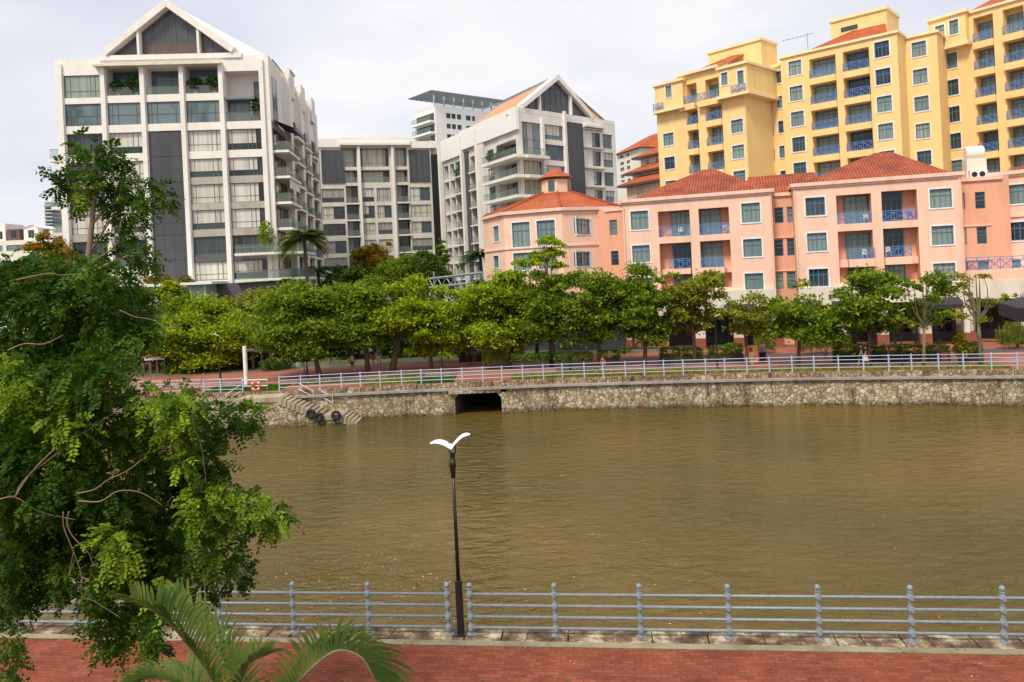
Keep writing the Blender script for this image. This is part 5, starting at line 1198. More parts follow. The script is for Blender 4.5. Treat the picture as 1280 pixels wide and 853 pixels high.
# link Y23
GM = G2.shift(-3.2); wl = []
for k in range(9):
    z0 = GM.z(c4(950,268))+ST*(1-k); z1 = z0+1.65
    if z1 < 2: continue
    wl.append((GM.u(c4(926,260)), GM.u(c4(972,260)), z0, z1, True))
yblock(GM, GM.u(c4(890,300)), GM.u(c4(1010,300)), GM.z(c4(940,110)), wl, [], 6, 'link_wall')
# Y3
G3 = Fac(c4(1128,238), c4(1280,204), 86.5)
U3 = lambda x, y=300: G3.u(c4(x,y))
z30, z31 = G3.z(c4(1045,307)), G3.z(c4(1045,257)); wins = []
for k in range(10):
    z0, z1 = z30+ST*(1-k), z31+ST*(1-k)
    if z1 < 2: continue
    wins.append((U3(1021), U3(1072), z0, z1, True))
sl = [G3.z(c4(1165,308))+ST*(2-k) for k in range(10)]
bz3 = G3.z(c4(1160,48)); zt3 = G3.z(c4(1160,22)); zp3 = G3.z(c4(1040,140))
uS = U3(1230); per = U3(1230)-U3(1132)
bays = [(U3(1128), U3(1192), 2, bz3), (U3(1224), U3(1224)+ (U3(1192)-U3(1128)), 2, bz3)]
yblock(G3, U3(1000), U3(1000)+24, zt3, [w_ for w_ in wins if w_[3] < zp3], bays, 9)
for a, c, z0, z1 in bays: ybays(G3, a, c, z0, z1, [s_ for s_ in sl if s_ < z1-1.5])
Gu = G3.shift(.8); UU = lambda x, y=100: Gu.u(c4(x,y)); zp3 = Gu.z(c4(1030,152))
simple_top(Gu, UU(975), UU(1095), zp3, Gu.z(c4(1030,48)), [(UU(996),UU(1026),Gu.z(c4(1010,128)),Gu.z(c4(1010,82))),(UU(1042),UU(1071),Gu.z(c4(1056,110)),Gu.z(c4(1056,64)))], 9); blue_rail(Gu, Y, UU(980), UU(1028), zp3+.1, .9, .35)
b = MB(); Pq = [G3.P(U3(1085,30),-.3,zt3-.05), G3.P(U3(1085,30)+16,-.3,zt3-.05), G3.P(U3(1085,30)+14,-6,zt3+3.4), G3.P(U3(1085,30)+4,-6,zt3+3.4)]
e = (Vector(Pq[1])-Vector(Pq[0])).normalized(); b.quad(*Pq, uv=[((Vector(q)-Vector(Pq[0])).dot(e), (q[2]-Pq[0][2])*1.7) for q in Pq]); b.build('roof', MT['tile'], Y)
# antenna
ap = Vector(G2.P(U2(560,170),-3,0)); az0, az1 = zt2-1.2, G2.shift(-3).z(c4(560,112)); root = empty('antenna', (ap.x,ap.y,zt2-.3), 'thin television antenna on the yellow block roof', 'antenna')
b = MB(); b.tube([(ap.x,ap.y,zt2-1.5),(ap.x,ap.y,az1)], .035, 5); b.build('mast', MT['steel'], root)
b = MB(); b.tube([(ap.x-3.2,ap.y,az1-.9),(ap.x+.8,ap.y,az1-.1)], .03, 5)
for k in range(7): q = -3+k*.55; b.tube([(ap.x+q,ap.y-.4,az1-.86+.2*(q+3)),(ap.x+q,ap.y+.4,az1-.86+.2*(q+3)+.1)], .022, 4)
b.build('boom', MT['steel'], root)
# ---------------------------------------------------------------- cream houses behind
cz = conv(760, 170, 9.48)
def small_block(name, label, F, ua, ub, zt, wl, m, D=10, roofm=None, rh=1.6, par=None):
    root = par or empty(name, F.P(ua,0,0), label, 'building')
    b = MB(); shell(b, F, ua, ub, 0, zt, D, [(a,c,e,g,.2) for a,c,e,g in wl]); b.build('wall', m, root)
    for a,c,e,g in wl: window(F, root, a, c, e, g, .15, [.5], [.5], MT['frame'], MT['green'], ft=.08)
    if roofm: b = MB(); hip(b, F, ua-.8, ub+.8, .8, -D-.8, zt, zt+rh, ua+(ub-ua)*.35, ub-(ub-ua)*.35); b.build('roof', roofm, root)
    return root
FG = Fac(cz(120,190), cz(340,170), 190.0, 182.0); ug = lambda x, y=350: FG.u(cz(x,y)); zgz = lambda y, x=220: FG.z(cz(x,y)); wl = []
for y0, y1 in ((215,248),(295,335),(362,405),(445,490),(515,540)):
    wl.append((ug(222), ug(262), zgz(y1), zgz(y0))); wl.append((ug(145), ug(190), zgz(y1), zgz(y0)))
small_block('apartment_building', 'far cream apartment block with small orange hip roof left of the yellow block', FG, ug(112), ug(400), zgz(192), wl, MT['creamw'], 14, MT['tile'], 4.2)
FH = Fac(cz(220,570), cz(610,500), 118.0, 112.0)
Hh = None
for k, (xa, ye, yb, m, wx) in enumerate(((220,575,750,MT['pinkt'],((340,368),(378,408))),(290,430,575,MT['creamw'],((372,418),)),(385,240,430,MT['creamw'],((445,488),(562,605))))):
    G = FH.shift(-2.2*k); ua, ub = G.u(cz(xa,ye)), G.u(cz(680,ye)); zt = G.z(cz(xa+100,ye-15)); zb = 0 if k == 0 else zt-4
    if Hh is None: Hh = empty('terraced_house', G.P(ua,0,0), 'stepped cream and pink house with three orange tiled eaves beside the yellow block', 'house')
    wl = [(G.u(cz(a,ye+60)), G.u(cz(c,ye+60)), zt-2.3-(1.2 if k == 0 else 0), zt-.6) for a, c in wx]
    b = MB(); shell(b, G, ua, ub, zb, zt, 10, [(a,c,e,g,.2) for a,c,e,g in wl]); b.build('wall', m, Hh)
    for a,c,e,g in wl: window(G, Hh, a, c, e, g, .15, [.5], [], MT['wframe'], MT['green'], ft=.09)
    b = MB(); u_0, u_1 = ua-1.0, ub; Pq = [G.P(u_0,1.1,zt-.15), G.P(u_1,1.1,zt-.15), G.P(u_1,-2.4,zt+1.4), G.P(u_0+2.0,-2.4,zt+1.4)]; e = (Vector(Pq[1])-Vector(Pq[0])).normalized()
    b.quad(*Pq, uv=[((Vector(q)-Vector(Pq[0])).dot(e), (q[2]-Pq[0][2])*2) for q in Pq]); b.quad(G.P(u_0,1.1,zt-.15), G.P(u_0+2,-2.4,zt+1.4), G.P(u_0,-6,zt-.15)); b.build('roof', MT['tile'], Hh)
    b = MB(); b.fbox(G, u_0, u_1, -1, 1.08, zt-.45, zt-.17); b.build('eave', MT['brownp'], Hh)
# ---------------------------------------------------------------- far left low buildings
cl = conv(0, 230, 8.525)
FK = Fac(cl(0,600), cl(440,603), 150.0, 150.0); uk = lambda x, y=620: FK.u(cl(x,y)); zk = lambda y, x=200: FK.z(cl(x,y))
wl = [(uk(-160), uk(25), zk(712), zk(650)), (uk(65), uk(300), zk(712), zk(650)), (uk(335), uk(440), zk(712), zk(650))]
r_ = small_block('low_building', 'long low white building with a glazed band at the far left', FK, uk(-400), uk(640), zk(600), wl, MT['creamw'], 12)
Fk2 = FK.shift(-4)
for (xa, xb, yt, m, lab) in ((-60,58,425,'white','small white stair tower on the far left roof'),(78,210,485,'brownp','dark brown rooftop box between white houses, far left'),(255,405,470,'white','white gabled rooftop house, far left'),(415,560,510,'creamw','cream flat rooftop house next to the gabled one')):
    root = empty('rooftop_house', Fk2.P(Fk2.u(cl(xa,560)),0,zk(605)), lab, 'house'); a, c = Fk2.u(cl(xa,560)), Fk2.u(cl(xb,560)); z1 = Fk2.z(cl((xa+xb)/2,yt)); z0 = zk(610)
    ww = [(a+(c-a)*.3, a+(c-a)*.75, z0+.8, z0+2.4)]
    b = MB(); shell(b, Fk2, a, c, z0, z1, 6, [(q[0],q[1],q[2],q[3],.2) for q in ww]); b.build('wall', MT[m], root)
    for q in ww: window(Fk2, root, *q, .15, [.5], [], MT['frame'], MT['gdark'], ft=.1)
    if 'gabled' in lab and 'next' not in lab:
        b = MB(); zz = Fk2.z(cl(375,432)); um = a+(c-a)*.72; b.quad(Fk2.P(a-.3,.3,z1),Fk2.P(um,.3,zz),Fk2.P(um,-6,zz),Fk2.P(a-.3,-6,z1)); b.quad(Fk2.P(c+.3,.3,z1),Fk2.P(um,.3,zz),Fk2.P(um,-6,zz),Fk2.P(c+.3,-6,z1)); b.quad(Fk2.P(a,.02,z1),Fk2.P(c,.02,z1),Fk2.P(um,.02,zz)); b.build('roof', MT['white2'], root)
FQ = Fac(cl(475,190), cl(640,185), 260.0, 262.0); uq = lambda x: FQ.u(cl(x,320)); zq = lambda y: FQ.z(cl(520,y))
root = empty('tower_block', FQ.P(uq(480),0,0), 'distant slim tower with stacked curved balconies peeking past the gabled block', 'building')
b = MB(); shell(b, FQ, uq(478), uq(760), 0, zq(185), 14, []); b.build('wall', MT['creamw'], root)
for y in (200,252,285,325,365,400,430):
    b = MB(); b.fbox(FQ, uq(484), uq(700), .02, .3, zq(y+26), zq(y)); b.build('window', MT['gblue'], root); b = MB(); b.fbox(FQ, uq(472), uq(560), .0, 2.2, zq(y+36), zq(y+28)); b.build('balcony', MT['white2'], root)
# steel walkway canopy at the foot of the white blocks, riverside pavilion
p0, p1 = at(536,349,88), at(603,341,84)
root = empty('walkway_canopy', (p0.x,p0.y,0), 'grey steel walkway canopy glimpsed above the trees beside the pink tower', 'canopy')
for dz in (0, -1.0):
    b = MB(); b.tube([p0+Vector((0,0,dz)), p1+Vector((0,0,dz))], .16, 6); b.build('beam', MT['steel'], root)
b = MB()
for k in range(7): a = p0.lerp(p1, k/6); c = p0.lerp(p1, min(1,(k+.5)/6)); b.tube([a, c+Vector((0,0,-1.0))], .07, 5); b.tube([c+Vector((0,0,-1.0)), p0.lerp(p1, min(1,(k+1)/6))], .07, 5)
b.build('lattice', MT['steel'], root)
for k in (.1,.5,.9): a = p0.lerp(p1, k); b = MB(); b.tube([(a.x,a.y,0),(a.x,a.y,a.z+.8)], .1, 6); b.build('post', MT['steel'], root)
def pavilion(px0, px1, yt, d, label, D=5):
    a, c = at(px0, yt, d), at(px1, yt, d); H = (a.z+c.z)/2
    root = empty('riverside_pavilion', ((a.x+c.x)/2, d, 0), label, 'pavilion')
    G = Fac.__new__(Fac); G.init(Vector((a.x,d)), Vector((c.x,d))); L = c.x-a.x
    b = MB(); hip(b, G, -.3, L+.3, .3, -D, H-.9, H+.5, L*.3, L*.7); b.build('roof', MT['tile'], root)
    b = MB(); b.fbox(G, -.2, L+.2, -D, .2, H-1.25, H-.92); b.build('fascia', MT['conc'], root)
    for k in range(4): b = MB(); u = L*k/3; b.fbox(G, u-.12, u+.12, -.2, .04, 0, H-1.25); b.build('post', MT['wood'], root)
    b = MB(); b.fquad(G, 0, L, 0, H-1.25, -D*.8); b.build('back_wall', MT['gdark'], root)
    return root
pavilion(178, 204, 434, 74, 'small orange tiled pavilion half hidden behind the left trees')
pavilion(304, 337, 423, 74, 'orange tiled riverside pavilion with white fascia behind the white post')
# ================================================================== VEGETATION
G_mid = leafmat('leaf_mid_green', (.04,.09,.012), (.14,.215,.02), (.36,.42,.035), .38, 2.0)
G_bright = leafmat('leaf_bright_green', (.07,.135,.010), (.23,.315,.018), (.50,.54,.035), .40, 2.0)
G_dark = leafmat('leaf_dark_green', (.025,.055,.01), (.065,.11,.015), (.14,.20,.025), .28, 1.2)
G_olive = leafmat('leaf_olive', (.08,.10,.014), (.20,.22,.025), (.38,.36,.05), .36, 1.4)
G_flame = leafmat('leaf_flame', (.08,.11,.012), (.20,.20,.02), (.55,.16,.03), .3, 1.4)
G_near = leafmat('leaf_near_green', (.018,.050,.006), (.042,.095,.009), (.10,.175,.014), .32, 1.6, attr=True)
G_palm = leafmat('palm_leaf', (.02,.045,.012), (.04,.08,.018), (.09,.13,.03), .2, 1.5)
def limb(mb, a, c, r0, r1, bend=.12, seg=6, n=4):
    a, c = Vector(a), Vector(c); L = (c-a).length; off = Vector((random.uniform(-1,1), random.uniform(-1,1), random.uniform(.0,.6)))*L*bend
    pts = [a.lerp(c, i/n)+off*math.sin(math.pi*i/n) for i in range(n+1)]
    mb.tube(pts, [r0+(r1-r0)*i/n for i in range(n+1)], seg, False)
def clump_pts(cs, rs, per, flat=.55):
    out = []
    for c, r in zip(cs, rs):
        n = int(per*r*r); v = rng.normal(size=(n,3)); v /= np.linalg.norm(v, axis=1)[:,None]
        rad = rng.uniform(.1, 1, (n,1))**.5*rng.choice([.9,1,1.15,1.5],(n,1)); sx = random.uniform(.85,1.35)
        p = v*rad*np.array((r*sx, r, r*flat*random.uniform(.75,1.3))); p[:,2] += random.uniform(-.35,.2)*p[:,0]; p[:,2] += -.12*r*(np.hypot(p[:,0], p[:,1])/r)**2
        out.append(p+np.array(c))
    return np.concatenate(out)
def tree(px, crown, label, m, group='trees along the far promenade', base=None, depth=None, leaf=.155, dens=500, nclump=54, seed=0, trunk_r=.16, name='tree', cat='tree', bark='bark', flat=.42, fill=1.0, fork=.35, lean=0, spread=1.24):
    """px: trunk foot pixel; crown: (x0,y0,x1,y1) pixels"""
    random.seed(1000+seed); r_ = np.random.default_rng(500+seed)
    if base is None: base = on_z(*px) if depth is None else Vector((ray(*px)[0]*depth, depth, 0))
    d = base.y; x0, y0, x1, y1 = crown
    c = at((x0+x1)/2, (y0+y1)/2, d); rx = (x1-x0)/2/FP*d*spread; rz = (y1-y0)/2/FP*d
    root = empty(name, base, label, cat, group)
    cs, rs = [], []
    for i in range(nclump):
        for _ in range(30):
            v = r_.normal(size=3); v /= np.linalg.norm(v); q = v*(r_.uniform(.15,1.25)**.5)
            if q[2] > -.75: break
        cr = min(rx, rz*1.4)*r_.uniform(.17,.40)
        q = q*np.array((max(rx-cr, .2), max(rx-cr,.2)*.85, max(rz-cr*flat, .2)))
        if q[1] < 0 or True: q = q*(1.0 if i%4 else r_.uniform(1.05,1.3)); cs.append((c.x+q[0], c.y+q[1], c.z+q[2]-(.12*rz if i%7==3 else 0))); rs.append(cr*(1 if i%4 else .7))
    pts = clump_pts(cs, rs, dens*fill/(leaf/.15)**1.3, flat)
    leaf_mesh('crown', pts, leaf, m, root, up=.5)
    b = MB(); top = Vector((c.x, c.y, c.z)); fz = max(.9, (c.z-rz)*fork+.8) if c.z-rz > .5 else 1.2
    f = Vector((base.x+(c.x-base.x)*.3+lean, base.y, min(fz+1.2, c.z)))
    pts_ = [base+Vector((0,0,-.1)), base.lerp(f, .5)+Vector((random.uniform(-.08,.08),0,0)), f]; b.tube(pts_, [trunk_r*1.25, trunk_r, trunk_r*.8], 9)
    order = sorted(range(nclump), key=lambda i: cs[i][2])
    for i in order[::1][:14]:
        limb(b, f, (cs[i][0], cs[i][1], cs[i][2]-rs[i]*.2), trunk_r*.5, trunk_r*.12)
    for k in range(3): limb(b, f, (c.x+random.uniform(-.3,.3)*rx, c.y, c.z+rz*.6), trunk_r*.65, trunk_r*.15, .06)
    b.build('trunk', MT[bark], root, smooth=True)
    return root
T = [
 ((215,462),(176,372,262,448),'leafy green tree at the far left bank, behind the foreground branches',G_mid,{}),
 ((270,462),(205,366,322,468),'wide bright green tree left of the white riverside post',G_bright,dict(nclump=51)),
 ((400,472),(322,352,432,452),'broad dark to mid green tree standing right of the orange life buoy',G_mid,dict(nclump=54,trunk_r=.2)),
 ((460,466),(398,350,498,438),'mid green tree above the white shirted walker',G_mid,dict(nclump=51,trunk_r=.2)),
 ((490,465),(476,349,572,432),'large bright yellow green tree with a dark forked trunk',G_bright,dict(nclump=54,trunk_r=.26)),
 ((539,463),(506,398,576,456),'low rounded tree left of the culvert with its crown close to the ground',G_bright,dict(nclump=20)),
 ((641,459),(578,334,668,452),'tall mid green tree above the culvert mouth',G_bright,dict(nclump=60)),
 ((692,459),(648,336,738,432),'dense green tree under the flat umbrella crown by the pink tower',G_mid,dict(nclump=48)),
 ((750,458),(700,334,794,436),'green tree with a V shaped trunk over a round hedge',G_mid,dict(nclump=51)),
 ((806,458),(770,330,852,446),'bushy green tree before the pink block left balconies',G_mid,dict(nclump=48)),
 ((868,455),(822,320,908,436),'open crowned green tree rising over the lower pink balconies',G_olive,dict(nclump=34,fill=.7,spread=1.15)),
 ((934,457),(894,360,976,430),'small thin yellowish tree left of the signboards',G_olive,dict(nclump=20,fill=.6,trunk_r=.1,spread=1.1)),
 ((998,458),(958,354,1056,440),'low spreading green tree before the cream arcade',G_mid,dict(nclump=30,fill=.75,spread=1.12,trunk_r=.13)),
 ((1086,458),(1042,332,1142,432),'forked green tree in front of the dark awnings',G_mid,dict(nclump=30,fill=.75,spread=1.12,trunk_r=.13)),
 ((1154,459),(1122,326,1200,420),'slender tree with a sparse layered crown beside the cream column',G_mid,dict(nclump=16,fill=.8,bark='barkg',trunk_r=.11,flat=.4,spread=1.1)),
 ((1226,458),(1186,326,1256,408),'very sparse young tree with pale green trunk before the terrace',G_olive,dict(nclump=12,fill=.35,bark='barkg',trunk_r=.12,flat=.35,spread=1.1)),
]
for i, (p, c, lab, m, kw) in enumerate(T): tree(p, c, lab, m, seed=i, **kw)
# flat layered umbrella tree before the pink tower
tree((690,459),(643,288,714,345),'tall thin tree with flat layered umbrella crown before the pink tower', G_bright, seed=40, nclump=12, flat=.3, fill=1.3, trunk_r=.14)
tree((1272,440),(1252,362,1300,385),'small leafy branch tree at the right edge by the terrace', G_bright, depth=62, seed=41, nclump=8, fill=.8, trunk_r=.1)
# rows behind
BT = [
 (62,330,(36,292,96,352),92,'flame tree with orange red blossom at the left before the white gabled block',G_flame),
 (20,380,(-30,322,60,400),84,'green tree beside the flame tree at the far left',G_mid),
 (110,380,(84,322,140,400),84,'light green tree before the lower storeys of the gabled block',G_bright),
 (150,400,(120,352,190,430),76,'dark tree left of the teal pavilion',G_dark),
 (212,380,(196,352,232,386),84,'little umbrella shaped tree in front of the teal pavilion',G_bright),
 (250,440,(190,378,300,452),76,'dark green tree filling the gap behind the bright left tree',G_dark),
 (310,440,(270,352,352,438),80,'olive green tree behind the orange tiled pavilion',G_olive),
 (345,440,(320,362,400,446),80,'dark tree behind the broad tree near the life buoy',G_dark),
 (440,420,(400,328,470,384),104,'deep green tree right of the palm',G_dark),
 (462,400,(436,303,492,356),112,'tree with rusty orange leaves before the beige middle block',G_flame),
 (500,400,(470,314,536,372),108,'fine leaved green tree before the beige middle block, next to the rusty one',G_mid),
 (535,400,(508,312,566,370),106,'darker fine leaved tree at the right foot of the beige block',G_dark),
 (550,300,(544,300,560,345),112,'narrow upright tree at the corner of the beige block',G_mid),
 (590,430,(560,352,622,440),74,'dark tree in the gap behind the culvert trees',G_dark),
 (520,430,(488,362,556,446),78,'dark tree behind the large yellow green tree',G_dark),
 (440,430,(408,362,476,440),78,'dark tree behind the walking people',G_dark),
 (670,430,(640,345,720,430),70.5,'dark tree tight against the pink tower base',G_dark),
]
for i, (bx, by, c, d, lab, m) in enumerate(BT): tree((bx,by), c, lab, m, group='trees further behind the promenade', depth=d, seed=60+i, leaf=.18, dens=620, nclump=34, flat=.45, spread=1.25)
# dense understorey closing the view between trunks
V = []
for (xa, xb, d, yt, n) in ((150,330,79,395,5200),(330,480,82,398,5200),(470,625,78,402,4200),(400,600,118,345,5200),(60,330,104,372,3600)):
    c0, c1_ = at(xa, yt, d), at(xb, yt, d); xs = rng.uniform(c0.x, c1_.x, n); h = (c0.z+c1_.z)/2*(.75+.25*np.sin(xs*1.1)+.12*np.sin(xs*2.7)); V.append(np.stack([xs, d+rng.uniform(-1.6,1.6,n), rng.uniform(.0,1,n)**.7*h],1))
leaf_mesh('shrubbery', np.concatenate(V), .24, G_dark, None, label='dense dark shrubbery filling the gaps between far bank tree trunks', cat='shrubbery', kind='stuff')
# palms
def palm(px, d, topy, h_r, label, n=20, L=3.0, seed=0, m=None, trunk_r=.22, group='palms by the white blocks'):
    random.seed(seed); c = at(px, topy, d); base = Vector((c.x+.1, d, 0)); root = empty('palm_tree', base, label, 'palm', group)
    b = MB(); b.tube([base, base.lerp(c,.5)+Vector((.15,0,0)), c], [trunk_r*1.2, trunk_r, trunk_r*.85], 8); b.build('trunk', MT['bark'], root, smooth=True)
    V = []
    for k in range(n):
        a = 6.283*k/n+random.uniform(-.2,.2); el = random.uniform(-.25, 1.1); dirh = np.array((math.cos(a), math.sin(a), 0))
        for s_ in np.linspace(.12, 1, 22):
            p = np.array(c)+dirh*L*s_*math.cos(el*.8)+np.array((0,0,L*(s_*math.sin(el)-.65*s_*s_))); side = np.array((-math.sin(a), math.cos(a), 0))
            ll = L*.34*math.sin(math.pi*(.12+.8*s_)); w_ = .075*L/3
            for sg in (-1,1):
                tip = p+side*sg*ll*.75+dirh*ll*.5+np.array((0,0,-ll*.35)); V += [p-dirh*w_, p+dirh*w_, tip+dirh*w_*.4, tip-dirh*w_*.4]
    quads('fronds', np.array(V), m or G_palm, root)
palm(380, 90, 297, 3, 'tall fan of palm fronds standing at the corner of the white gabled block', 44, 3.3, 5, leafmat('palm_far_leaf', (.05,.07,.02), (.10,.13,.03), (.2,.2,.06), .25))
palm(397, 104, 338, 3, 'smaller palm behind the tall one near the beige block', 26, 2.4, 6)
palm(600, 96, 318, 3, 'small palm between the orange roofed block and the pink tower', 30, 2.8, 7)
# hanging bamboo clumps
def bamboo(px0, px1, y0, y1, d, label, seed, n=2600):
    r_ = np.random.default_rng(seed); a, c = at(px0, y1, d), at(px1, y0, d); z1 = c.z
    xs = np.clip(r_.normal(size=n)*.27+.5, 0, 1)*(c.x-a.x)+a.x; tp = 1-.35*np.abs((xs-a.x)/(c.x-a.x)-.5)*2+.15*np.sin(xs*9)
    pts = np.stack([xs, d+r_.uniform(-.6,.6,n), r_.uniform(.15,1,n)**.7*z1*tp], 1)
    root = empty('bamboo', ((a.x+c.x)/2, d, 0), label, 'bamboo', 'weeping bamboo clumps')
    s = r_.uniform(.10,.22,n); w_ = .022; dx = r_.normal(size=n)*.06
    V = np.stack([pts+np.stack([-w_+0*dx,0*dx,0*dx],1), pts+np.stack([w_+0*dx,0*dx,0*dx],1), pts+np.stack([dx+w_*.3,0*dx,-s],1), pts+np.stack([dx-w_*.3,0*dx,-s],1)],1).reshape(-1,3)
    quads('foliage', V, G_bamb, root); b = MB()
    for k in range(9): x = a.x+(c.x-a.x)*random.random(); b.tube([(x,d+random.uniform(-.3,.3),0),(x+random.uniform(-.2,.2),d,z1*.9)], .02, 5)
    b.build('cane', MT['barkg'], root)
G_bamb = leafmat('bamboo_leaf', (.06,.10,.012), (.13,.17,.02), (.22,.25,.04), .35, 1.5)
bamboo(1252, 1284, 402, 452, 61, 'tall weeping bamboo clump at the right edge of the promenade', 1, 3600)
bamboo(1002, 1036, 404, 448, 63.5, 'weeping bamboo clump right of the signboards', 2, 3000)
bamboo(944, 966, 412, 436, 66, 'bamboo clump hanging behind the signboards', 3, 1600)
bamboo(1040, 1060, 410, 450, 65, 'short weeping bamboo between the low and the forked tree', 6, 1600)
bamboo(604, 634, 420, 455, 65, 'bamboo clump on the oval planter above the culvert', 4, 2600)
# hedges in troughs
hedgem = leafmat('hedge_leaf', (.06,.12,.012), (.13,.22,.02), (.24,.33,.03), .2, 2.0)
H = [(1056,446,28,1.0),(1084,446,26,1.0),(1113,446,28,1.0),(1143,446,28,1.0),(1172,446,28,1.0),(1216,446,22,1.15),(652,455,26,1),(675,455,26,1),(704,454,24,1),(728,453,26,1),(762,452,28,1.1),(838,449,26,1.1),(866,448,26,1),(898,447,26,1),(918,446,22,1.2),(590,446,34,.8)]
locs = ['leftmost of the five joined before the dark awnings','second from left before the dark awnings','middle one before the dark awnings','fourth before the dark awnings, between terracotta blocks','rightmost of the five before the cream column','standing alone right of the flower pot','leftmost of the row by the dark café front','second of the row by the dark café front','third of the row by the dark café front','fourth of the row, left of the V shaped tree','behind the V shaped tree, widest of its row','behind the bushy tree before the pink block','beside the trunk under the lower pink balconies','between two trunks left of the signboards','tall one just left of the signboards','low one behind the dark couple']
for (px, py, wpx, s_), lo in zip(H, locs):
    p = on_z(px, py+6); w_ = wpx/FP*p.y*.5; root = empty('hedge', p, 'clipped hedge in dark trough, '+lo, 'hedge', 'clipped hedges along the shop fronts')
    n = 1100; v = rng.normal(size=(n,3)); v /= np.linalg.norm(v, axis=1)[:,None]; v = np.sign(v)*np.abs(v)**.6*np.array((w_*1.02,.42,.36*s_))*rng.uniform(.75,1.05,(n,1)); v += (p.x, p.y, .78*s_+.12)
    leaf_mesh('foliage', v, .085, hedgem, root); b = MB(); b.box(p.x-w_*.92, p.x+w_*.92, p.y-.33, p.y+.33, 0, .62); b.build('trough', MT['trough'], root)
for px, lab in ((1141,'left'),(1160,'middle'),(1179,'right')):
    p = on_z(px, 452); b = MB(); b.box(p.x-.26, p.x+.26, p.y-.25, p.y+.25, 0, .62); b.box(p.x-.3, p.x+.3, p.y-.29, p.y+.29, .62, .72); b.box(p.x-.27,p.x+.27,p.y-.26,p.y+.26,-.01,.06); b.build('planter_block', MT['terra'], label=lab+' one of three square terracotta blocks between the hedges', cat='planter', group='terracotta blocks between the hedges')
p = on_z(1202, 455); root = bush('potted_shrub', p, .55, .95, leafmat('croton_leaf', (.12,.15,.01), (.28,.28,.02), (.50,.2,.03), .25), 'yellow orange shrub in a dark pot in front of the cream column', 'potted plant', None, 300, .16, MT['trough'])
# ground shrubbery in shade on the left
for i, (px, py, w_, lab) in enumerate(((345,462,3.2,'low dark shrub bed behind the grass near the life buoy'),(375,452,3.0,'low dark shrub bed behind the globe lamp'),(225,466,3.4,'low dark shrub bed at the far left promenade'),(520,440,4.0,'low shrub bed behind the large yellow green tree'))):
    p = on_z(px, py); bush('shrub', p, w_*.5, .55, G_dark, lab, 'shrub', 'low shrub beds', 700, .16)
# ---------------------------------------------------------------- slim far lamps, posts, signs
def far_lamp(px, py, label, top=4.0):
    p = on_z(px, py); root = empty('promenade_lamp', p, label, 'street lamp', 'slim black lamps on the far promenade')
    b = MB(); b.lathe(p, [(.13,0),(.13,.05),(.09,.06),(.08,1.0),(.045,1.02),(.04,top)], 8); b.build('pole', MT['black'], root)
    for sg in (-1,1): b = MB(); b.quad((p.x,p.y-.15,top),(p.x,p.y+.15,top),(p.x+sg*.42,p.y+.1,top+.16),(p.x+sg*.42,p.y-.1,top+.16)); b.box(p.x+sg*.02-.02,p.x+sg*.02+.02,p.y-.02,p.y+.02,top-.05,top+.02); b.build('lamp_blade', MT['lampw'], root)
for px, py, lab in ((276,480,'slim black lamp on the far promenade behind the left grass'),(384.5,474,'slim black lamp near the globe light and broad tree'),(553,466,'slim black lamp left of the culvert'),(713,464,'slim black lamp before the round hedges'),(897,462,'slim black lamp left of the signboards'),(1128,460,'slim black lamp before the joined hedges')): far_lamp(px, py, lab)
p = on_z(308, 481); root = empty('white_post', p, 'tall white concrete post rising beside the life buoy', 'post')
b = MB(); b.lathe(p, [(.17,0),(.17,3.1),(.15,3.12)], 14); b.build('column', MT['white2'], root, smooth=False)
b = MB(); b.box(p.x+.15, p.x+.75, p.y-.03, p.y+.03, 2.8, 2.86); b.build('arm', MT['steel'], root)
p = on_z(370, 474); p.y += 1; zc = at(369, 456, p.y).z; root = empty('globe_light', (p.x,p.y,0), 'round white disc light on a thin leaning pole under the broad tree', 'light')
b = MB(); b.ball((p.x,p.y,zc), .26, .16, .26, 16, 10); b.build('disc', MT['lampw'], root, smooth=True); b = MB(); b.tube([(p.x+.5,p.y+.1,0),(p.x+.32,p.y+.1,zc+.9)], .03, 6); b.tube([(p.x+.36,p.y+.1,zc+.3),(p.x,p.y+.05,zc)], .02, 5); b.build('pole', MT['black'], root)
# signboards
def stripes_sign(px0, px1, yt, yb, label, cols_, head):
    a = on_z((px0+px1)/2, yb); w_ = (px1-px0)/FP*a.y; h = (yb-yt)/FP*a.y
    root = empty('signboard', a, label, 'signboard', 'menu boards on the promenade')
    b = MB(); b.box(a.x-w_/2-.04,a.x-w_/2+.02,a.y-.04,a.y+.04,0,h); b.box(a.x+w_/2-.02,a.x+w_/2+.04,a.y-.04,a.y+.04,0,h); b.build('frame', MT['redc'], root)
    b = MB(); b.box(a.x-w_/2+.02,a.x+w_/2-.02,a.y-.02,a.y+.02,.12 if head else .9,h); b.build('panel', cols_[0], root)
    b = MB(); r_ = random.Random(px0)
    if head:
        for r in range(3):
            for c in range(2): x = a.x-w_/2+.08+c*w_*.46; z = h-.5-r*.58; b.box(x, x+w_*.36, a.y-.035, a.y-.02, z, z+.36, mi=(r+c)%3)
        b.build('picture', [MT['redc'], MT['yellowc'], plain('menu_orange', (.65,.25,.08), .6)], root)
        b = MB()
        for r in range(5): z = .35+r*.07; b.box(a.x-w_*.4, a.x+w_*(.1+.2*r_.random()), a.y-.03, a.y-.02, z, z+.025)
        b.build('text_lines', MT['blackc'], root)
    else:
        b.box(a.x-w_*.34, a.x+w_*.34, a.y-.035, a.y-.02, h-.75, h-.12); b.build('picture', MT['steel'], root)
        b = MB(); b.box(a.x-w_*.45, a.x+w_*.45, a.y-.05, a.y+.05, .1, .85); b.build('lower_box', MT['blackc'], root)
stripes_sign(935.5, 948.5, 432, 455.5, 'wider red framed menu board with orange pictures on the promenade', [plain('menu_cream', (.75,.5,.35), .6)], True)
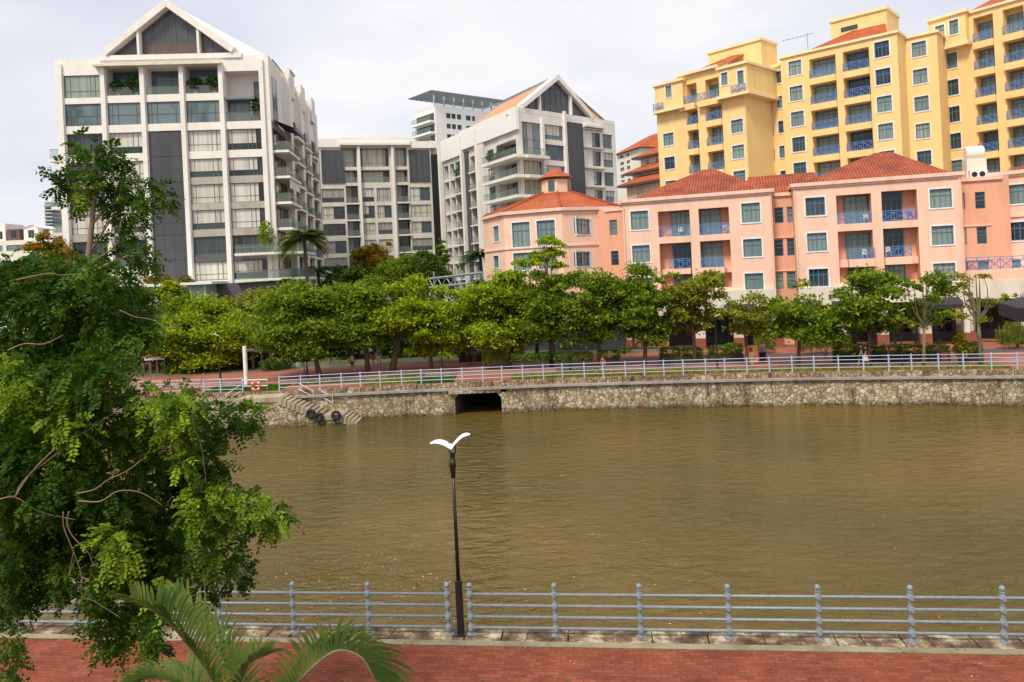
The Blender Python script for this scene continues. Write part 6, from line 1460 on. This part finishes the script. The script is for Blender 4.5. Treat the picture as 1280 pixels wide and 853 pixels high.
stripes_sign(949.5, 957.5, 431, 454, 'narrow red framed menu board with a black lower box beside the wider one', [MT['white2']], False)
# cafe furniture in the arcade shade
for i, (px, py, lab) in enumerate(((1060,440,'dark café table set under the arcade, leftmost'),(1078,440,'dark café table set under the arcade behind the dark couple'),(1105,439,'dark café table set under the middle awning'),(1160,439,'dark café table set under the right awning'),(905,443,'café table by the arcade left of the signboards'),(842,445,'café table in the arcade behind the bushy tree'))):
    p = on_z(px, py); root = empty('cafe_table', p, lab, 'table', 'café tables in the arcade')
    b = MB(); b.lathe((p.x,p.y,0), [(.04,0),(.04,.72),(.42,.73),(.42,.77)], 12); b.build('table', MT['wood'], root)
    for sg in (-1,1):
        b = MB(); x = p.x+sg*.75; b.box(x-.22,x+.22,p.y-.22,p.y+.22,.42,.47); b.box(x+sg*.2-.02,x+sg*.2+.02,p.y-.22,p.y+.22,.47,.95)
        for q in (-.2,.2):
            for r in (-.2,.2): b.box(x+q-.02,x+q+.02,p.y+r-.02,p.y+r+.02,0,.42)
        b.build('chair', MT['blackc'], root)
# ---------------------------------------------------------------- people
def skin_obj(name, chains, m, root, org, mir=1):
    """chains: list of (points, radii); first chain holds the root vertex"""
    me = bpy.data.meshes.new(name); vs = []; es = []; rr = []
    key = {}
    for pts, rad in chains:
        prev = None
        for p, r in zip(pts, rad):
            k = tuple(round(q, 4) for q in p)
            if k not in key: key[k] = len(vs); vs.append((p[0], p[1], p[2])); rr.append(r)
            if prev is not None: es.append((prev, key[k]))
            prev = key[k]
    me.from_pydata(vs, es, []); o = bpy.data.objects.new(name, me); col.objects.link(o)
    bm = bmesh.new(); bm.from_mesh(me); L = bm.verts.layers.skin.verify()
    for v, r in zip(bm.verts, rr): v[L].radius = (r, r); v[L].use_root = (v.index == 0)
    bm.to_mesh(me); bm.free(); me.materials.append(m)
    o.parent = root; md = o.modifiers.new('Skin', 'SKIN'); md.use_smooth_shade = True; s = o.modifiers.new('Subsurf', 'SUBSURF'); s.levels = 1; s.render_levels = 1
    return o
def person(px, py, label, top, bottom, yaw=0, stride=.22, h=1.68, skirt=False, long_=False, arm=.2, cat='person', group='people walking on the far promenade', bag=None):
    p = on_z(px, py); root = empty('person', p, label, cat, group); root.rotation_euler.z = yaw; s = h/1.68
    S = lambda *q: [tuple(v*s for v in k) for k in q]
    hip_, neck = (0,0,.92), (0,0,1.40)
    sf = stride
    legs = [([(0,0,.92),(sg*.09,0,.86),(sg*.10, sg*sf*.45-.02,.47),(sg*.10, sg*sf-(.06 if sg<0 else 0),.09),(sg*.10, sg*sf-.13,.04)],[.11,.085,.055,.038,.035]) for sg in (-1,1)]
    arms = [([(0,0,1.36),(sg*.17,0,1.36),(sg*.22,-sg*arm*.5,1.10),(sg*.21,-sg*arm-.06,.88),(sg*.21,-sg*arm-.09,.79)],[.09,.05,.038,.028,.03]) for sg in (-1,1)]
    spine = [([(0,0,.92),(0,0,1.12),(0,0,1.36),(0,-.005,1.47),(0,-.015,1.55),(0,-.02,1.64)],[.11,.10,.09,.045,.078,.07])]
    ch = spine+legs+arms; ch = [([tuple(v*s for v in q) for q in c], [v*s for v in r]) for c, r in ch]
    skin_obj('body', ch, MT['skin'], root, p)
    sc = [([(0,0,.93),(0,0,1.12),(0,0,1.36),(0,0,1.41)],[.125,.115,.11,.06])]+[([(0,0,1.36),(sg*.17,0,1.355),(sg*.205,-sg*arm*.3,1.20)],[.11,.068,.056]) for sg in (-1,1)]
    skin_obj('shirt', [([tuple(v*s for v in q) for q in c], [v*s for v in r]) for c, r in sc], top, root, p)
    if skirt:
        b = MB(); b.tube([(p.x,p.y,.95*s),(p.x,p.y,.7*s),(p.x,p.y,(.25 if long_ else .5)*s)], [.13*s,.19*s,.26*s], 14, False); o = b.build('skirt', bottom, root)
    else:
        e = .42 if not long_ else .12
        tc_ = [([(0,0,.92),(sg*.09,0,.85),(sg*.10,sg*sf*.45*(.92-e)/.45*.5 if not long_ else sg*sf*.45,.49 if not long_ else .47)]+([(sg*.10,sg*sf*.95,.14)] if long_ else []),[.128,.10,.078]+([.06] if long_ else [])) for sg in (-1,1)]
        skin_obj('trousers', [([tuple(v*s for v in q) for q in c], [v*s for v in r]) for c, r in tc_], bottom, root, p)
    b = MB(); b.ball((p.x,p.y+.012*s,1.62*s), .088*s,.098*s,.085*s, 12, 8); b.build('hair', MT['hair'], root, smooth=True)
    if bag: b = MB(); b.box(p.x-.18,p.x+.16,p.y+.12,p.y+.32,1.0*s,1.4*s); b.build('bag', bag, root)
    return root
person(441, 466, 'person in a white shirt and black shorts striding under the trees', MT['whitec'], MT['blackc'], R(70), .3)
person(466.5, 458, 'person in a black top and red shorts walking beside a blue shirt', MT['blackc'], MT['redc'], R(20), .16)
person(474.5, 459, 'person in a bright blue shirt and pale shorts on the brick path', MT['bluec'], MT['whitec'], R(-20), .16, 1.78)
person(587, 455.5, 'person in a long dark red dress walking on the brick plaza', MT['maroonc'], MT['maroonc'], R(200), .15, 1.66, skirt=True, long_=True)
person(593.5, 455.5, 'person in a mauve patterned shirt and dark skirt beside the red dress', MT['mauvec'], MT['mauvec'], R(160), .18, 1.62, skirt=True, long_=True)
person(754, 466, 'small person in a red shirt behind the far railing', MT['redc'], MT['blackc'], R(0), .12, 1.25)
person(1033, 456, 'person in a pale shirt and grey shorts walking right of the signboards', MT['whitec'], MT['steel'], R(90), .2, 1.6)
person(1077, 459, 'person all in black, left of two walking past the joined hedges', MT['blackc'], MT['blackc'], R(100), .22, 1.7, arm=.3)
person(1082, 459, 'person in dark top and pale skirt, right of two walking past the hedges', MT['maroonc'], MT['creams'], R(100), .15, 1.6, skirt=True)
# yellow bag carried by the first walker
b = MB(); q = on_z(436.5, 466); b.ball((q.x,q.y,1.05), .2,.14,.22, 12, 8); b.tube([(q.x-.1,q.y,1.2),(q.x+.05,q.y,1.42),(q.x+.18,q.y,1.25)], .02, 6); b.build('bag', MT['yellowc'], label='yellow bag on the back of the person in a white shirt', cat='bag', smooth=True)
# black blurred parasol corner at the right edge
cN = at(1252, 389, 3.2); b = MB()
pp = [at(1250,382,3.2), at(1300,368,3.0), at(1300,402,3.0), at(1252,400,3.2)]
cen = at(1442, 352, 3.4); root = empty('parasol', (cen.x, cen.y, 0), 'corner of a dark black parasol poking in at the right edge', 'parasol')
b = MB(); rim = []
for k in range(8):
    a = math.pi+math.pi/4*k; rim.append(Vector((cen.x+.60*math.cos(a), cen.y+.60*math.sin(a), cen.z-.09)))
for k in range(8):
    k2 = (k+1)%8; b.quad(rim[k], rim[k2], (cen.x,cen.y,cen.z+.07)); b.quad(rim[k], rim[k2], rim[k2]-Vector((0,0,.06)), rim[k]-Vector((0,0,.06)))
b.build('canopy', MT['blackc'], root); b = MB(); b.tube([(cen.x,cen.y,0),(cen.x,cen.y,cen.z+.1)], .025, 8); b.build('pole', MT['steel'], root)
# ================================================================== FOREGROUND TREE
def sprays(cent, dirs, L, npair, lw, ll, tint=None):
    """pinnate leaves: cent (N,3) base, dirs (N,3); returns verts (N*npair*2*4,3)"""
    n = len(cent); up = rng.normal(size=(n,3))*.5; up[:,2] += 1
    sd = np.cross(dirs, up); sd /= np.linalg.norm(sd, axis=1)[:,None]; nrm = np.cross(sd, dirs)
    out = []
    Ls = L*rng.uniform(.6,1.2,(n,1))
    for k in range(npair):
        s_ = (k+.8)/npair; p = cent+dirs*Ls*s_+np.array((0,0,-1))*Ls*.38*s_*s_
        taper = .65+.6*math.sin(math.pi*min(1,s_*1.05)*.8)
        for sg in (-1,1):
            jit = rng.normal(size=(n,3))*.22
            ld = sd*sg*.9+dirs*.45+jit+np.array((0,0,-.22)); ld /= np.linalg.norm(ld, axis=1)[:,None]
            wd = np.cross(ld, nrm+rng.normal(size=(n,3))*.35); wd /= np.linalg.norm(wd, axis=1)[:,None]
            l_ = ll*taper*rng.uniform(.75,1.2,(n,1)); w_ = lw*taper
            out.append(np.stack([p, p+ld*l_*.5+wd*w_, p+ld*l_, p+ld*l_*.5-wd*w_],1))
    V = np.stack(out,1)     # n, 2*npair, 4, 3
    return V
def near_crown(name, blobs, per, root, bright, L=.30, npair=7, lw=.017, ll=.062, dz=1.0, dnoise=.9):
    C_, D_, T_ = [], [], []
    r_ = np.random.default_rng(77)
    for (x, y, r, d) in blobs:
        c = at(x, y, d); R_ = r/FP*d
        n = int(per*R_*R_)+6
        v = r_.normal(size=(n,3)); v /= np.linalg.norm(v, axis=1)[:,None]; rad = r_.uniform(.1,1,(n,1))**.5
        p = np.array(c)+v*rad*np.array((R_*.86, R_*.86, R_*.80))
        dr = v*.9+r_.normal(size=(n,3))*.5; dr[:,2] -= .25; dr /= np.linalg.norm(dr, axis=1)[:,None]
        t_ = np.zeros(n)
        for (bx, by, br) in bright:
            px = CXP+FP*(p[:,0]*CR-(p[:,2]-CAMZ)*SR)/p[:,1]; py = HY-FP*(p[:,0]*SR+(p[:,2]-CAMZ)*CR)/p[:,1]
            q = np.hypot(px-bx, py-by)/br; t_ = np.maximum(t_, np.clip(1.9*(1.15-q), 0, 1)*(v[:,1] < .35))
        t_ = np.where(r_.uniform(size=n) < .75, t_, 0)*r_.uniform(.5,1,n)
        C_.append(p); D_.append(dr); T_.append(t_)
    C_, D_, T_ = map(np.concatenate, (C_, D_, T_))
    V = sprays(C_, D_, L, npair, lw, ll)
    tint = np.repeat(T_, 2*npair*4)
    return quads(name, V.reshape(-1,3), G_near, root, tint=tint)
base = Vector((-13.5, 11.5, 0))
root = empty('foreground_tree', base, 'large dark green foreground tree with feathery leaves overhanging the left side', 'tree')
r1 = random.Random(4)
bl = []
for (x, y, r) in [(20,350,40),(60,375,50),(105,375,48),(150,395,42),(176,418,24),(30,420,62),(95,435,62),(10,480,60),(60,510,70),(125,520,62),(190,515,38),(232,518,34),(60,455,60),(120,470,55),
 (275,522,28),(308,520,22),(215,560,46),(262,572,28),(245,600,40),(60,590,80),(140,590,72),(30,650,55),(85,650,62),(150,655,62),(215,635,55),(262,640,42),(300,640,30),(335,648,20),(20,540,70),(0,600,60),
 (235,685,42),(278,690,26),(296,716,18),(180,690,52),(130,690,42),(15,700,34),(58,690,30),(160,738,38),(205,728,30),(175,778,28),(140,790,20),(190,800,18),(15,752,22),(38,735,18),(8,800,16),(75,730,15),(255,735,20),(100,345,30),(135,352,28),(60,340,30),(120,730,18),(8,835,14)]:
    bl.append((x, y, r, 10.4+r1.uniform(-1.1,1.1)+ (0.4 if y < 460 else 0)))
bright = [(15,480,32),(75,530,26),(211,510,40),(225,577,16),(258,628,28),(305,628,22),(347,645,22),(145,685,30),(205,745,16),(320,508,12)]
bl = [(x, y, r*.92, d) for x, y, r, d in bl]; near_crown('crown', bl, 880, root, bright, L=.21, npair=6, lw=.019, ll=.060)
# bright new growth sprays on top of the dark mass
nb = [(x, y, r, 9.2) for x, y, r in [(14,474,24),(22,498,20),(68,522,18),(96,535,16),(196,500,24),(222,505,24),(212,525,22),(226,577,13),(250,622,20),(272,635,16),(305,625,17),(345,645,14),(330,638,12),(140,672,20),(155,694,20),(205,747,12)]]
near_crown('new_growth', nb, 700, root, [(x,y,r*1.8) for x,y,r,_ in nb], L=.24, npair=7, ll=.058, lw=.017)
b = MB(); hub = at(-60, 640, 11.2); b.tube([base, Vector((-13.2,11.5,2.5)), hub], [.38,.3,.24], 10); b.build('trunk', MT['bark'], root, smooth=True)
for pts in [[(-60,640),(20,660),(90,640),(150,610),(210,590)],[(-60,640),(10,560),(60,500),(110,430),(130,380)],[(-60,640),(40,690),(130,700),(190,720)],[(-60,640),(0,520),(20,430),(30,370)],[(20,660),(120,640),(220,640)],[(60,500),(140,500),(220,515)]]:
    b = MB(); n = len(pts); b.tube([at(x, y, 11.0) for x, y in pts], [.12*(1-i/n)+.012 for i in range(n)], 7); b.build('limb', MT['bark'], root, smooth=True)
def twig(pts, d, r0, r1, m='twig'):
    P_ = [at(x, y, d+.05*i) for i, (x, y) in enumerate(pts)]; Q_ = []       # smooth a little
    for i in range(len(P_)-1):
        p0, p1, p2, p3 = P_[max(0,i-1)], P_[i], P_[i+1], P_[min(len(P_)-1,i+2)]
        for k in range(5): t_ = k/5; Q_.append(.5*((2*p1)+(p2-p0)*t_+(2*p0-5*p1+4*p2-p3)*t_*t_+(3*p1-p0-3*p2+p3)*t_**3))
    Q_.append(P_[-1]); n = len(Q_); b = MB(); b.tube(Q_, [r0*.32+(r1*.5-r0*.32)*i/(n-1) for i in range(n)], 6); b.build('twig', MT[m], root, smooth=True)
for pts, r0 in [([(18,622),(40,590),(75,556),(98,545),(140,518),(176,500)],.030),([(20,620),(30,600),(72,566),(100,540)],.02),([(0,624),(20,622),(50,640),(95,650)],.026),
 ([(98,626),(125,627),(148,614),(176,616),(203,632)],.03),([(96,617),(118,612),(135,600),(160,588),(178,574)],.028),([(86,640),(84,655),(92,672),(110,690),(118,706),(140,716),(160,728)],.028),
 ([(79,640),(80,660),(92,690),(101,716),(103,745),(118,752),(150,772)],.02),([(93,700),(86,720),(92,690)],.01),([(20,790),(30,806),(48,827)],.012),
 ([(20,350),(60,342),(75,344),(97,342)],.022),([(10,438),(30,430),(55,430),(79,419)],.028),([(150,388),(168,396),(190,400),(212,410),(228,404)],.018),
 ([(255,466),(240,520),(252,560),(258,608)],.014)]:
    twig(pts, 9.1, r0, .007)
# drooping strings at the left bottom
bl2 = []
for x0, y0, y1 in [(6,700,770),(30,705,760),(48,700,745),(75,700,742),(18,730,845),(110,740,790),(150,760,820),(180,770,842),(128,745,815),(195,760,815)]:
    for k in range(6): t_ = k/5; bl2.append((x0+random.uniform(-4,4), y0+(y1-y0)*t_, 9-4*t_, 10.1+random.uniform(-.3,.3)))
near_crown('hanging_foliage', bl2, 520, root, [], L=.2, npair=5)
# slender upper tree
root2 = empty('slender_tree', Vector((at(-60,905,13.5).x, 13.5, 0)), 'slender open branched tree rising above the foreground mass before the gabled block', 'tree')
b = MB(); b.tube([at(-60,905,13.5), at(40,640,13.5), at(100,470,13.5), at(108,350,13.5), at(113,300,13.5), at(119,235,13.5), at(116,190,13.5)], [.14,.11,.08,.065,.05,.035,.015], 8); b.build('trunk', MT['twig'], root2, smooth=True)
for pts in [[(110,320),(122,300),(132,285),(142,270)],[(113,300),(116,280),(130,262),(150,250),(185,248),(208,240)],[(117,250),(100,235),(84,222),(70,212)],[(119,240),(130,222),(145,205)],[(109,330),(125,322),(140,312),(150,300)],[(108,345),(135,330),(160,320),(190,322)]]:
    b = MB(); n = len(pts); b.tube([at(x,y,13.5) for x,y in pts], [.022*(1-i/n)+.005 for i in range(n)], 6); b.build('branch', MT['twig'], root2, smooth=True)
G_near2 = G_near
bl = [(x,y,r,13.5+r1.uniform(-.5,.5)) for x,y,r in [(103,178,11),(98,190,10),(120,195,12),(140,190,15),(152,198,11),(128,215,18),(148,220,17),(78,215,14),(72,232,12),(90,226,13),(105,240,14),(125,245,16),(145,245,16),(165,245,13),(183,243,13),(200,236,12),(208,246,10),(150,270,14),(172,268,14),(165,290,10),(178,300,9),(184,322,12),(170,318,9),(138,296,10),(142,322,13),(136,340,12),(188,335,9),(95,255,9),(112,222,10),(160,230,10),(185,260,9)]]
near_crown('crown', bl, 470, root2, [(100,245,10),(150,212,8)], L=.22, npair=6, lw=.021, ll=.072)
# ================================================================== FOREGROUND PALM
pb = at(318, 960, 6.6); root3 = empty('palm_plant', (pb.x, pb.y, 0), 'feathery green palm with arching fronds at the bottom edge', 'palm')
b = MB(); b.tube([(pb.x,pb.y,0),(pb.x,pb.y,pb.z-.3),(pb.x,pb.y,pb.z)], [.09,.07,.05], 10); b.build('trunk', MT['barkg'], root3, smooth=True)
def frond(pts, d, ll, ddir, n=34, name='frond', both=True, lift=.5, wd=.0120):
    ll *= 1.0; P_ = [at(302+(x-318)*.95, 960+(y-960)*.97+2, d+dd) for (x, y, dd) in pts]; Q_ = []
    for i in range(len(P_)-1):
        p0, p1, p2, p3 = P_[max(0,i-1)], P_[i], P_[i+1], P_[min(len(P_)-1,i+2)]
        for k in range(8): t_ = k/8; Q_.append(.5*((2*p1)+(p2-p0)*t_+(2*p0-5*p1+4*p2-p3)*t_*t_+(3*p1-p0-3*p2+p3)*t_**3))
    Q_.append(P_[-1]); m = len(Q_); b = MB(); b.tube(Q_, [.014*(1-i/m)+.003 for i in range(m)], 6); o = b.build(name, MT['barkg'], root3, smooth=True)
    V = []
    for i in range(n):
        t_ = .06+.93*i/n; f_ = t_*(m-1); k = int(f_); p = Q_[k].lerp(Q_[min(k+1,m-1)], f_-k); tg = (Q_[min(k+1,m-1)]-Q_[max(k-1,0)]).normalized()
        for sg in ((-1,1) if both else (1,)):
            sd = tg.cross(Vector((0,1,0) if abs(tg.y) < .8 else (1,0,0))); 
            if sd.z < 0: sd = -sd
            dirv = (sd*lift*(1 if sg > 0 else .35)+tg*.75+Vector((0,sg*ddir,0))+Vector((random.uniform(-.05,.05),)*3)).normalized()
            L = ll*(math.sin(math.pi*(.10+.78*t_))**.8)*random.uniform(.85,1.1); w_ = wd*random.uniform(.8,1.15)
            wv = dirv.cross(Vector((0,1,.3))).normalized()*w_; q = p.copy(); prev = None
            for s_ in range(6):
                u = s_/5; c = p+dirv*L*u+Vector((0,0,-.46*L*u*u)); ww = wv*(math.sin(math.pi*min(.97,.15+.83*u))+.05)
                cur = (c-ww, c+ww)
                if prev: V += [prev[0], prev[1], cur[1], cur[0]]
                prev = cur
    quads('leaflets', np.array([tuple(v) for v in V]), G_palmn, o)
G_palmn = leafmat('areca_leaf', (.05,.10,.025), (.10,.165,.038), (.18,.24,.06), .32, 2.5)
random.seed(3)
frond([(318,960,0),(290,870,-.2),(255,810,-.3),(215,765,-.4),(172,742,-.5)], 6.6, .62, .12, 48, lift=.8)
frond([(318,960,0),(278,890,.0),(240,855,.0),(200,842,.1),(172,855,.2)], 6.6, .42, .15, 50, lift=.7)
frond([(320,960,0),(315,880,.1),(290,815,.2),(245,765,.3),(232,750,.35)], 6.7, .70, -.1, 50, lift=.75)
frond([(320,960,0),(355,900,-.1),(395,845,-.2),(440,808,-.25),(475,815,-.3),(492,842,-.3)], 6.4, .56, -.06, 62, lift=1.25)
frond([(322,960,0),(322,905,-.2),(318,860,-.3),(330,825,-.4),(352,812,-.4)], 6.3, .40, .12, 50, lift=.8)
frond([(300,960,0),(275,900,.3),(262,860,.4),(245,830,.5)], 6.9, .6, .3, 30)
b = MB(); b.tube([at(258,900,6.5), at(262,800,6.5), at(254,715,6.5)], [.012,.009,.002], 6); b.build('spear_leaf', plain('spear', (.12,.13,.03), .6), root3)
# small sprigs at the bottom edge
for i, (x, y, lab) in enumerate(((508,856,'tiny bright sprig of leaves at the bottom edge right of the palm'),(432,858,'tiny palm tip at the bottom edge under the arching frond'))):
    c = at(x, y+14, 6.2); r0 = empty('sprig', (c.x, c.y, 0), lab, 'plant'); b = MB(); b.tube([(c.x,c.y,0), tuple(c)], .008, 5); b.build('stem', MT['barkg'], r0)
    V = []
    for k in range(7): a = -1.1+2.2*k/6; dv_ = Vector((math.sin(a), 0, math.cos(a))); sv = Vector((dv_.z,0,-dv_.x))*.009; q = c+dv_*.15; V += [tuple(c), tuple(c+dv_*.08+sv), tuple(q), tuple(c+dv_*.08-sv)]
    quads('leaves', np.array(V), G_bamb, r0)

# ---------------------------------------------------------------- life on the balconies
def bchair(F, px, ys, w_, label, m):
    u = F.u((px, ys)); z = F.z((px, ys)); root = empty('balcony_chair', F.P(u, w_, z), label, 'chair', 'chairs on the pink building balconies')
    b = MB(); b.fbox(F, u-.22, u+.22, w_-.22, w_+.22, z+.42, z+.46); b.build('seat', m, root)
    b = MB(); b.fbox(F, u-.22, u+.22, w_-.24, w_-.2, z+.46, z+.9); b.build('backrest', m, root)
    for a in (-.19, .19):
        for c in (-.19, .19): b = MB(); b.fbox(F, u+a-.02, u+a+.02, w_+c-.02, w_+c+.02, z+.005, z+.42); b.build('leg', m, root)
for F, px, ys, lab, m in ((FE2, 850, 295.3, 'pale chair on the top left balcony of the pink building', 'creams'), (FE2, 906, 293, 'green chair at the right end of the second top balcony', 'teal'), (FE3, 1084, 279.5, 'pale chair on the top balcony left of the dividing pier, right block', 'creams'), (FE3, 1140, 276, 'blue chair at the end of the topmost right hand balcony', 'brail'), (FE3, 1082, 324, 'pale chair on the middle narrow balcony, left of the pier', 'creams'), (FE3, 1112, 321, 'pale chair on the middle narrow balcony, right of the pier', 'creams')): bchair(F, px, ys, -.5, lab, MT[m])
lfm = leafmat('balcony_leaf', (.04,.09,.012), (.10,.17,.02), (.2,.26,.03), .25)
for j, k, s_, lab in ((0,1,5.5,'small plant on the uppermost side balcony of the gabled block'),(0,3,1.6,'small plant near the corner of a middle side balcony'),(1,2,13.0,'trailing plant on a high second bay balcony of the gabled block'),(1,4,12.0,'leafy plant on a middle second bay balcony of the gabled block'),(1,5,13.5,'leafy plant on a low second bay balcony of the gabled block')):
    bush('balcony_plant', FS.P(s_, .55, fl[k]), .55, .6, lfm, lab, 'plant', 'plants on the side balconies', 160, .14, MT['terra'])
for F, px, y0, y1 in ((FE2, 781.5, 256, 383), (FE2, 965, 238, 372), (FE3, 996, 234, 372), (FE3, 1202.5, 218, 364)):
    u = F.u((px, 300)); b = MB(); b.tube([F.P(u, .07, ARC+.1), F.P(u, .07, F.z((px, y0))-.3)], .055, 6); b.build('drainpipe', MT['pinkt'], E)
